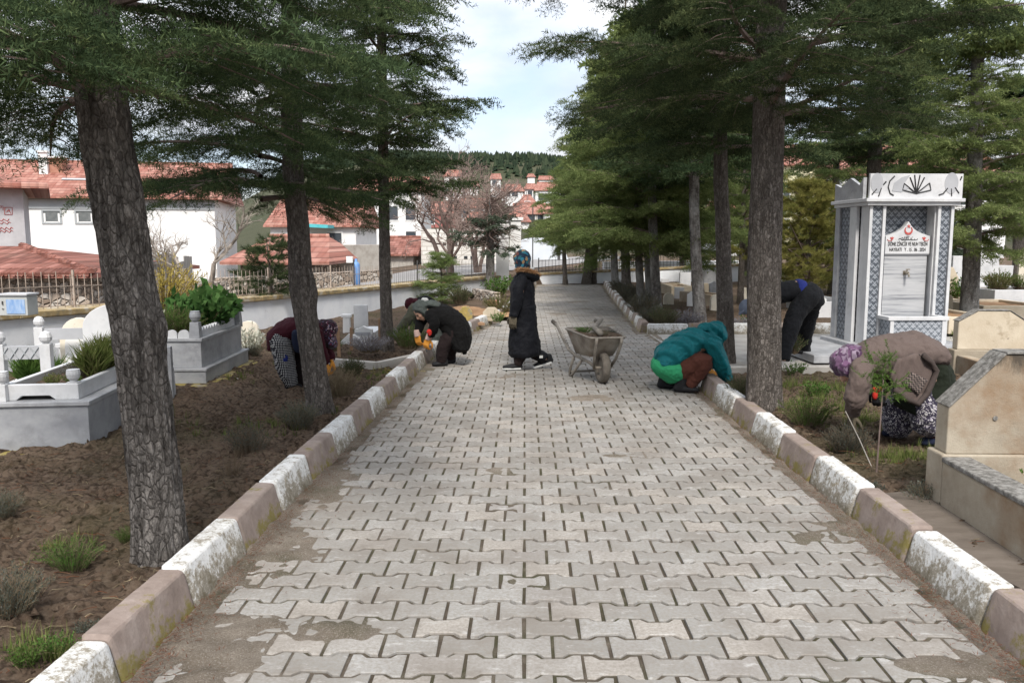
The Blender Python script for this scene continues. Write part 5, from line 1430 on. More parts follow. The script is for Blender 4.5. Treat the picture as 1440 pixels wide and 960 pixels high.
# right side buildings
house('yellow_building', 'pale yellow apartment building with dark windows beyond the big trunk', 1085, 1175, 232, 205, 62, 10, wall='plaster_yellow', wins=[(.19, 280, 1.0, 1.35, 'mull'), (.55, 280, 1.0, 1.35, 'mull'), (.85, 280, 1.0, 1.35, 'mull'), (.19, 322, 1.0, 1.35, 'mull'), (.6, 322, 1.0, 1.35, 'mull')], cat='building')
house('red_roofed_building', 'wide building with orange-red roof glimpsed through the cedar boughs at right', 1185, 1420, 246, 205, 58, 12, wall='plaster', wins=[(.2, 275, 1.1, 1.3, 'mull'), (.45, 275, 1.1, 1.3, 'mull'), (.7, 275, 1.1, 1.3, 'mull')], cat='building')
house('white_building', 'low white building beyond the graves on the right', 1020, 1085, 300, 285, 66, 8, wall='plaster', wins=[(.5, 318, 1.2, 1.2, 'x')], cat='building')
# polytunnel
def tunnel():
    Y = 52; p = at(755, 362, Y); zb = float(terr(p.x, Y))-.2
    root = thing('polytunnel', 'pale arched polytunnel beyond the end wall', 'polytunnel', (p.x, Y, zb)); R = (at(790, 362, Y).x-p.x)*1.1; n = 20
    h = at(750, 334, Y).z-zb
    vs = []; fs = []
    for j, yy in enumerate((0, 14)):
        for i in range(n+1):
            a = PI*i/n; vs.append((math.cos(a)*R*1.15, yy, math.sin(a)*h))
    m = MB()
    for i in range(n): fs.append((i, i+1, i+n+2, i+n+1))
    fs.append(tuple(range(n+1))); fs.append(tuple(range(2*n+1, n, -1))); m.add(vs, fs); m.build('cover', M['polytunnel'], root, smooth=False)
    m = MB(); m.b2((R*.75, -.1, 0), (R*.85, -.02, 1.4)); m.build('door_post', M['iron'], root)
tunnel()
# clutter outside: blue barrel-like canister, white meter box on the wall, dark pole
b = outb(500, 22.6); m = MB(); m.lathe([(.09, 0), (.10, .02), (.10, .55), (.07, .60), (.035, .62), (.035, .7)], n=16); o = m.build('blue_canister', M['blue'], smooth=True); o.location = b+Vector((0, 0, .1)); tag(o, 'blue plastic canister behind the rusty fence', 'canister')
b = outb(493, 22.3); root = thing('meter_post', 'small white meter box on a dark post behind the rusty fence', 'meter', b); zt = at(493, 366, 22.3).z-b.z
m = MB(); m.box((.06, 0, zt/2), (.05, .05, zt)); m.build('post', M['iron'], root); m = MB(); m.box((-.02, -.08, zt+.02), (.17, .1, .17)); m.build('box', M['white_paint'], root, bevel=.008)
m = MB(); m.tube([(0, 0, 0), (0, 0, 3.1)], .022, 8); pb_ = m.build('pole', M['iron']); pb_.location = (at(749, 400, 33).x, 33, 0); tag(pb_, 'thin dark pole right of the white gate pillar', 'pole')
# grey cabinet with blue panel on the wall at left
def cabinet():
    p = at(28, 438, 9.6); z0 = wtop(9.6); root = thing('utility_cabinet', 'grey utility cabinet with faded blue panel standing on the white wall', 'cabinet', (p.x-.1, 9.75, z0)); s = 9.7/FPX
    m = MB(); m.box((0, 0, .115), (40*s, .22, .23)); m.build('body', M['cabinet'], root, bevel=.006)
    m = MB(); m.box((0, 0, .245), (43*s, .26, .025)); m.build('lid', M['plaster_grey'], root, bevel=.004)
    m = MB(); m.box((4*s, -.113, .105), (26*s, .006, .165)); m.build('panel', M['blue_panel'], root)
    m = MB(); m.tube([(-14*s, -.118, .13), (-14*s, -.118, .17)], .008, 6); m.tube([(-15*s, -.118, .08), (-13*s, -.118, .08)], .006, 6); m.build('latch', M['iron'], root)
cabinet()

# ================================================================== GRAVES
def finial(m, x, y, z, s=1.0, ball=False, post=.085, ph=.16):
    m.box((x, y, z+ph*s/2), (post*s, post*s, ph*s))
    if ball: m.lathe([(.012*s, 0), (.026*s, .012*s), (.05*s, .05*s), (.045*s, .085*s), (.02*s, .108*s), (.004*s, .113*s)], (x, y, z+ph*s), 14)
    else: m.lathe([(.026*s, 0), (.026*s, .01*s), (.045*s, .03*s), (.052*s, .06*s), (.05*s, .085*s), (.046*s, .09*s), (.05*s, .097*s), (.01*s, .102*s)], (x, y, z+ph*s), 14)
def rect_frame(m, x0, x1, y0, y1, z0, z1, th, mi=0, notch=False):
    if notch:
        w = x1-x0
        m.prism([(x0, z0), (x0+w*.18, z0), (x0+w*.26, z0+.035), (x0+w*.62, z0+.035), (x0+w*.70, z0), (x1, z0), (x1, z1), (x0, z1)], y0, y0+th, mi)
    else: m.b2((x0, y0, z0), (x1, y0+th, z1), mi)
    m.b2((x0, y1-th, z0), (x1, y1, z1), mi)
    m.b2((x0, y0+th+.001, z0), (x0+th, y1-th-.001, z1), mi); m.b2((x1-th, y0+th+.001, z0), (x1, y1-th-.001, z1), mi)
def lump_sheet(x0, x1, y0, y1, z, amp, n=14, seed=0):
    u = np.linspace(x0, x1, n); v = np.linspace(y0, y1, n*2); U, V = np.meshgrid(u, v)
    Zz = z+fbm(U*6+seed, V*6, 0, 3)*amp
    ii = np.arange(U.size).reshape(U.shape)
    m = MB(); m.add(np.stack([U.ravel(), V.ravel(), Zz.ravel()], 1), [tuple(q) for q in np.stack([ii[:-1, :-1].ravel(), ii[:-1, 1:].ravel(), ii[1:, 1:].ravel(), ii[1:, :-1].ravel()], 1)]); return m
def round_stone(m, w, h, th, x=0, y=0, z=0, kind='round', mi=0):
    if kind == 'round': poly = [(x-w/2, z), (x+w/2, z), (x+w/2, z+h*.62)]+[(x+math.cos(a)*w/2, z+h*.62+math.sin(a)*h*.38) for a in np.linspace(0, PI, 14)[1:-1]]+[(x-w/2, z+h*.62)]
    elif kind == 'cut': poly = [(x-w/2, z), (x+w/2, z), (x+w/2, z+h*.66), (x+w*.22, z+h), (x-w*.22, z+h), (x-w/2, z+h*.66)]
    elif kind == 'ogee': poly = [(x-w/2, z), (x+w/2, z), (x+w/2, z+h*.80), (x+w*.4, z+h*.84), (x+w*.3, z+h*.86), (x+w*.16, z+h*.92), (x, z+h), (x-w*.16, z+h*.92), (x-w*.3, z+h*.86), (x-w*.4, z+h*.84), (x-w/2, z+h*.80)]
    else: poly = [(x-w/2, z), (x+w/2, z), (x+w/2, z+h), (x-w/2, z+h)]
    m.prism(poly, y-th/2, y+th/2, mi)

# -- front marble grave at left
p = G(127, 627, SOILZ)
g1 = thing('marble_grave', 'large grey marble box grave with white planted frame at the left foreground', 'grave', (p.x, p.y, SOILZ-.04), math.radians(6.5))
W1, L1_, H1 = .80, 1.95, .40
m = MB(); m.b2((-W1, 0, 0), (0, L1_, H1-.035)); m.build('plinth', M['marble'], g1, bevel=.004)
m = MB(); m.b2((-W1-.02, -.02, H1-.034), (.02, L1_+.02, H1)); m.build('cap_slab', M['marble'], g1, bevel=.005)
m = MB(); fx0, fx1, fy0, fy1 = -.66, -.09, .07, 1.72
rect_frame(m, fx0, fx1, fy0, fy1, H1, H1+.125, .05, notch=True); fr = m.build('frame', M['marble_white'], g1, bevel=.006)
for (x, y) in ((fx0+.01, fy0-.005), (fx1-.05, fy0+.05), (fx0+.02, fy1-.02), (fx1-.02, fy1-.02)):
    q = MB(); finial(q, x, y, H1, 1.0, False, .085, .135); q.build('finial', M['marble_white'], g1, bevel=.003)
lump_sheet(fx0+.04, fx1-.04, fy0+.04, fy1-.04, H1+.06, .03).build('earth', M['soil'], g1, smooth=True)
m = MB(); round_stone(m, .62, .62, .07, -.40, 1.86, H1, 'round'); m.build('headstone', M['marble_white'], g1, bevel=.006)
m = MB(); m.b2((-.02, 1.90, 0), (.09, 1.97, .58)); m.build('end_slab', M['marble'], g1, bevel=.004)
def gl(g, x, y, z): return g.matrix_basis @ Vector((x, y, z))
bpy.context.view_layer.update()
S('grass_clump', 'thick green grass clump inside the white frame of the front marble grave', gl(g1, -.22, .75, H1+.05), 'blade', .85, 'grassleaf')
S('grass_clump', 'second green grass clump farther back in the white frame', gl(g1, -.20, 1.05, H1+.05), 'blade', .9, 'grassleaf')
S('dark_plant', 'dark purplish leafy plant inside the white frame', gl(g1, -.36, .75, H1+.05), 'dome', .5, 'lavender')
S('small_weed', 'low green weed at the front inside the white frame', gl(g1, -.42, .40, H1+.05), 'leafy', .30, 'grassleaf')
S('small_weed', 'bright weed next to the front finial inside the white frame', gl(g1, -.25, .38, H1+.05), 'leafy', .28, 'green')
m = MB(); m.b2((-.9, -.12, -.08), (.14, 2.1, .02)); m.build('footing', M['moss_slab'], g1)
# -- grave with lattice panels at the very left
q = G(62, 545, SOILZ); q = Vector((at(66, 520, 7.4).x, 7.4, SOILZ))
g2 = thing('white_grave', 'white grave with grey lattice rails and ball posts behind the front one', 'grave', q, math.radians(10))
m = MB(); m.b2((-.72, 0, 0), (0.04, 1.7, .18)); m.build('plinth', M['marble_white'], g2, bevel=.005)
def gpost(x, y, h, parent):
    k = MB(); k.box((x, y, .18+h/2), (.09, .09, h)); k.lathe([(.02, 0), (.05, .03), (.056, .06), (.04, .10), (.01, .115)], (x, y, .18+h), 12); k.build('post', M['marble_white'], parent, bevel=.004)
zt = at(66, 474, 7.4).z-SOILZ-.18
for (x, y) in ((0, .02), (-.40, .05), (-.02, 1.6), (-.62, 1.6)): gpost(x, y, zt-.06, g2)
m = MB(); m.b2((-.58, .02, zt-.02), (-.05, .06, zt+.10)); m.build('lattice_rail', M['grey_inlay'], g2)
m = MB()
for i in range(6): x = -.56+i*.085; m.tube([(x, .012, zt-.01), (x+.07, .012, zt+.09)], .005, 4); m.tube([(x+.07, .012, zt-.01), (x, .012, zt+.09)], .004, 4)
m.build('lattice_lines', M['plaster_grey_band'], g2)
m = MB(); m.b2((-.57, 1.58, zt-.02), (-.05, 1.62, zt+.10)); m.build('lattice_rail', M['grey_inlay'], g2)
hs = at(49, 446, 9.2); m = MB(); round_stone(m, .40, hs.z-SOILZ-.1, .07, -.30, 1.85, .1, 'round'); h_ = m.build('headstone', M['cream_pale'], g2, bevel=.006)
m = MB(); hh_ = hs.z-SOILZ-.1; round_stone(m, .28, hh_*.82, .02, -.30, 1.80, .1, 'round'); m.build('inscription_panel', M['plaster'], h_, bevel=.003)
bpy.context.view_layer.update()
S('leafy_plant', 'upright green leafy plant inside the lattice-railed grave', gl(g2, -.30, .45, .17), 'blade', 1.0, 'green')
S('leafy_plant', 'second upright green plant beside it in the lattice-railed grave', gl(g2, -.16, .55, .17), 'blade', .8, 'green')
# -- striped white grave
q = Vector((at(84, 500, 9.4).x, 9.4, SOILZ))
g3 = thing('white_grave', 'white grave with striped side panel and rounded cream headstone', 'grave', q, math.radians(-16))
m = MB(); m.b2((0, 0, 0), (.62, 1.6, .38)); m.build('plinth', M['marble_stripe'], g3, bevel=.005)
m = MB(); rect_frame(m, -.03, .65, -.03, 1.63, .38, .43, .10); m.build('cap_slab', M['marble_white'], g3, bevel=.005)
for x in (.06, .56): k = MB(); k.b2((x-.05, -.02, .0), (x+.05, -.003, .37)); k.build('pilaster', M['marble_white'], g3)
lump_sheet(.06, .56, .06, 1.55, .37, .02).build('earth', M['soil'], g3, smooth=True)
hz_ = at(126, 435, 10.9).z-SOILZ; m = MB(); round_stone(m, .40, hz_-.36, .08, .33, 1.54, .38, 'round'); m.build('headstone', M['cream_pale'], g3, bevel=.01)
bpy.context.view_layer.update()
S('ground_plant', 'low dark green plant covering the striped white grave', gl(g3, .25, .6, .37), 'dome', .75, 'green', squash=.6)
S('ground_plant', 'green plant near the cream headstone of the striped grave', gl(g3, .38, 1.1, .37), 'dome', .65, 'green', squash=.6)
for i, (px, py, s, lb) in enumerate([(112, 493, .26, 'orange lichened boulder by the striped grave'), (85, 507, .2, 'smaller orange stone in front of the boulder'), (100, 508, .18, 'dull stone next to the orange boulder')]):
    b = Vector((at(px, py, 8.7).x, 8.7, SOILZ+.08)); m = MB()
    rr_ = np.random.default_rng(i); bm = bmesh.new(); bmesh.ops.create_icosphere(bm, subdivisions=3, radius=1)
    P = np.array([v.co for v in bm.verts]); d = 1+fbm(P[:, 0]*1.5+i*9, P[:, 1]*1.5, P[:, 2]*1.5, 3)*.5
    for v, dd in zip(bm.verts, d): v.co *= dd
    me = bpy.data.meshes.new('boulder'); bm.to_mesh(me); bm.free(); me.materials.append(M['ochre_lichen'] if i < 2 else M['concrete'])
    o = link(bpy.data.objects.new('boulder', me)); o.location = b; o.scale = (s*.75, s*.6, s*.6); tag(o, lb, 'stone')
# whitish slab left of the big trunk belongs to a headstone behind
m = MB(); round_stone(m, .42, .78, .07); o = m.build('headstone', M['marble_white'], bevel=.008); o.location = (at(152, 450, 8.9).x, 8.9, SOILZ); tag(o, 'bluish white headstone half hidden by the big plated trunk', 'headstone')
# -- two-tier marble grave with leafy plants
p = G(290, 539, SOILZ)
g4 = thing('marble_grave', 'two-tier grey marble grave overflowing with leafy green plants', 'grave', (p.x, p.y, SOILZ-.03), math.radians(2.5))
W4, L4 = .95, 1.75
m = MB(); m.b2((-W4-.1, -.14, -.08), (.14, L4+.2, .03)); m.build('footing', M['moss_slab'], g4, bevel=.01)
m = MB(); m.b2((-W4, 0, .03), (0, L4, .17)); m.build('lower_tier', M['marble'], g4, bevel=.004)
m = MB(); m.b2((-W4-.015, -.015, .171), (.015, L4+.015, .20)); m.build('lower_slab', M['marble'], g4, bevel=.004)
m = MB(); m.b2((-W4+.05, .06, .20), (-.06, L4-.08, .50)); m.build('upper_tier', M['marble'], g4, bevel=.004)
m = MB(); m.b2((-W4+.03, .04, .501), (-.04, L4-.06, .535)); m.build('upper_slab', M['marble'], g4, bevel=.004)
m = MB(); x1 = -.10; y0, y1 = .16, L4-.22; n = 14
poly = [(y0, .535), (y1, .535)]
for i in range(n, 0, -1):
    t1 = y0+(y1-y0)*i/n; t0 = y0+(y1-y0)*(i-.5)/n; t00 = y0+(y1-y0)*(i-1)/n
    poly += [(t1, .60), (t0, .645), ]
poly += [(y0, .60)]
m.prism(poly, 0, .035, 0, Matrix.Translation((x1, 0, 0)) @ Matrix.Rotation(PI/2, 4, 'Z')); m.build('crenel_rim', M['marble_white'], g4)
m = MB()
for i in range(5):
    x = -W4+.16+i*.135; m.prism([(x-.062, .535), (x+.062, .535)]+[(x+math.cos(a)*.062, .57+math.sin(a)*.06) for a in np.linspace(0, PI, 9)], .07, .10)
m.build('scallop_rim', M['marble_white'], g4)
for (x, y) in ((-.13, .12), (-.10, L4-.12), (-W4+.1, .12)):
    k = MB(); k.box((x, y, .535+.09), (.12, .12, .18), 0, 0, .8); k.lathe([(.02, 0), (.045, .02), (.062, .06), (.058, .095), (.05, .115), (.055, .122), (.01, .126)], (x, y, .715), 16); k.build('finial', M['marble'], g4, bevel=.004)
lump_sheet(-W4+.1, -.12, .12, L4-.12, .55, .03).build('earth', M['soil'], g4, smooth=True)
bpy.context.view_layer.update()
S('leafy_plant', 'big broad-leaved green plant on the two-tier grave, right side', gl(g4, -.32, 1.0, .50), 'big', .78, 'ivyleaf')
S('leafy_plant', 'tallest broad-leaved plant at the back of the two-tier grave', gl(g4, -.45, 1.4, .50), 'big', .9, 'ivyleaf')
S('leafy_plant', 'fine-leaved green plant at the front left of the two-tier grave', gl(g4, -.58, .42, .50), 'fern', 1.25, 'green')
S('leafy_plant', 'second fine-leaved plant spilling over the scalloped rim', gl(g4, -.42, .45, .50), 'fern', 1.1, 'green')
S('leafy_plant', 'fine-leaved plant at the far left on the two-tier grave', gl(g4, -.80, .55, .50), 'fern', 1.2, 'green')
# low white post in front of it
b = Vector((at(236, 520, 8.4).x, 8.4, SOILZ)); m = MB(); m.box((0, 0, .14), (.11, .11, .32), 0, 0, .85); m.lathe([(.03, 0), (.055, .03), (.058, .06), (.04, .09), (.01, .105)], (0, 0, .30), 14); o = m.build('stone_post', M['marble_white'], bevel=.005); o.location = b; tag(o, 'short white stone post with ball top right of the big trunk', 'post')
# cream stone with white flowers
def headstone(name, label, px, pyb, pyt, wpx, kind, mat, th=.09, Y=None, rz=0.0, cat='headstone', group=None):
    b = base(px, pyb) if Y is None else at(px, pyb, Y)
    if Y is not None: b.z = SOILZ-.03
    s = b.y/FPX; h = at(px, pyt, b.y).z-b.z
    m = MB(); round_stone(m, wpx*s, h, th, 0, 0, 0, kind); o = m.build(name, M[mat], bevel=.008); o.location = b; o.rotation_euler = (rnd.uniform(-.04, .03), rnd.uniform(-.02, .02), rz)
    return tag(o, label, cat, group)
headstone('headstone', 'small cream headstone with white flowering plant before the white wall', 351, 482, 451, 28, 'round', 'cream_pale')
S('white_flowers', 'white flowering plant in front of the small cream headstone', sb(350, 492), 'leafy', 1.1, 'white_petal', cat='flowers')
S('silver_shrub', 'grey-green shrub at the corner of the two-tier grave', sb(356, 502), 'lav', .5, 'lavender', cat='shrub')
headstone('headstone', 'tall thin white headstone slab against the white wall', 508, 462, 429, 20, 'flat', 'marble_white', .05)
def little_tomb():
    b = base(512, 480); root = thing('white_grave', 'small white grave with curved top left of the slender trunk', 'grave', b); s = b.y/FPX
    m = MB(); round_stone(m, 25*s, .27, .10, 0, 0, 0, 'ogee'); m.build('footstone', M['plaster'], root, bevel=.006)
    m = MB(); m.box((-.01, -.056, .15), (22*s, .012, .05)); m.build('inset_panel', M['grey_inlay'], root)
    m = MB(); m.b2((-.13, .06, 0), (.13, 1.2, .14)); m.build('plinth', M['marble_white'], root, bevel=.004)
little_tomb()
m = MB(); m.prism([(-.22, 0), (.24, 0), (.06, .16), (-.04, .17)], -.04, .04); o = m.build('broken_slab', M['plaster'], bevel=.005); o.location = base(494, 483); tag(o, 'triangular broken white slab beside the small white grave', 'slab')
m = MB(); m.box((0, 0, .13), (.13, .1, .3), 0, 0, .9); m.box((.0, 0, .30), (.17, .12, .05)); o = m.build('stone_post', M['plaster'], bevel=.005); o.location = base(488, 466); tag(o, 'stubby white stone post left of the small white grave', 'post')
for (px, pyb, pyt, lb) in ((477, 502, 463, 'taller wooden stake at the left of the bed'), (494, 490, 465, 'shorter wooden stake in the bed'), (534, 478, 452, 'thin stake left of the slender trunk')):
    b = base(px, pyb); h = at(px, pyt, b.y).z-b.z; m = MB(); m.box((0, 0, h/2), (.045, .03, h+.1)); o = m.build('wooden_stake', M['stake'], bevel=.003); o.location = b; o.rotation_euler = (.03, rnd.uniform(-.03, .03), .2); tag(o, lb, 'stake')
headstone('headstone', 'ochre lichened small headstone right of the bent black coat', 655, 450, 431, 19, 'cut', 'ochre_lichen', .08)
headstone('headstone', 'grey-cream small headstone next to the ochre one', 691, 450, 432, 24, 'cut', 'cream', .08)
S('earth_plant', 'green tuft in front of the grey-cream small headstone', sb(700, 452), 'leafy', .6, 'green')
m = MB(); p0, p1 = base(664, 420), base(704, 424); d = p1-p0; m.box(((p0.x+p1.x)/2, (p0.y+p1.y)/2, .18), (d.length+.6, .2, .36), math.atan2(d.y, d.x)-.3); o = m.build('stone_edging', M['rubble'], bevel=.02); tag(o, 'rough stone edging of the earth mound by the wall', 'edging')
lm = lump_sheet(-.9, .9, -.8, .9, .12, .18, 12, 4); o = lm.build('earth_mound', M['redsoil'], smooth=True); o.location = base(668, 440)-Vector((0, 0, .08)); tag(o, None, None, None, 'structure')
m = MB(); pts = [at(638, 427, 22)+Vector((0, 0, .0)), at(646, 421, 22), at(653, 414, 22), at(659, 412, 22.2), at(664, 417, 22.4)]
m.tube(pts, .07, 8); tag(m.build('black_pipe', M['rubber_black'], smooth=True), 'bent black rubber pipe lying by the stone edging', 'pipe')
m = MB(); m.box((0, 0, .06), (.24, .11, .12)); o = m.build('brick', M['brick'], bevel=.006); o.location = base(693, 435)+Vector((0, 0, .12)); tag(o, 'single reddish brick on the earth mound', 'brick')
m = MB(); m.box((0, 0, .03), (.5, .22, .05)); o = m.build('plank', M['stake'], bevel=.004); o.location = base(662, 456); o.rotation_euler = (0, 0, .3); tag(o, 'short plank on the soil behind the bent black coat', 'plank')

# -- right foreground: weathered headstone and grave wall
p = G(1320, 722, SOILZ-.02)
g5 = thing('concrete_grave', 'weathered concrete grave with clipped headstone in the right foreground', 'grave', (p.x, p.y, SOILZ-.06), math.radians(-2))
hw = .38
wl = MB(); wl.b2((0, -2.6, 0), (.15, -.005, hw-.02)); wl.b2((.0, .0, 0), (1.25, .20, hw+.02)); wl.b2((1.10, -2.6, 0), (1.25, -.005, hw-.02)); wl.build('grave_wall', M['headstone'], g5, bevel=.01)
tp = MB(); tp.b2((-.01, -2.6, hw-.019), (.16, -.008, hw+.012)); tp.b2((1.09, -2.6, hw-.019), (1.26, -.008, hw+.012)); tp.build('coping', M['lichen_top'], g5, bevel=.008)
H5 = at(1390, 497, p.y+.05).z-(SOILZ-.06)
poly = [(.03, hw+.02), (1.22, hw+.02), (1.22, hw+.30), (.90, H5), (.34, H5), (.03, hw+.30)]
m = MB(); m.prism(poly, .02, .17); hsto = m.build('headstone', M['headstone'], g5, bevel=.008)
m = MB()
def capstrip(a, b, th=.012):
    a = Vector((a[0], 0, a[1])); b = Vector((b[0], 0, b[1])); d = (b-a).normalized(); nrm = Vector((-d.z, 0, d.x))
    q = [a+nrm*.001, b+nrm*.001, b+nrm*th, a+nrm*th]; m.prism([(v.x, v.z) for v in q], .012, .178)
capstrip((.34, H5), (.90, H5)) if False else None
for (a_, b_) in (((.03, hw+.30), (.34, H5)), ((.34, H5), (.90, H5)), ((.90, H5), (1.22, hw+.30))):
    a = Vector((a_[0], 0, a_[1])); b = Vector((b_[0], 0, b_[1])); d = (b-a).normalized(); nrm = Vector((-d.z, 0, d.x))
    q = [a+nrm*.002, b+nrm*.002, b+nrm*.014, a+nrm*.014]; m.prism([(v.x, v.z) for v in q], .010, .180)
# ragged dark drip marks below the top edge
rr_ = np.random.default_rng(2); pol = []
xs_ = np.linspace(.40, 1.05, 60); low = H5-.012-np.maximum(.012, .07*np.abs(fbm(xs_*9, xs_*0, 0, 3))*1.5+.03*(xs_ > .42))
m.build('lichen_edge', M['lichen_top'], hsto, bevel=.003)
m = MB(); m.tube([(.30, .016, hw+.24), (.30, .012, hw+.24)], .014, 10); m.build('screw_hole', M['lichen_top'], hsto)
lump_sheet(.16, 1.09, -2.5, -.02, hw-.16, .04, 16, 3).build('earth', M['soil'], g5, smooth=True)
bpy.context.view_layer.update()
S('weed_clump', 'green weed growing inside the near concrete grave', gl(g5, .42, -.35, hw-.14), 'leafy', .5, 'green')
S('weed_clump', 'second weed inside the near concrete grave at frame edge', gl(g5, .62, -.75, hw-.14), 'leafy', .45, 'green')
sheet('slab_beside_grave', [G(1235, 724), G(1322, 716), G(1460, 800), G(1500, 905), G(1400, 850)], SOILZ+.04, M['slab'], .2)
# -- second cream headstone
p = Vector((at(1344, 520, 9.9).x, 9.9, SOILZ-.05)); s = 9.9/FPX
g6 = thing('concrete_grave', 'bright cream concrete grave with clipped headstone behind the near one', 'grave', p, math.radians(-4))
W6 = 93*s; H6 = at(1390, 437, 9.9).z-p.z; hb_ = .34
m = MB(); m.prism([(0, hb_), (W6, hb_), (W6, hb_+.34), (W6*.74, H6), (W6*.28, H6), (0, hb_+.34)], 0, .14); h6 = m.build('headstone', M['cream'], g6, bevel=.012)
m = MB(); m.b2((-.01, -1.9, 0), (.12, -.02, hb_-.06)); m.b2((W6-.12, -1.9, 0), (W6+.01, -.02, hb_-.06)); m.b2((-.04, -.018, 0), (W6+.04, .17, hb_)); m.build('grave_wall', M['headstone'], g6, bevel=.012)
m = MB()
for (a_, b_) in (((0, hb_+.34), (W6*.28, H6)), ((W6*.28, H6), (W6*.74, H6)), ((W6*.74, H6), (W6, hb_+.34))):
    a = Vector((a_[0], 0, a_[1])); b = Vector((b_[0], 0, b_[1])); d = (b-a).normalized(); nrm = Vector((-d.z, 0, d.x))
    q = [a+nrm*.002, b+nrm*.002, b+nrm*.012, a+nrm*.012]; m.prism([(v.x, v.z) for v in q], -.008, .148)
m.build('lichen_edge', M['lichen_top'], h6, bevel=.003)
# -- graves farther right
RG = 'graves on the right behind the trees'
def plot(label, px0, px1, Y, h, depth, mat, top='soil', hs=None, name='grave', rz=0.0, plant_=None):
    a, b = at(px0, 400, Y), at(px1, 400, Y); w = b.x-a.x
    g = thing(name, label, 'grave', (a.x, Y, SOILZ-.04), rz, RG)
    m = MB(); rect_frame(m, 0, w, 0, depth, 0, h, .12); m.build('grave_wall', M[mat], g, bevel=.012)
    lump_sheet(.1, w-.1, .1, depth-.1, h-.06, .04, 10, int(px0) % 9).build('earth', M[top], g, smooth=True)
    if hs:
        k, wf, hh, mt = hs; m = MB(); round_stone(m, w*wf, hh, .1, w/2, depth-.02, h-.02, k); m.build('headstone', M[mt], g, bevel=.01)
    return g
plot('cream grave with grassy top right of the fountain', 1338, 1412, 14.5, .30, 2.0, 'cream', 'redsoil', ('cut', .55, .55, 'cream'))
plot('low brownish grave between mottled trunk and frame edge', 1385, 1490, 17.0, .30, 2.0, 'cream', 'redsoil')
plot('white marble grave with green planting at the right frame edge', 1400, 1480, 20.0, .45, 2.2, 'marble_white', 'soil', ('flat', .9, .8, 'marble_white'))
plot('cream grave with tall slab headstone right of the mottled trunk', 1366, 1399, 19.0, .25, 1.6, 'cream', 'redsoil', ('cut', .95, .75, 'cream'))
S('garden_plant', 'green garden plant at the white marble grave on the right', Vector((at(1402, 398, 21).x, 21, SOILZ+.3)), 'leafy', 1.4, 'green')
S('garden_plant', 'reddish flowering shrub on the graves at right', Vector((at(1405, 390, 20.3).x, 20.3, SOILZ+.4)), 'fern', 1.5, 'grassleaf')
S('garden_plant', 'round light green plant at the right edge of the graves', Vector((at(1434, 392, 20.4).x, 20.4, SOILZ+.4)), 'dome', 1.2, 'green')
S('garden_plant', 'green ivy clump right of the fountain column', Vector((at(1345, 398, 20.5).x, 20.5, SOILZ+.1)), 'leafy', 1.7, 'green')
for (px, pyb, pyt, w, k, mt, Y, lb) in [
 (963, 410, 383, 16, 'flat', 'marble_white', 27, 'white headstone left of the mottled side-path trunk'),
 (998, 405, 381, 24, 'flat', 'marble', 30, 'bluish marble headstone between the two dark trunks'),
 (992, 420, 398, 11, 'cut', 'cream', 25, 'small cream headstone between the two dark trunks'),
 (1004, 422, 395, 14, 'ogee', 'marble', 24.5, 'dull grey headstone between the two dark trunks'),
 (1045, 430, 404, 17, 'round', 'cream_pale', 23, 'round cream headstone left of the big scaly trunk'),
 (1053, 400, 385, 16, 'flat', 'marble_white', 33, 'white slab far behind the round cream headstone'),
 (972, 402, 386, 12, 'round', 'marble', 34, 'far grey headstone behind the white one'),
 (1103, 412, 392, 15, 'round', 'plaster', 27, 'white headstone right of the big scaly trunk'),
 (1160, 452, 424, 22, 'flat', 'marble_white', 17.5, 'broad white slab left of the fountain column'),
 (1157, 424, 415, 9, 'ogee', 'plaster', 17.8, 'small white carved top behind the broad slab'),
 (1348, 402, 374, 12, 'flat', 'marble', 27, 'pale blue headstone right of the fountain'),
 (1384, 400, 366, 15, 'round', 'marble_white', 26, 'tall whitish headstone right of the mottled trunk'),
 (1410, 398, 373, 22, 'flat', 'marble_white', 27.5, 'white inscribed slab near the right frame edge'),
 (1334, 432, 414, 9, 'round', 'cream', 17, 'rounded cream stone right beside the fountain column'),
 (1437, 395, 357, 14, 'flat', 'cream_pale', 26, 'tall cream slab cut by the right frame edge'),
 (935, 406, 392, 10, 'flat', 'marble_white', 32, 'white headstone right of the palest trunk'),
 (948, 412, 399, 12, 'round', 'plaster', 28, 'rounded white headstone low between the trunks'),
 (940, 428, 412, 14, 'round', 'cream_pale', 21, 'pale round headstone just right of the palest trunk'),
 (955, 420, 404, 13, 'flat', 'marble_white', 23, 'white headstone left of the mottled trunk, low and close'),
 (972, 428, 409, 12, 'ogee', 'plaster', 20, 'small white carved headstone directly beside the mottled trunk'),
 (1006, 434, 414, 15, 'round', 'cream_pale', 19, 'pale round headstone low between the two dark trunks'),
 (895, 400, 385, 10, 'flat', 'marble_white', 36, 'farthest white headstone behind the pale trunks')]:
    headstone('headstone', lb, px, pyb, pyt, w, k, mt, .1, Y, rnd.uniform(-.15, .15), group=RG)
plot('low cream grave left of the mottled side-path trunk', 944, 975, 24, .32, 1.8, 'cream', 'redsoil')
plot('low wide white grave between the dark trunks in the back', 985, 1015, 33, .5, 2, 'marble_white')
plot('brown earthen grave with tilted side left of the big trunk', 1000, 1030, 20.5, .3, 1.6, 'headstone', 'redsoil', rz=.3)
plot('long white grave plinth behind the bending black trousers', 1140, 1172, 18.5, .38, 1.6, 'marble_white')
# end white wall seen between the right trunks and yellowish fence
low_wall('white_wall', 'low white wall glimpsed behind the row of trunks', Vector((3.9, 35.5, .1)), Vector((12, 38, .1)), .7, .2, 'white_wall')

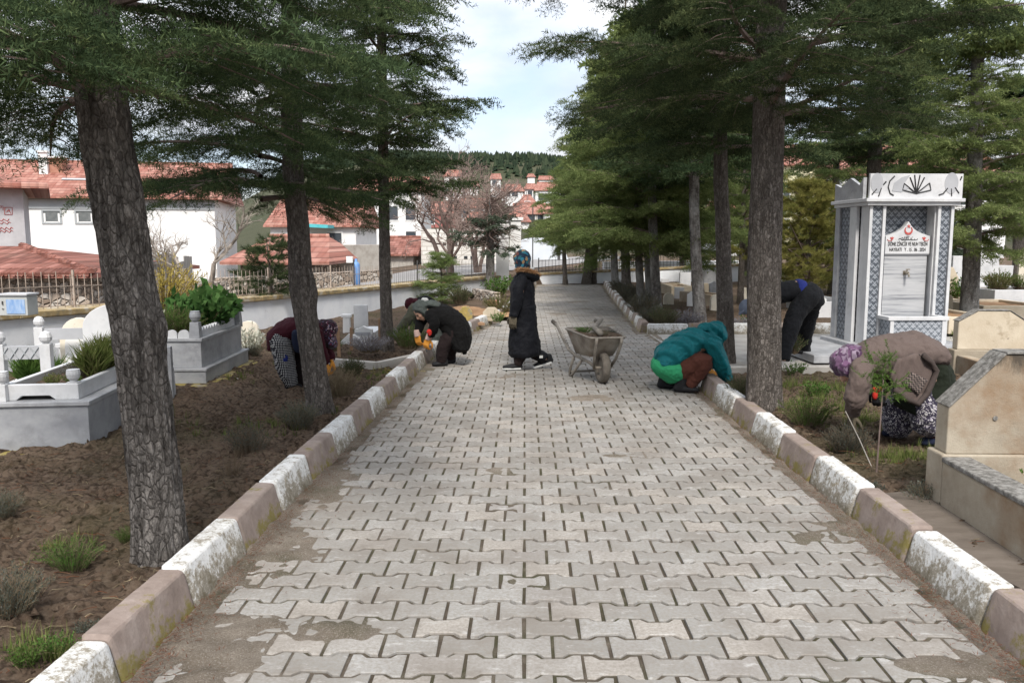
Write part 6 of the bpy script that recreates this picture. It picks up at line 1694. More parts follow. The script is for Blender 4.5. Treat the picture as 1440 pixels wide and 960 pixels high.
# ================================================================== FOUNTAIN
def fountain():
    Yf = 12.0
    pL, pR = at(1213, 495, Yf), at(1338, 500, Yf)
    pl = at(1213, 500, Yf)
    root = thing('memorial_fountain', 'grey and white marble memorial fountain with inscription and tap', 'fountain', (pl.x, Yf, SOILZ-.02), math.radians(3.0))
    s = Yf/FPX
    W = 121*s; D = 1.0
    def zz(py): return at(1260, py, Yf).z-(SOILZ-.02)
    zt = zz(289); z0 = .10
    fw = .21  # pilaster width
    # platform
    m = MB(); m.b2((-1.05, -.75, -.05), (W+.5, D+.4, .06)); m.build('platform', M['marble'], root, bevel=.008)
    m = MB(); m.b2((-.17, -.12, .06), (W+.12, D+.1, .115)); m.build('step', M['marble'], root, bevel=.006)
    # body: back wall, side walls
    m = MB(); m.b2((.02, .27, .115), (W-.02, D, zt)); m.build('back_wall', M['damask'], root)
    # tiled pilasters
    for (x0, x1) in ((.04, fw), (W-fw, W-.04)):
        m = MB(); m.b2((x0+.012, .03, .115), (x1-.012, .268, zt-.002)); m.build('tiled_pilaster', M['damask'], root)
    # marble edge strips of the pilasters
    for x in (.0, fw-.015, W-fw-.03, W-.045):
        m = MB(); m.b2((x, .0, .115), (x+.045, .266, zt-.004)); m.build('marble_strip', M['marble_white'], root, bevel=.004)
    # left flank: marble posts with tile between
    m = MB(); m.b2((-.012, .425, .115), (.019, D-.12, zt-.004)); m.build('tiled_flank', M['damask'], root)
    for (y0, y1) in ((D-.14, D+.01),):
        m = MB(); m.b2((-.05, y0, .115), (.018, y1, zt-.004)); m.build('marble_strip', M['marble'], root, bevel=.004)
    m = MB(); m.b2((-.05, .30, .115), (-.001, .52, zt-.004)); m.build('marble_strip', M['marble_white'], root, bevel=.004)
    # striped marble panel with spout
    ix0, ix1 = fw+.105, W-fw-.085
    m = MB(); m.b2((ix0, .13, .5), (ix1, .268, zz(356))); pn = m.build('marble_panel', M['marble_stripe'], root, bevel=.003)
    # inner right marble return
    m = MB(); m.b2((W-fw-.05, .05, .115), (W-fw-.032, .267, zt-.004)); m.build('marble_return', M['marble_white'], root, bevel=.004)
    # inscription plate with ogee top
    zb_, zs, ztp = zz(357), zz(332), zz(311)
    cx = (ix0+ix1)/2; hw_ = (ix1-ix0)/2+.012
    pts = [(cx-hw_, zb_), (cx+hw_, zb_), (cx+hw_, zs)]
    for t in np.linspace(0, 1, 9)[1:]:
        pts.append((cx+hw_*(1-t), zs+(ztp-zs)*(.55*t*t+.12*math.sin(t*PI)+.45*t**5)))
    for t in np.linspace(1, 0, 9)[1:]:
        pts.append((cx-hw_*(1-t), zs+(ztp-zs)*(.55*t*t+.12*math.sin(t*PI)+.45*t**5)))
    m = MB(); m.prism(pts, .098, .20); plate = m.build('inscription_plate', M['marble_white'], root, bevel=.002)
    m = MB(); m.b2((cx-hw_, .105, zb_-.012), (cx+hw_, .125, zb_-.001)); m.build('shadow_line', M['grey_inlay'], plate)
    def text(body, x, z, size, mat, squeeze=1.0):
        cu = bpy.data.curves.new('lettering', 'FONT'); cu.body = body; cu.size = size; cu.align_x = 'CENTER'; cu.align_y = 'CENTER'; cu.extrude = .003; cu.offset = 0.0
        o = bpy.data.objects.new('lettering', cu); link(o, plate); o.location = (x, .094, z); o.rotation_euler = (PI/2, 0, 0); o.scale = (squeeze, 1, 1); cu.materials.append(mat); bpy.context.view_layer.update(); me = bpy.data.meshes.new_from_object(o.evaluated_get(bpy.context.evaluated_depsgraph_get())); q = link(bpy.data.objects.new('lettering', me), plate); q.matrix_basis = o.matrix_basis.copy(); bpy.data.objects.remove(o); return q
    text('DÖNE ZİNCİR VE NUH TEKİN', cx, zz(343.3), .078, M['black_paint'], .55)
    text('HAYRATI   Y . 15 . 06 . 2024', cx, zz(351.3), .072, M['black_paint'], .64)
    # crescent and star, tulips
    m = MB()
    zc = zz(324); R = .062
    a0 = np.linspace(.75, 2*PI-.75, 20)+PI/2
    outer = [(math.cos(a)*R, math.sin(a)*R) for a in a0]; inner = [(math.cos(a)*R*.72, .012+math.sin(a)*R*.72) for a in a0[::-1]]
    pp = outer+inner
    for i in range(len(a0)-1):
        q = [outer[i], outer[i+1], inner[-2-i], inner[-1-i]]
        m.prism([(cx+p_[0], zc+p_[1]) for p_ in q], .090, .097)
    star = []
    for k in range(10): r_ = .03 if k % 2 == 0 else .012; a = PI/2+k*PI/5; star.append((cx+math.cos(a)*r_, zz(318)+math.sin(a)*r_))
    m.prism(star, .0895, .097)
    for sx in (-1, 1):
        tx = cx+sx*.24; tz = zz(335.5)
        for a in (-.7, 0, .7): m.prism([(tx-.008, tz-.02), (tx+.008, tz-.02), (tx+.010+math.sin(a)*.028, tz+.010+.007*math.cos(a)), (tx+math.sin(a)*.042, tz+.028*math.cos(a)), (tx-.010+math.sin(a)*.028, tz+.010)], .090+abs(a)*.002, .097)
        m.tube([(tx, .094, tz-.03), (tx+sx*.05, .094, tz-.035), (tx+sx*.07, .094, tz-.01)], .005, 5)
    m.build('red_emblem', M['red_paint'], plate)
    # calligraphy stroke line
    m = MB(); tz = zz(335.5)
    def cs(ps, r=.004): m.tube([(cx+x, .094, tz+z) for x, z in ps], r, 5)
    cs([(.14, -.015), (.11, -.02), (.05, -.018), (.0, -.015), (-.04, -.02), (-.09, -.02)]); cs([(.145, .0), (.14, -.015)])
    cs([(-.09, -.02), (-.11, .0), (-.08, .015), (-.07, -.01), (-.10, -.02)]); cs([(-.06, -.02), (-.05, .03)]); cs([(-.035, -.018), (-.03, .032)]); cs([(-.015, -.015), (-.02, .02), (.0, .02), (.005, -.01)]); cs([(.03, -.018), (.045, .01), (.06, -.015)]); cs([(.09, -.02), (.10, .0)]); cs([(-.11, -.005), (-.13, .0), (-.14, -.015)], .005)
    cs([(-.02, .035), (.02, .03)], .003); cs([(.06, .02), (.065, .022)], .005)
    m.build('calligraphy', M['black_paint'], plate)
    # tap
    m = MB(); zt_ = zz(384); m.tube([(cx, .13, zt_), (cx, .04, zt_)], .022, 10); m.tube([(cx, .05, zt_), (cx, .02, zt_-.02), (cx, .015, zt_-.06)], .016, 10); 
    m.tube([(cx, .07, zt_), (cx, .07, zt_+.045)], .010, 8); m.box((cx+.012, .07, zt_+.05), (.06, .018, .016)); m.box((cx, .122, zt_), (.06, .012, .06)); m.build('tap', M['brass'], root, bevel=.003)
    # basin
    zb2 = zz(443); bx0, bx1 = fw+.0, W-fw+.02
    m = MB(); m.b2((bx0+.02, -.30, .115), (bx1-.02, .128, zb2-.05)); m.build('basin', M['damask_light'], root)
    m = MB(); m.b2((bx0-.02, -.33, zb2-.05), (bx1+.02, -.22, zb2)); m.b2((bx0-.02, -.219, zb2-.05), (bx0+.07, .127, zb2)); m.b2((bx1-.06, -.219, zb2-.05), (bx1+.02, .127, zb2)); m.build('basin_rim', M['marble_white'], root, bevel=.004)
    for xa, xb in ((bx0+.018, bx0+.07), (bx1-.07, bx1-.018)): m = MB(); m.b2((xa, -.315, .115), (xb, -.298, zb2-.051)); m.build('basin_strip', M['marble_white'], root)
    # cornice and crest
    zc1 = zz(279)
    m = MB(); m.b2((-.06, -.05, zt), (W+.06, D+.05, zt+.05)); m.b2((-.10, -.09, zt+.051), (W+.10, D+.09, zt+.10)); m.build('cornice', M['marble_white'], root, bevel=.006)
    zl = zt+.101; zh = zz(244)
    m = MB(); m.b2((-.02, .0, zl), (W+.10, .05, zh)); cr = m.build('crest_panel', M['marble_white'], root, bevel=.003)
    m = MB(); m.prism([(y, z) for y, z in ((.08, zl), (D, zl), (D, zl+.26), (D-.2, zl+.2), (D*.5, zl+.32), (.2, zl+.2), (.08, zl+.30))], 0, .05, 0, Matrix.Translation((-.03, 0, 0)) @ Matrix.Rotation(PI/2, 4, 'Z')); m.build('side_crest', M['marble'], root)
    h = zh-zl; Wc = W+.08
    # inlay shapes: grey lobes and dark fan lines
    def blob(cx_, cz, rx, rz, n=22): m = MB(); m.prism([(cx_+math.cos(a)*rx, cz+math.sin(a)*rz) for a in np.linspace(0, 2*PI, n, endpoint=False)], -.006, .001); m.build('grey_inlay', M['grey_inlay'], cr)
    blob(Wc*.885, zl+h*.62, .10, .15); blob(Wc*.06, zl+h*.62, .09, .14)
    m = MB(); m.prism([(Wc*.23, zl+h*.30), (Wc*.25, zl+h*.62), (Wc*.33, zl+h*.85), (Wc*.42, zl+h*.95), (Wc*.36, zl+h*.6), (Wc*.42, zl+h*.42), (Wc*.33, zl+h*.25)], -.006, .001)
    m.build('grey_inlay', M['grey_inlay'], cr)
    def ln(pts, r=.009): m = MB(); m.tube([(x*Wc, -.004, zl+z*h) for x, z in pts], r, 5); m.build('inlay_line', M['black_paint'], cr)
    fc = (.5, .20)
    for k, (x, z) in enumerate(((.36, .60), (.42, .85), (.47, .95), (.53, .95), (.58, .85), (.64, .62))): ln([fc, (x, z)], .009)
    ln([(.36, .60), (.345, .34), (.5, .20), (.66, .34), (.64, .62)], .010)
    ln([(.25, .90), (.20, .70), (.185, .45), (.21, .2), (.25, .12)], .010)
    ln([(.885, .40), (.895, .10)]); ln([(.845, .42), (.80, .20), (.75, .14)], .010); ln([(.925, .45), (.975, .22)]); ln([(.98, .75), (.995, .9)])
    ln([(.06, .38), (.01, .15)]); ln([(.11, .42), (.085, .08)]); ln([(.13, .55), (.16, .68)])
    return root
fountain()

# ================================================================== WHEELBARROW
def wheelbarrow():
    wq = G(847, 538); f = Vector((.22, -.975, 0)).normalized()   # forward: towards the wheel
    root = thing('wheelbarrow', 'cement-stained wheelbarrow loaded with pulled weeds and sticks', 'wheelbarrow', (wq.x, wq.y, 0.0), math.atan2(f.y, f.x))
    # local: +x forward, y to the barrow's left, z up; wheel contact at origin
    R = .185
    wob = MB(); pr = [(R-.07, -.030), (R-.055, -.042), (R-.02, -.048), (R-.004, -.032), (R, 0), (R-.004, .032), (R-.02, .048), (R-.055, .042), (R-.07, .030)]
    n = 28; vs = []; fs = []
    for k in range(n):
        a = 2*PI*k/n
        for (r, y) in pr:
            rr_ = r+(.006 if (k % 2 and abs(y) < .04 and r > R-.03) else 0); vs.append((math.cos(a)*rr_, y, R+math.sin(a)*rr_))
    L = len(pr)
    for k in range(n):
        for i in range(L): fs.append((k*L+i, ((k+1) % n)*L+i, ((k+1) % n)*L+(i+1) % L, k*L+(i+1) % L))
    wob.add(vs, fs); wheel = wob.build('wheel', M['rubber'], root, smooth=True)
    m = MB(); m.prism([(math.cos(a)*(R-.06), R+math.sin(a)*(R-.06)) for a in np.linspace(0, 2*PI, 24, endpoint=False)], -.012, .012); m.tube([(0, -.09, R), (0, .09, R)], .016, 8); m.build('rim', M['barrow'], wheel)
    # tray: lofted shell (x from +.10 to -.82)
    top = [(.20, .22), (.20, -.22), (-.64, -.295), (-.64, .295)]; bot = [(-.03, .15), (-.03, -.15), (-.50, -.20), (-.50, .20)]
    zt = [.565, .565, .60, .60]; zb = [.315, .315, .30, .30]
    def loopr(q, zs, sh=0.0, k=5, r=.09):
        out = []
        for i in range(4):
            p = Vector((*q[i], zs[i])); a = Vector((*q[i-1], zs[i-1])); b = Vector((*q[(i+1) % 4], zs[(i+1) % 4]))
            da = (a-p).normalized()*r; db = (b-p).normalized()*r
            for j in range(k): t = j/(k-1); out.append((p+da)*(1-t)**2+p*2*t*(1-t)+(p+db)*t*t)
        c = Vector((sum(p.x for p in out)/len(out), 0, 0))
        return [Vector((c.x+(p.x-c.x)*(1-sh), p.y*(1-sh), p.z)) for p in out]
    A = loopr(top, zt); Bm = loopr(bot, zb, 0, 5, .06)
    rings = []
    for t in (0, .35, .7, .92, 1.0): 
        tt = t
        rings.append([b.lerp(a, tt) for a, b in zip(A, Bm)])
    inner = [[Vector((p.x*.985-.004, p.y*.975, p.z+.006)) for p in r] for r in rings]
    m = MB(); vs = [p for r in rings for p in r]+[p for r in inner for p in r]; L = len(A); K = len(rings); fs = []
    for i in range(K-1):
        for k in range(L):
            j = (k+1) % L; fs.append((i*L+k, i*L+j, (i+1)*L+j, (i+1)*L+k)); o_ = K*L; fs.append((o_+i*L+k, o_+(i+1)*L+k, o_+(i+1)*L+j, o_+i*L+j))
    for k in range(L):
        j = (k+1) % L; fs.append(((K-1)*L+k, (K-1)*L+j, K*L+(K-1)*L+j, K*L+(K-1)*L+k))
    fs.append(tuple(reversed(range(L)))); fs.append(tuple(range(K*L, K*L+L)))
    m.add(vs, fs); tray = m.build('tray', M['barrow'], root, smooth=True)
    m = MB(); m.tube(A+[A[0]], .014, 8, caps=False); m.build('rolled_rim', M['barrow_tube'], tray, smooth=True)
    # frame: handles to axle
    for s_ in (-1, 1):
        m = MB(); m.tube([(-1.10, s_*.29, .62), (-.98, s_*.285, .585), (-.62, s_*.24, .33), (-.45, s_*.21, .285), (-.1, s_*.13, .235), (.0, s_*.085, R)], .019, 8); hd = m.build('handle_bar', M['barrow_tube'], root, smooth=True)
        m = MB(); m.tube([(-1.18, s_*.295, .635), (-1.09, s_*.29, .617)], .026, 8); m.build('grip', M['rubber'], hd, smooth=True)
        m = MB(); m.tube([(-.02, s_*.10, R-.01), (.09, s_*.135, .30), (.215, s_*.155, .50), (.232, s_*.155, .565)], .019, 8); m.build('front_brace', M['barrow_tube'], root, smooth=True)
        m = MB(); m.tube([(-.46, s_*.21, .29), (-.54, s_*.235, .12), (-.57, s_*.24, .02), (-.55, s_*.235, .0), (-.50, s_*.225, .03), (-.28, s_*.165, .25)], .018, 8); m.build('leg', M['barrow_tube'], root, smooth=True)
    m = MB(); m.tube([(-.55, -.235, .06), (-.55, .235, .06)], .014, 8); m.build('cross_brace', M['barrow_tube'], root)
    # load
    ld = lump_sheet(-.60, .12, -.24, .24, .555, .05, 12, 5); ld.build('earth_load', M['soil'], root, smooth=True)
    bpy.context.view_layer.update()
    W_ = lambda x, y, z: root.matrix_basis @ Vector((x, y, z))
    S('pulled_weeds', 'heap of wilted green weeds in the wheelbarrow tray', W_(-.44, -.10, .555), 'leafy', .42, 'green', squash=.5, cat='weeds')
    S('pulled_weeds', 'greyish wilted weeds at the front of the wheelbarrow tray', W_(-.12, .02, .55), 'lav2', .5, 'lavender', squash=.35, cat='weeds')
    S('pulled_weeds', 'small green weeds at the tray corner farthest from the woman', W_(-.28, .20, .555), 'leafy', .3, 'lavender', squash=.45, cat='weeds')
    m = MB(); a, b = W_(-.42, -.02, .58), at(846, 449, wq.y+.75); m.tube([W_(.0, -.03, .60), a.lerp(b, .3), b], [.035, .032, .026], 8); tag(m.build('stick', M['barrow_tube'], smooth=True), 'thick grey stick poking up from the wheelbarrow', 'stick')
wheelbarrow()
# ================================================================== PEOPLE
def V3(*a): return Vector(a)
def chain(m, pts, rad, side=(0, 1, 0), n=18, flat_end=False, flat_start=False):
    """closed tapered limb through pts; rad = r or (along side, across)"""
    P = [Vector(p) for p in pts]; R = [(r, r) if isinstance(r, (int, float)) else r for r in rad]
    # resample with a smooth curve
    k = len(P); out = []; ro = []
    for i in range(k-1):
        p0, p1, p2, p3 = P[max(i-1, 0)], P[i], P[i+1], P[min(i+2, k-1)]
        for j in range(5):
            t = j/5
            out.append(.5*((2*p1)+(p2-p0)*t+(2*p0-5*p1+4*p2-p3)*t*t+(3*p1-p0-3*p2+p3)*t**3))
            tt = t*t*(3-2*t); ro.append((R[i][0]+(R[i+1][0]-R[i][0])*tt, R[i][1]+(R[i+1][1]-R[i][1])*tt))
    out.append(P[-1]); ro.append(R[-1])
    s0 = Vector(side).normalized()
    def tang(i):
        a, b = out[max(i-1, 0)], out[min(i+1, len(out)-1)]; return (b-a).normalized()
    rings = []
    def ring(c, t, a, b):
        s = (s0-t*s0.dot(t)); s = s.normalized() if s.length > 1e-3 else t.orthogonal().normalized(); w = t.cross(s)
        return [c+s*(math.cos(q)*a)+w*(math.sin(q)*b) for q in np.linspace(0, 2*PI, n, endpoint=False)]
    def capring(c, t, a, b, sgn, flat):
        L = []
        e = min(a, b)*(.25 if flat else .85)
        for ph in ((.5, .95) if not flat else (.9,)): L.append(ring(c+t*sgn*e*math.sin(ph*PI/2*.98), t, a*math.cos(ph*PI/2*.98)+1e-4, b*math.cos(ph*PI/2*.98)+1e-4) if not flat else ring(c+t*sgn*e, t, a*.9, b*.9))
        return L
    t0 = tang(0); t1 = tang(len(out)-1)
    rings += list(reversed(capring(out[0], t0, *ro[0], -1, flat_start)))
    for i in range(len(out)): rings.append(ring(out[i], tang(i), *ro[i]))
    rings += capring(out[-1], t1, *ro[-1], 1, flat_end)
    vs = [p for r in rings for p in r]; fs = []
    for i in range(len(rings)-1):
        for q in range(n): j = (q+1) % n; fs.append((i*n+q, i*n+j, (i+1)*n+j, (i+1)*n+q))
    fs.append(tuple(reversed(range(n)))); fs.append(tuple(range((len(rings)-1)*n, len(rings)*n)))
    m.add(vs, fs)
def ell(m, c, r, ax=None, n=18, k=12):
    """ellipsoid; ax = 3x3 columns"""
    A = Matrix.Identity(3) if ax is None else ax
    vs = []; fs = []
    for i in range(k+1):
        ph = PI*i/k*.998+.003
        for j in range(n):
            a = 2*PI*j/n; vs.append(Vector(c)+A @ Vector((r[0]*math.sin(ph)*math.cos(a), r[1]*math.sin(ph)*math.sin(a), r[2]*math.cos(ph))))
    for i in range(k):
        for j in range(n): q = (j+1) % n; fs.append((i*n+j, (i+1)*n+j, (i+1)*n+q, i*n+q))
    fs.append(tuple(range(n))); fs.append(tuple(reversed(range(k*n, k*n+n))))
    m.add(vs, fs)
def frame(fwd, up):
    f = Vector(fwd).normalized(); u = Vector(up); u = (u-f*u.dot(f)).normalized(); l = u.cross(f)
    return Matrix((f, l, u)).transposed()      # columns: forward, left, up
def head(m, c, fwd, up=(0, 0, 1), s=1.0):
    A = frame(fwd, up); f, l, u = A.col[0], A.col[1], A.col[2]; c = Vector(c)
    ell(m, c+u*.02*s-f*.012*s, (.098*s, .076*s, .105*s), A)
    ell(m, c+f*.028*s-u*.055*s, (.062*s, .055*s, .065*s), A)
    ell(m, c+f*.055*s-u*.098*s, (.026*s, .028*s, .02*s), A)           # chin
    chain(m, [c+f*.082*s+u*.012*s, c+f*.100*s-u*.018*s, c+f*.106*s-u*.033*s], [.009*s, .013*s, .017*s], l)   # nose
    ell(m, c+f*.083*s-u*.066*s, (.014*s, .026*s, .010*s), A)          # mouth
    for q in (-1, 1):
        ell(m, c+l*q*.077*s-u*.012*s-f*.005*s, (.020*s, .010*s, .032*s), A)
        ell(m, c+f*.076*s+l*q*.034*s+u*.022*s, (.016*s, .026*s, .008*s), A)     # brow
        ell(m, c+f*.060*s+l*q*.042*s-u*.030*s, (.024*s, .022*s, .022*s), A)     # cheek
def eyes(c, fwd, up, s, parent):
    A = frame(fwd, up); f, l, u = A.col[0], A.col[1], A.col[2]; c = Vector(c)
    for q in (-1, 1):
        m = MB(); ell(m, c+f*.084*s+l*q*.033*s+u*.003*s, (.009*s, .014*s, .008*s), A, 12, 8); m.build('eye', M['hair'], parent, smooth=True)
def hand(m, wrist, d, nrm, s=1.0, curl=.5, thumb=1, closed=0.0):
    """palm + five separate bent fingers. d: direction of the hand, nrm: back-of-hand direction"""
    A = frame(d, nrm); f, l, u = A.col[0], A.col[1], A.col[2]; w = Vector(wrist)
    for k in range(4):
        y = (k-1.5)*.020*s
        chain(m, [w+l*y*.55, w+f*.045*s+l*y, w+f*.088*s+l*y], [(.014*s, .013*s), (.0125*s, .014*s), (.0105*s, .011*s)], l, 10)
    for k, L in enumerate((.068, .078, .074, .058)):
        y = (k-1.5)*.021*s; b = w+f*.086*s+l*y*1.05; p = b; pts = [p]; a = .15+curl*.3
        for j, fr in enumerate((.45, .32, .23)):
            a += curl*(.55+.15*j); dd = f*math.cos(a)-u*math.sin(a)+l*(y*1.2); p = p+dd.normalized()*L*fr*s; pts.append(p)
        chain(m, pts, [.0098*s, .0092*s, .0085*s, .0072*s], l, 10)
    b = w+f*.022*s+l*thumb*.026*s
    p1 = b+(f*.5+l*thumb*.75-u*.35).normalized()*.038*s; p2 = p1+(f*.85+l*thumb*.25-u*.5).normalized()*.030*s; p3 = p2+(f*.9-u*.5-l*thumb*.05).normalized()*.024*s
    chain(m, [b, p1, p2, p3], [.014*s, .012*s, .0105*s, .008*s], l, 10)
def remesh(o, voxel, smooth=8, disp=None):
    r = o.modifiers.new('join', 'REMESH'); r.mode = 'VOXEL'; r.voxel_size = voxel; r.use_smooth_shade = True
    if smooth: q = o.modifiers.new('soften', 'SMOOTH'); q.factor = .5; q.iterations = smooth
    if disp:
        name, st, sc = disp
        t = bpy.data.textures.get(f'folds_{sc}') or bpy.data.textures.new(f'folds_{sc}', 'CLOUDS'); t.noise_scale = sc; t.noise_depth = 1
        dm = o.modifiers.new('folds', 'DISPLACE'); dm.texture = t; dm.strength = st; dm.mid_level = .5; dm.texture_coords = 'LOCAL'
        t2 = bpy.data.textures.get('creases') or bpy.data.textures.new('creases', 'MUSGRAVE' if False else 'CLOUDS'); t2.noise_scale = .045; t2.noise_depth = 2; t2.noise_type = 'HARD_NOISE'
        if voxel > .0085: d2 = o.modifiers.new('creases', 'DISPLACE'); d2.texture = t2; d2.strength = .016; d2.mid_level = .35; d2.texture_coords = 'LOCAL'
    return o
class Person:
    def __init__(s, label, px, py, z=0.0, Y=None, cat='person'):
        s.g = G(px, py, z) if Y is None else at(px, py, Y)
        if Y is not None: s.g.z = z
        s.Y = s.g.y; s.s = s.Y/FPX
        s.root = thing('person', label, cat, s.g)
    def J(s, px, py, dy=0.0):
        """point of the picture at this person's distance (+dy), in the person's own frame"""
        return at(px, py, s.Y+dy)-s.g
    def P(s, *l): return [s.J(*q) for q in l]
    def build(s, name, m, mat, parent=None, voxel=.011, smooth=8, disp=None):
        o = m.build(name, M[mat] if isinstance(mat, str) else mat, parent or s.root, smooth=True, fix=True)
        return remesh(o, voxel, smooth, disp)
FOLD = ('f', .022, .11); FOLD2 = ('f', .030, .16)
def shoe(m, heel, toe, w=.045, h=.085):
    heel, toe = Vector(heel), Vector(toe); d = toe-heel; sd = Vector((-d.y, d.x, 0)).normalized()
    mid = heel.lerp(toe, .55)
    chain(m, [heel+Vector((0, 0, h*.5)), mid+Vector((0, 0, h*.42)), toe-d*.08+Vector((0, 0, h*.34))], [(w*.78, h*.5), (w*1.0, h*.42), (w*.8, h*.33)], sd, 14)
    chain(m, [heel+d*.12+Vector((0, 0, h*.6)), heel+d*.14+Vector((0, 0, h*1.25))], [(w*.85, w*1.05), (w*.8, w*.95)], sd, 14)
def sole(heel, toe, w, parent, mat='sole'):
    heel, toe = Vector(heel), Vector(toe); d = toe-heel; sd = Vector((-d.y, d.x, 0)).normalized()
    m = MB(); n = 16
    pr = [(-.04, .0), (-.02, .7), (.2, .82), (.45, .78), (.7, 1.0), (.9, .8), (1.0, .35), (1.02, 0)]
    L = [heel+d*t+sd*w*a for t, a in pr]+[heel+d*t-sd*w*a for t, a in reversed(pr[1:-1])]
    up = Vector((0, 0, .022)); k = len(L)
    m.add([p+Vector((0, 0, .003)) for p in L]+[p+up for p in L], [tuple(range(k)), tuple(reversed(range(k, 2*k)))]+[(i, i+k, (i+1) % k+k, (i+1) % k) for i in range(k)])
    m.build('sole', M[mat], parent)

# ---------- 1 walking woman
def walker():
    p = Person('woman walking left in a long black padded coat with a fur hood and floral headscarf', 742, 519)
    J, P = p.J, p.P; fw = (-.80, .60, .0)
    hc = J(733, 367)
    m = MB(); head(m, hc, fw)
    chain(m, P((735, 378), (737, 392)), [.055, .06])
    chain(m, P((737, 392), (736, 410), (736, 430), (737, 452)), [(.17, .10), (.18, .13), (.15, .12), (.17, .14)])
    for q, (kn, an) in ((-1, ((729, 484), (728, 512))), (1, ((748, 485), (768, 506)))):
        chain(m, P((737, 452, q*.08), (*kn, q*.08), (*an, q*.08)), [.085, .058, .04])
    for q in (-1, 1):
        chain(m, P((734, 396, q*.19), (729, 424, q*.23), (723, 443, q*.22)), [.05, .042, .03])
    body = p.build('body', m, 'skin', voxel=.012, smooth=4)
    # headscarf
    A = frame(fw, (0, 0, 1)); f, l, u = A.col
    m = MB(); ell(m, hc+u*.028-f*.020, (.120, .102, .125), A); ell(m, hc-f*.05-u*.05, (.085, .085, .10), A); chain(m, [hc-u*.06, hc-u*.125-f*.02], [(.085, .085), (.085, .09)]); ell(m, hc+f*.055+u*.05, (.055, .085, .055), A)
    p.build('headscarf', m, 'scarf_floral', voxel=.010, smooth=3, disp=('f', .014, .06))
    # coat
    m = MB()
    chain(m, P((737, 384), (736, 392), (735, 407), (735, 430), (736, 455), (737, 478), (738, 495)), [(.09, .09), (.185, .135), (.205, .165), (.19, .17), (.20, .185), (.225, .205), (.24, .218)], flat_end=True, n=26)
    for q in (-1, 1): chain(m, P((734, 392, q*.17), (728.5, 408, q*.225), (727, 426, q*.245), (723, 442, q*.24)), [.078, .080, .068, .055], flat_end=True)
    coat = p.build('coat', m, 'coat_black', voxel=.012, smooth=5, disp=('f', .030, .13))
    m = MB()
    for q in (-1,): chain(m, P((723, 441, q*.24), (722.6, 444, q*.24)), [.056, .054], flat_end=True, flat_start=True)
    p.build('sleeve_cuff', m, 'coat_black', coat, .008, 3)
    # quilted waist seam
    m = MB(); chain(m, P((735.5, 431), (735.5, 432.5)), [(.198, .178), (.198, .178)], n=26, flat_end=True, flat_start=True); p.build('waist_seam', m, 'coat_black', coat, .010, 2)
    # hood lying on the shoulders with fur rim
    m = MB(); chain(m, P((729, 384, -.10), (740, 386, -.15), (752, 389, -.06), (752, 389, .08), (740, 385, .16)), [.035, .055, .06, .06, .045]); ell(m, J(747, 391), (.10, .13, .06)); hood = p.build('hood', m, 'coat_black', voxel=.011, smooth=5)
    rr = np.random.default_rng(2); T = []; tn = []
    path = [np.array(J(*q)) for q in ((727, 380, -.12), (733, 379, -.17), (741, 380, -.19), (748, 382, -.16), (754, 385, -.08), (757, 388, .02), (754, 386, .12), (745, 381, .17))]
    for i in range(2600):
        k = rr.integers(0, len(path)-1); t = rr.random(); c = path[k]*(1-t)+path[k+1]*t; d = rr.normal(0, 1, 3); d /= np.linalg.norm(d); d[2] = d[2]*.7+.05
        w = np.cross(d, rr.normal(0, 1, 3)); w = w/np.linalg.norm(w)*.0035; L = rr.uniform(.035, .075)
        T.append([c+d*.012-w, c+d*.012+w, c+d*L]); tn.append(np.clip(rr.normal(.5, .25), 0, 1))
    T = np.array(T); np_mesh('fur_trim', T.reshape(-1, 3), np.arange(len(T)*3).reshape(-1, 3), [M['fur']], hood, attr={'tone': tn})
    m = MB(); ell(m, J(746, 378), (.055, .08, .028)); p.build('white_lining', m, 'sole', hood, .008, 3)
    # trousers, shoes
    m = MB()
    chain(m, P((736, 488, -.08), (731, 500, -.08), (728.5, 511, -.08)), [.105, .085, .062], flat_end=True)
    chain(m, P((741, 488, .08), (754, 497, .08), (764, 505, .08)), [.105, .085, .066], flat_end=True)
    p.build('trousers', m, 'trouser_dark', voxel=.010, smooth=4, disp=('f', .018, .07))
    a, b = J(732, 519, -.08), J(707, 519, -.10); a.z = b.z = 0.012
    m = MB(); shoe(m, a, b, .046, .085); s1 = p.build('shoe', m, 'shoe', voxel=.008, smooth=4); sole(a, b, .046, s1)
    a, b = J(775, 509, .08), J(751, 520, .06); a.z = .075; b.z = .008
    m = MB(); shoe(m, a, b, .046, .085); s2 = p.build('shoe', m, 'shoe', voxel=.008, smooth=4)
    heel, toe = a, b; d = toe-heel; sd = Vector((-d.y, d.x, 0)).normalized(); mm = MB(); mm.prism([(-.02, -.022), (1.03, -.022), (1.05, 0.0), (-.03, 0.0)], -.046, .046, 0, Matrix.Translation(heel) @ Matrix((d, -sd, d.cross(sd).normalized()*-1)).transposed().to_4x4()); mm.build('sole', M['sole'], s2)
    m = MB(); chain(m, P((759, 499, .02), (766, 503, .02)), [.075, .072], flat_end=True, flat_start=True); p.build('sock_cuff', m, 'coat_black', voxel=.009, smooth=3)
    m = MB(); c = J(761, 501.5, -.055); m.box((c.x, c.y, c.z), (.045, .01, .035)); m.build('white_patch', M['sole'], s2)
    # gloves
    m = MB(); hand(m, J(722.5, 444, -.24), (-.15, -.05, -1), (-.3, -1, 0), 1.25, .45, -1); p.build('glove', m, 'glove_dark', voxel=.0055, smooth=3)
    m = MB(); hand(m, J(722.5, 444, .24), (-.15, .05, -1), (-.3, 1, 0), 1.25, .45, 1); p.build('glove', m, 'glove_dark', voxel=.0055, smooth=3)
walker()

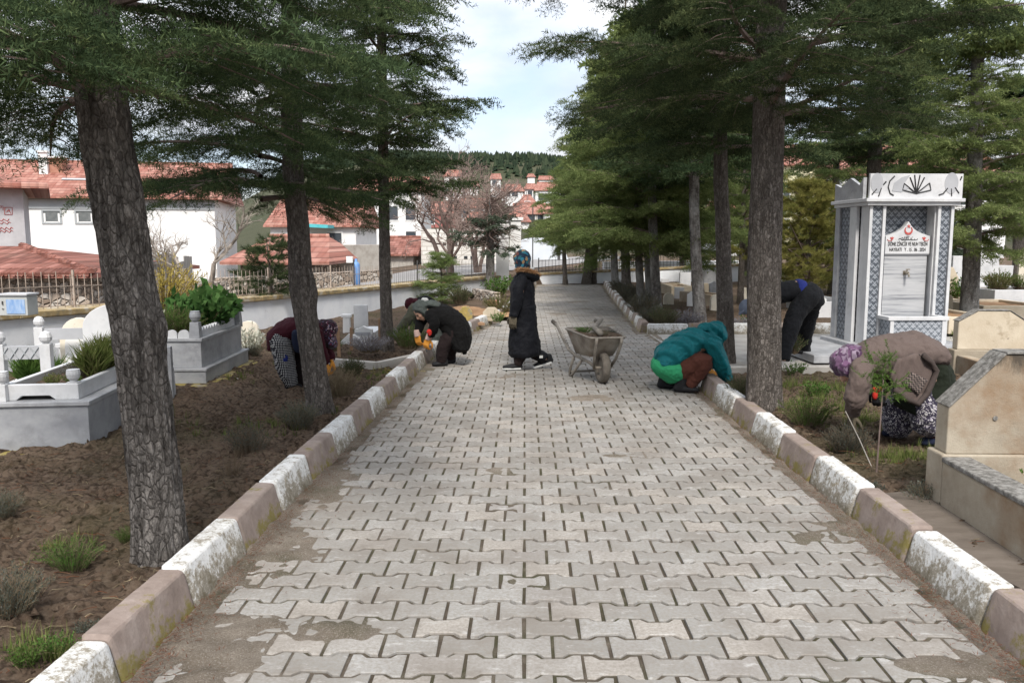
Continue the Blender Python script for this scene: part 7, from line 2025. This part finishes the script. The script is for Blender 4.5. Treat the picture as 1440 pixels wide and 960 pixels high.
# ---------- 2 bent woman in black coat at the left kerb
def black_coat():
    p = Person('woman in black coat and grey-green headscarf bending over the left kerb with orange gloves', 622, 513)
    J, P = p.J, p.P; fw = (-.62, -.30, -.72); up = (-.65, -.1, .6)
    hc = J(592, 438, -.05)
    m = MB(); head(m, hc, fw, up)
    chain(m, P((596, 432), (606, 437)), [.055, .062]); chain(m, P((606, 440), (620, 443), (636, 452), (646, 464)), [(.18, .11), (.18, .13), (.16, .13), (.17, .14)])
    legs = (((644, 462, -.1), (625, 484, -.12), (621, 508, -.10)), ((646, 462, .1), (634, 486, .14), (634, 504, .14)))
    for L in legs: chain(m, P(*L), [.09, .06, .042])
    armN = ((604, 444, -.20), (608, 464, -.22), (603, 476, -.16)); armF = ((600, 440, .12), (590, 456, .02), (587, 470, -.05))
    for a in (armN, armF): chain(m, P(*a), [.05, .042, .03])
    body = p.build('body', m, 'skin', voxel=.012, smooth=4); eyes(hc, fw, up, 1.0, body)
    A = frame(fw, up); f, l, u = A.col
    m = MB(); ell(m, hc+u*.030-f*.030, (.105, .104, .115), A); ell(m, hc+u*.03-f*.075, (.07, .10, .11), A)
    chain(m, [hc-f*.03-u*.03, hc-u*.13-f*.06], [(.10, .095), (.11, .10)], l); chain(m, P((596, 430), (606, 427), (617, 430)), [(.10, .05), (.17, .055), (.13, .04)])
    for q in (-1, 1): chain(m, [hc+u*.07+f*.03+l*q*.06, hc+l*q*.088-f*.0, hc-u*.08+l*q*.075-f*.01], [.024, .028, .03], f)
    p.build('headscarf', m, 'green_scarf', voxel=.009, smooth=3, disp=('f', .016, .06))
    m = MB()
    chain(m, P((604, 441), (613, 441), (626, 446), (640, 457), (648, 472), (651, 490)), [(.15, .12), (.21, .14), (.225, .165), (.235, .175), (.25, .155), (.27, .10)], n=26, flat_end=True)
    chain(m, P((628, 452), (636, 468), (646, 488)), [(.2, .12), (.22, .13), (.25, .085)], flat_end=True)
    chain(m, P((655, 462), (655, 478), (653.5, 497)), [(.17, .06), (.2, .05), (.08, .03)], flat_end=True)
    chain(m, P((606, 442, -.18), (611, 456, -.24), (606, 471, -.18)), [.085, .075, .052], flat_end=True); chain(m, P((600, 441, .12), (591, 455, .03), (588, 467, -.04)), [.085, .07, .05], flat_end=True)
    p.build('coat', m, 'coat_wool', voxel=.012, smooth=5, disp=('f', .026, .12))
    m = MB()
    for L in legs: chain(m, P(*L), [.125, .098, .07], flat_end=True)
    p.build('trousers', m, 'trouser_dark', voxel=.011, smooth=4, disp=('f', .02, .09))
    for (hx, tx, y, dy) in ((627, 608, 516, -.10), (638, 622, 511, .14)):
        a, b = J(hx, y, dy), J(tx, y+1, dy-.04); a.z = b.z = 0.0; m = MB(); shoe(m, a, b, .05, .085); p.build('shoe', m, 'shoe', voxel=.008, smooth=4)
    for (w, d, nr, th) in ((J(603, 475, -.16), (-.35, -.1, -.9), (-.5, -.7, .3), 1), (J(587, 470, -.05), (.12, -.15, -.95), (-.6, -.7, .0), -1)):
        m = MB(); hand(m, w, d, nr, 1.25, .75, th); g = p.build('glove', m, 'glove', voxel=.0055, smooth=3)
        m = MB(); chain(m, [Vector(w)-Vector(d).normalized()*.05, Vector(w)+Vector(d).normalized()*.025], [.046, .044], flat_end=True, flat_start=True); p.build('cuff', m, 'glove_cuff', g, .006, 3)
    m = MB(); ell(m, J(603.5, 466.5, -.30), (.036, .03, .036)); ell(m, J(604.5, 469, -.30), (.026, .025, .03)); p.build('red_tassel', m, 'red_cloth', voxel=.006, smooth=2, disp=('f', .012, .03))
    m = MB(); m.tube(P((599.5, 490, -.15), (600, 495, -.15)), .009, 8); m.build('trowel_handle', M['iron'], p.root)
black_coat()

# ---------- 3 olive jacket behind
def olive():
    p = Person('stooping person in olive jacket with dark red scarf, half hidden behind the black-coated woman', 617, 496, SOILZ, 12.6)
    J, P = p.J, p.P; hc = J(579, 432); fw = (-.7, -.1, -.7); up = (-.6, 0, .7)
    m = MB(); head(m, hc, fw, up); chain(m, P((582, 428), (590, 430)), [.055, .06]); chain(m, P((588, 432), (603, 434), (622, 446)), [(.18, .11), (.17, .13), (.17, .14)])
    legs = (((622, 446, -.1), (614, 470, -.1), (612, 492, -.1)), ((623, 446, .1), (618, 470, .1), (620, 490, .1)))
    for L in legs: chain(m, P(*L), [.09, .06, .042])
    arms = (((584, 434, -.18), (574, 449, -.2), (562, 462, -.15)), ((586, 434, .15), (584, 455, .1), (583, 472, .0)))
    for a in arms: chain(m, P(*a), [.05, .042, .03])
    p.build('body', m, 'skin', voxel=.012, smooth=4)
    A = frame(fw, up); f, l, u = A.col
    m = MB(); ell(m, hc+u*.03-f*.025, (.105, .10, .112), A); chain(m, P((583, 424), (590, 424), (596, 428)), [(.1, .05), (.14, .05), (.12, .04)]); p.build('headscarf', m, 'maroon', voxel=.009, smooth=3, disp=('f', .014, .06))
    m = MB(); chain(m, P((590, 421, -.05), (600, 420), (610, 425)), [(.12, .04), (.14, .05), (.1, .04)]); p.build('dark_shawl', m, 'coat_wool', voxel=.01, smooth=3)
    m = MB(); chain(m, P((595, 421.5, -.15), (600, 422, -.17)), [.035, .035]); p.build('white_collar', m, 'sole', voxel=.008, smooth=3)
    m = MB(); chain(m, P((585, 434), (600, 437), (618, 446), (626, 456)), [(.2, .13), (.22, .16), (.22, .17), (.22, .15)], n=24)
    for a in arms: chain(m, P(*a), [.095, .08, .06], flat_end=True)
    p.build('jacket', m, 'olive', voxel=.012, smooth=5, disp=FOLD)
    m = MB()
    for L in legs: chain(m, P(*L), [.125, .095, .075], flat_end=True)
    p.build('trousers', m, 'green_scarf', voxel=.011, smooth=4, disp=('f', .02, .09))
    for (w, d, nr, th) in ((J(562, 462, -.15), (-.2, -.2, -.9), (-.9, -.2, .2), 1), (J(583, 472, 0), (-.1, -.2, -.95), (-.9, 0, .1), -1)):
        m = MB(); hand(m, w, d, nr, 1.2, .7, th); p.build('glove', m, 'glove_dark', voxel=.0055, smooth=3)
    for (hx, tx, y, dy) in ((617, 602, 495, -.1), (625, 611, 493, .1)):
        a, b = J(hx, y, dy), J(tx, y, dy); a.z = b.z = 0.0; m = MB(); shoe(m, a, b, .05, .085); p.build('shoe', m, 'shoe', voxel=.009, smooth=3)
olive()

# ---------- 4 maroon cardigan behind the bulging cedar
def maroon():
    p = Person('person in maroon cardigan and dotted trousers bending behind the bulging cedar trunk', 412, 545, SOILZ)
    J, P = p.J, p.P; hc = J(460, 468); fw = (.62, -.1, -.75); up = (.7, 0, .6)
    m = MB(); head(m, hc, fw, up); chain(m, P((452, 462), (444, 462)), [.055, .06]); chain(m, P((446, 464), (428, 463), (408, 466), (395, 476)), [(.18, .11), (.18, .12), (.17, .13), (.17, .14)])
    legs = (((396, 478, -.12), (402, 515, -.12), (411, 540, -.10)), ((408, 480, .1), (423, 515, .12), (427, 540, .14)))
    for L in legs: chain(m, P(*L), [.09, .06, .042])
    arms = (((442, 468, -.16), (450, 492, -.16), (458, 510, -.1)), ((444, 466, .16), (456, 488, .16), (466, 506, .1)))
    for a in arms: chain(m, P(*a), [.05, .042, .03])
    p.build('body', m, 'skin', voxel=.012, smooth=4)
    A = frame(fw, up); f, l, u = A.col
    m = MB(); ell(m, hc+u*.03-f*.025, (.108, .10, .115), A); chain(m, P((454, 458), (458, 470), (468, 484)), [(.11, .085), (.12, .10), (.12, .06)]); p.build('headscarf', m, 'scarf_rose', voxel=.009, smooth=3, disp=('f', .016, .06))
    m = MB(); chain(m, P((449, 464), (432, 463), (412, 464), (393, 474), (383, 490)), [(.17, .11), (.22, .135), (.225, .145), (.22, .13), (.15, .055)], n=26, flat_end=True)
    chain(m, P((440, 468, -.08), (436, 486, -.12), (432, 500, -.14)), [(.14, .12), (.12, .10), (.10, .06)], flat_end=True)
    for a in arms: chain(m, P(*a), [.088, .074, .055], flat_end=True)
    card = p.build('cardigan', m, 'maroon', voxel=.012, smooth=5, disp=FOLD)
    m = MB(); chain(m, P((416, 468, -.22), (418, 482, -.19), (420, 492, -.16)), [(.05, .045), (.05, .06), (.04, .05)]); p.build('navy_vest', m, 'navy', card, .010, 4)
    m = MB(); chain(m, P(*legs[0]), [.135, .105, .070], flat_end=True); p.build('dotted_trouser_leg', m, 'dotted', voxel=.010, smooth=4, disp=('f', .02, .09))
    m = MB(); chain(m, P(*legs[1]), [.135, .105, .075], flat_end=True); p.build('dark_trouser_leg', m, 'trouser_dark', voxel=.010, smooth=4, disp=('f', .02, .09))
    m = MB(); ell(m, J(401, 504, -.21), (.035, .025, .05)); p.build('blue_pocket_cloth', m, 'royal', voxel=.008, smooth=3, disp=('f', .02, .05))
    for (w, d, nr, th) in ((J(458, 510, -.1), (.3, -.1, -.9), (.9, -.1, .3), 1), (J(466, 506, .1), (.3, 0, -.9), (.9, .1, .3), -1)):
        m = MB(); hand(m, w, d, nr, 1.2, .7, th); p.build('glove', m, 'glove', voxel=.0055, smooth=3)
    for (hx, tx, y, dy) in ((404, 424, 546, -.1), (421, 439, 543, .14)):
        a, b = J(hx, y, dy), J(tx, y, dy); a.z = b.z = 0.0; m = MB(); shoe(m, a, b, .05, .085); p.build('shoe', m, 'shoe', voxel=.009, smooth=3)
maroon()

# ---------- 5 teal jacket squatting
def teal():
    p = Person('person squatting at the right kerb in a teal hooded jacket over a bright green jersey', 950, 548)
    J, P = p.J, p.P; hc = J(1006, 472, .05); fw = (.70, .35, -.62); up = (.5, .1, .8)
    m = MB(); head(m, hc, fw, up); chain(m, P((1000, 474), (990, 476)), [.055, .06]); chain(m, P((992, 478), (972, 487), (952, 502), (940, 516)), [(.18, .10), (.18, .13), (.17, .14), (.18, .14)])
    legs = (((958, 520, -.12), (991, 507, -.20), (970, 541, -.14)), ((944, 516, .12), (984, 502, .24), (940, 538, .12)))
    for L in legs: chain(m, P(*L), [.09, .062, .045])
    arms = (((1002, 482, -.18), (1014, 512, -.16), (1025, 540, .0)), ((994, 480, .2), (1002, 502, .22), (992, 518, .05)))
    for a in arms: chain(m, P(*a), [.05, .042, .03])
    p.build('body', m, 'skin', voxel=.012, smooth=4)
    m = MB()
    chain(m, P((990, 474), (976, 478), (958, 488), (940, 502), (932, 510)), [(.17, .10), (.235, .15), (.25, .175), (.25, .175), (.235, .13)], n=26, flat_end=True)
    for a in arms: chain(m, P(*a), [.105, .09, .058], flat_end=True)
    ell(m, J(993, 472), (.10, .13, .07))
    jk = p.build('jacket', m, 'teal', voxel=.011, smooth=4, disp=('f', .030, .10))
    A = frame(fw, up); f, l, u = A.col
    m = MB(); ell(m, hc+u*.035-f*.035, (.125, .12, .128), A); ell(m, hc-f*.09-u*.01, (.085, .12, .10), A)
    for q in (-1, 1): chain(m, [hc+u*.12+f*.04, hc+l*q*.10+u*.04+f*.045, hc+l*q*.09-u*.09+f*.03], [.026, .03, .026], f)
    chain(m, P((985, 462), (995, 460), (1005, 461)), [(.09, .05), (.11, .06), (.08, .04)])
    p.build('hood', m, 'teal', jk, .010, 4, ('f', .022, .08))
    m = MB(); chain(m, P((962, 524), (946, 519), (930, 512)), [(.21, .11), (.265, .165), (.235, .14)], n=24); p.build('jersey', m, 'bright_green', voxel=.011, smooth=5, disp=('f', .018, .12))
    m = MB()
    for L in legs: chain(m, P(*L), [.125, .105, .075], flat_end=True)
    p.build('trousers', m, 'rust_trouser', voxel=.011, smooth=4, disp=('f', .022, .08))
    for (hx, tx, y, dy) in ((951, 983, 548, -.14), (928, 956, 544, .10)):
        a, b = J(hx, y, dy), J(tx, y, dy-.05); a.z = b.z = 0.0
        m = MB(); shoe(m, a, b, .055, .09); chain(m, [a+Vector((.05, 0, .06)), a+Vector((.06, 0, .17))], [.062, .068], flat_end=True); p.build('boot', m, 'shoe', voxel=.009, smooth=3)
    for (w, d, nr, th, k) in ((J(1025, 541, .0), (.45, .1, -.8), (.6, -.6, .4), 1, 'glove'), (J(992, 518, .05), (.75, -.2, -.5), (.2, -.5, .8), -1, 'glove')):
        m = MB(); hand(m, w, d, nr, 1.3, .6, th); g = p.build('glove', m, k, voxel=.0055, smooth=3)
        m = MB(); chain(m, [Vector(w)-Vector(d).normalized()*.02, Vector(w)+Vector(d).normalized()*.03], [.044, .042], flat_end=True, flat_start=True); p.build('cuff', m, 'glove_cuff', g, .006, 2)
teal()

# ---------- 6 black trousers
def black_trousers():
    p = Person('person in charcoal trousers bending low behind the scaly cedar trunk, blue shirt showing', 1112, 505, SOILZ)
    J, P = p.J, p.P; hc = J(1052, 434, -.05); fw = (-.5, -.15, -.85); up = (-.8, 0, .5)
    m = MB(); head(m, hc, fw, up); chain(m, P((1058, 428), (1068, 424)), [.055, .06]); chain(m, P((1070, 424), (1092, 414), (1118, 408), (1138, 414)), [(.19, .11), (.19, .13), (.17, .13), (.18, .15)])
    legs = (((1137, 414, -.10), (1115, 452, -.20), (1102, 504, -.30)), ((1142, 416, .10), (1135, 455, .3), (1131, 486, .52)))
    for L in legs: chain(m, P(*L), [.095, .065, .045])
    arms = (((1076, 428, -.18), (1078, 462, -.2), (1072, 494, -.15)), ((1074, 426, .18), (1070, 460, .18), (1062, 490, .1)))
    for a in arms: chain(m, P(*a), [.052, .042, .032])
    p.build('body', m, 'skin', voxel=.012, smooth=4)
    m = MB()
    for L, r in zip(legs, ([.165, .120, .088], [.155, .115, .085])): chain(m, P(*L), r, flat_end=True)
    chain(m, P((1122, 410), (1138, 413), (1146, 424)), [(.17, .12), (.20, .155), (.17, .13)], n=24)
    p.build('trousers', m, 'trouser_black', voxel=.012, smooth=5, disp=('f', .03, .14))
    m = MB(); chain(m, P((1066, 424), (1088, 414), (1116, 409), (1126, 410)), [(.18, .11), (.215, .14), (.20, .145), (.19, .13)], n=24)
    for a in arms: chain(m, P(*a), [.085, .07, .055], flat_end=True)
    p.build('jacket', m, 'trouser_black', voxel=.012, smooth=5, disp=FOLD)
    m = MB(); chain(m, P((1120, 407), (1126, 408)), [(.205, .145), (.205, .142)], n=24, flat_end=True, flat_start=True); p.build('shirt', m, 'royal', voxel=.011, smooth=3)
    A = frame(fw, up); f, l, u = A.col
    m = MB(); ell(m, hc+u*.035-f*.01, (.112, .09, .095), A); ell(m, hc+f*.08+u*.06, (.06, .07, .018), A); p.build('cap', m, 'greyblue', voxel=.009, smooth=3)
    for i, (hx, tx, y, dy) in enumerate(((1108, 1091, 508, -.30), (1137, 1119, 491, .52))):
        a, b = J(hx, y, dy), J(tx, y, dy); a.z = b.z = (.0 if i else 0.03); m = MB(); shoe(m, a, b, .055, .09); p.build('shoe', m, 'shoe', voxel=.009, smooth=3)
    for (w, d, nr, th) in ((J(1072, 494, -.15), (-.2, 0, -.95), (-.9, 0, .2), 1), (J(1062, 490, .1), (-.2, 0, -.95), (-.9, 0, .2), -1)):
        m = MB(); hand(m, w, d, nr, 1.2, .7, th); p.build('glove', m, 'glove_dark', voxel=.0055, smooth=3)
black_trousers()

# ---------- 7 brown cardigan
def cardigan():
    p = Person('woman in taupe cardigan and purple headscarf bending double in the right bed', 1292, 622, SOILZ)
    J, P = p.J, p.P; hc = J(1190, 516); fw = (-.55, -.25, -.8); up = (-.8, 0, .45)
    m = MB(); head(m, hc, fw, up); chain(m, P((1198, 510), (1212, 508)), [.055, .062]); chain(m, P((1212, 508), (1245, 500), (1285, 500), (1308, 522)), [(.18, .12), (.18, .14), (.18, .15), (.18, .15)])
    legs = (((1306, 528, -.12), (1300, 575, -.12), (1311, 612, -.10)), ((1296, 528, .12), (1268, 575, .14), (1258, 602, .22)))
    for L in legs: chain(m, P(*L), [.095, .062, .042])
    arms = (((1212, 518, -.19), (1207, 552, -.21), (1199, 584, -.14)), ((1222, 518, .2), (1238, 538, .14), (1238, 548, .0)))
    for a in arms: chain(m, P(*a), [.05, .042, .03])
    p.build('body', m, 'skin', voxel=.010, smooth=4)
    A = frame(fw, up); f, l, u = A.col
    m = MB(); ell(m, hc+u*.03-f*.02, (.115, .106, .118), A); chain(m, P((1192, 500), (1204, 499), (1216, 502)), [(.105, .09), (.12, .085), (.12, .06)]); chain(m, P((1186, 516, -.08), (1196, 522, -.10), (1204, 520, -.10)), [.05, .05, .04]); p.build('headscarf', m, 'scarf_purple', voxel=.009, smooth=3, disp=('f', .022, .05))
    m = MB()
    chain(m, P((1208, 512), (1228, 505), (1257, 500), (1284, 495), (1303, 496), (1316, 501)), [(.16, .13), (.215, .165), (.235, .185), (.24, .165), (.24, .125), (.22, .085)], n=28, flat_end=True)
    chain(m, P((1212, 518, -.17), (1209, 535, -.22), (1204, 560, -.22), (1199, 580, -.15)), [.098, .092, .078, .055], flat_end=True); chain(m, P(*arms[1]), [.09, .075, .05], flat_end=True)
    cd = p.build('cardigan', m, 'cardigan', voxel=.011, smooth=5, disp=('f', .034, .12))
    # hanging front flap with cable-knit pocket: a curved thick sheet hugging the hip
    def sheetpart(name, poly, dy0, bulge, th, mat, parent, cx):
        # dense triangulated patch from a pixel outline, bent round the body
        pts = [np.array(q, float) for q in poly]
        mm = bmesh.new(); vs = [mm.verts.new((q[0], q[1], 0)) for q in pts]; fc = mm.faces.new(vs)
        bmesh.ops.triangulate(mm, faces=mm.faces[:])
        bmesh.ops.subdivide_edges(mm, edges=mm.edges[:], cuts=5, use_grid_fill=True)
        for v in mm.verts:
            px, py = v.co.x, v.co.y; dy = dy0+bulge*((px-cx)/60)**2+.012*math.sin(px*.35+py*.12)
            v.co = J(px, py, dy)
        me = bpy.data.meshes.new(name); mm.to_mesh(me); mm.free(); me.materials.append(M[mat]); me.polygons.foreach_set('use_smooth', [True]*len(me.polygons))
        o = link(bpy.data.objects.new(name, me), parent); q = o.modifiers.new('t', 'SOLIDIFY'); q.thickness = th; q.offset = 0; return o
    flap = [(1262, 505), (1285, 497), (1300, 500), (1315, 520), (1316, 524), (1303, 552), (1290, 567), (1276, 560), (1258, 545), (1252, 530)]
    fl = sheetpart('cardigan_front', flap, -.305, .13, .024, 'cardigan', cd, 1275)
    trim = [(1316, 519), (1319, 523), (1306, 553), (1291, 570), (1274, 563), (1256, 547), (1258, 543), (1276, 557), (1289, 564), (1301, 550)]
    m = MB(); m.tube([J(a, b, -.35+.13*((a-1275)/60)**2) for a, b in ((1299, 499), (1309, 509), (1317, 521), (1311, 537), (1304, 553), (1291, 568), (1276, 561), (1258, 547))], .022, 8); m.build('flap_trim', M['cardigan_trim'], cd, smooth=True)
    pocket = [(1270, 538), (1282, 523), (1304, 534), (1292, 555)]
    sheetpart('pocket', pocket, -.330, .13, .016, 'cable', cd, 1275)
    m = MB(); m.tube(P((1320, 500, -.12), (1326, 494, -.05), (1325, 492, .08)), [.02, .024, .02], 8); m.tube(P((1316, 509, -.2), (1321, 502, -.14), (1325, 494, -.05)), [.018, .02, .02], 8); m.build('hem_trim', M['cardigan_trim'], cd, smooth=True)
    m = MB(); chain(m, P((1300, 506), (1309, 528), (1304, 553), (1290, 577)), [(.21, .11), (.24, .145), (.25, .19), (.24, .205)], n=26, flat_end=True); chain(m, P((1318, 520), (1324, 536)), [(.16, .045), (.13, .03)], flat_end=True); p.build('vest', m, 'vest', voxel=.011, smooth=5, disp=('f', .022, .12))
    m = MB()
    chain(m, P((1302, 548, -.11), (1302, 574, -.13), (1304, 592, -.12), (1309, 604, -.10)), [.11, .125, .125, .085], flat_end=True); chain(m, P((1288, 540, .12), (1268, 572, .12), (1263, 592, .16), (1262, 604, .2)), [.13, .135, .13, .10], flat_end=True)
    p.build('trousers', m, 'print_white', voxel=.010, smooth=4, disp=('f', .03, .10))
    m = MB(); chain(m, P((1310, 603, -.10), (1311, 612, -.10)), [.052, .05], flat_end=True, flat_start=True); p.build('sock', m, 'maroon', voxel=.007, smooth=3)
    for (hx, tx, y, dy) in ((1322, 1294, 629, -.10), (1272, 1242, 612, .20)):
        a, b = J(hx, y, dy), J(tx, y, dy); a.z = b.z = 0.0; m = MB(); shoe(m, a, b, .052, .09); p.build('shoe', m, 'navy', voxel=.008, smooth=3)
    m = MB(); hand(m, J(1199, 582, -.14), (-.1, -.05, -.95), (-.9, -.2, .1), 1.15, .6, 1); p.build('glove', m, 'glove_dark', voxel=.0055, smooth=3)
    m = MB(); hand(m, J(1236, 547, -.12), (-.05, -.15, -.95), (-.6, -.7, .1), 1.2, 1.0, -1); g = p.build('glove', m, 'shoe', voxel=.0055, smooth=3)
    m = MB(); ell(m, J(1230.5, 555, -.19), (.022, .022, .04)); ell(m, J(1234, 547, -.19), (.04, .03, .022)); p.build('red_glove_back', m, 'red_cloth', g, .006, 2)
cardigan()
# ================================================================== LIGHT, SKY
SUN_EL = math.radians(48); SUN_AZ = math.radians(178)     # azimuth from +Y, clockwise seen from above: behind the camera of the camera
world = bpy.data.worlds.new('World'); scene.world = world; world.use_nodes = True
wt_ = world.node_tree; wt_.nodes.clear()
def wn(t, **k):
    n = wt_.nodes.new('ShaderNode'+t)
    for a, b in k.items(): setattr(n, a, b)
    return n
out = wn('OutputWorld'); sky = wn('TexSky', sky_type='NISHITA'); sky.sun_disc = False; sky.sun_elevation = SUN_EL; sky.sun_rotation = SUN_AZ
sky.altitude = 900; sky.air_density = 1.0; sky.dust_density = 1.5
bg1 = wn('Background'); bg1.inputs['Strength'].default_value = .13; wt_.links.new(sky.outputs[0], bg1.inputs['Color'])
tc = wn('TexCoord'); mp = wn('Mapping'); mp.inputs['Scale'].default_value = (1, 1, 2.4); mp.inputs['Location'].default_value = (.35, .2, .1)
wt_.links.new(tc.outputs['Generated'], mp.inputs['Vector'])
nz = wn('TexNoise'); nz.inputs['Scale'].default_value = 2.6; nz.inputs['Detail'].default_value = 9; nz.inputs['Roughness'].default_value = .58; nz.inputs['Distortion'].default_value = .35
wt_.links.new(mp.outputs[0], nz.inputs['Vector'])
rp = wn('ValToRGB'); rp.color_ramp.elements[0].position = .36; rp.color_ramp.elements[1].position = .58
rp.color_ramp.elements[0].color = (.5, .5, .5, 1); rp.color_ramp.elements[1].color = (1, 1, 1, 1)
wt_.links.new(nz.outputs['Fac'], rp.inputs['Fac'])
nz2 = wn('TexNoise'); nz2.inputs['Scale'].default_value = 5.5; nz2.inputs['Detail'].default_value = 8; wt_.links.new(mp.outputs[0], nz2.inputs['Vector'])
rp2 = wn('ValToRGB'); rp2.color_ramp.elements[0].position = .3; rp2.color_ramp.elements[1].position = .62
rp2.color_ramp.elements[0].color = (.60, .66, .77, 1); rp2.color_ramp.elements[1].color = (.97, .98, 1.0, 1); wt_.links.new(nz2.outputs['Fac'], rp2.inputs['Fac'])
bg2 = wn('Background'); sp = wn('SeparateXYZ'); wt_.links.new(tc.outputs['Generated'], sp.inputs[0]); mr = wn('MapRange'); mr.inputs[1].default_value = 0; mr.inputs[2].default_value = 1; mr.inputs[3].default_value = .52; mr.inputs[4].default_value = 1.5; wt_.links.new(sp.outputs[2], mr.inputs[0]); wt_.links.new(mr.outputs[0], bg2.inputs['Strength']); wt_.links.new(rp2.outputs['Color'], bg2.inputs['Color'])
mx = wn('MixShader'); wt_.links.new(rp.outputs['Color'], mx.inputs[0]); wt_.links.new(bg1.outputs[0], mx.inputs[1]); wt_.links.new(bg2.outputs[0], mx.inputs[2])
wt_.links.new(mx.outputs[0], out.inputs['Surface'])
sd = bpy.data.lights.new('sun', 'SUN'); sd.energy = 2.7; sd.angle = math.radians(12); sd.color = (1.0, .95, .88)
sun = bpy.data.objects.new('sun', sd); COL.objects.link(sun)
dirv = Vector((math.sin(SUN_AZ)*math.cos(SUN_EL), math.cos(SUN_AZ)*math.cos(SUN_EL), math.sin(SUN_EL)))
sun.rotation_euler = (-dirv).to_track_quat('-Z', 'Y').to_euler(); sun.location = (0, 0, 30)
vs_ = scene.view_settings; vs_.view_transform = 'Standard'; vs_.look = 'None'; vs_.gamma = 1.0; vs_.use_curve_mapping = False
vs_.exposure = 0.75
cy = scene.cycles; cy.max_bounces = 8; cy.diffuse_bounces = 3; cy.glossy_bounces = 3; cy.transmission_bounces = 4; cy.transparent_max_bounces = 8
cy.caustics_reflective = False; cy.caustics_refractive = False
scene.render.use_persistent_data = False
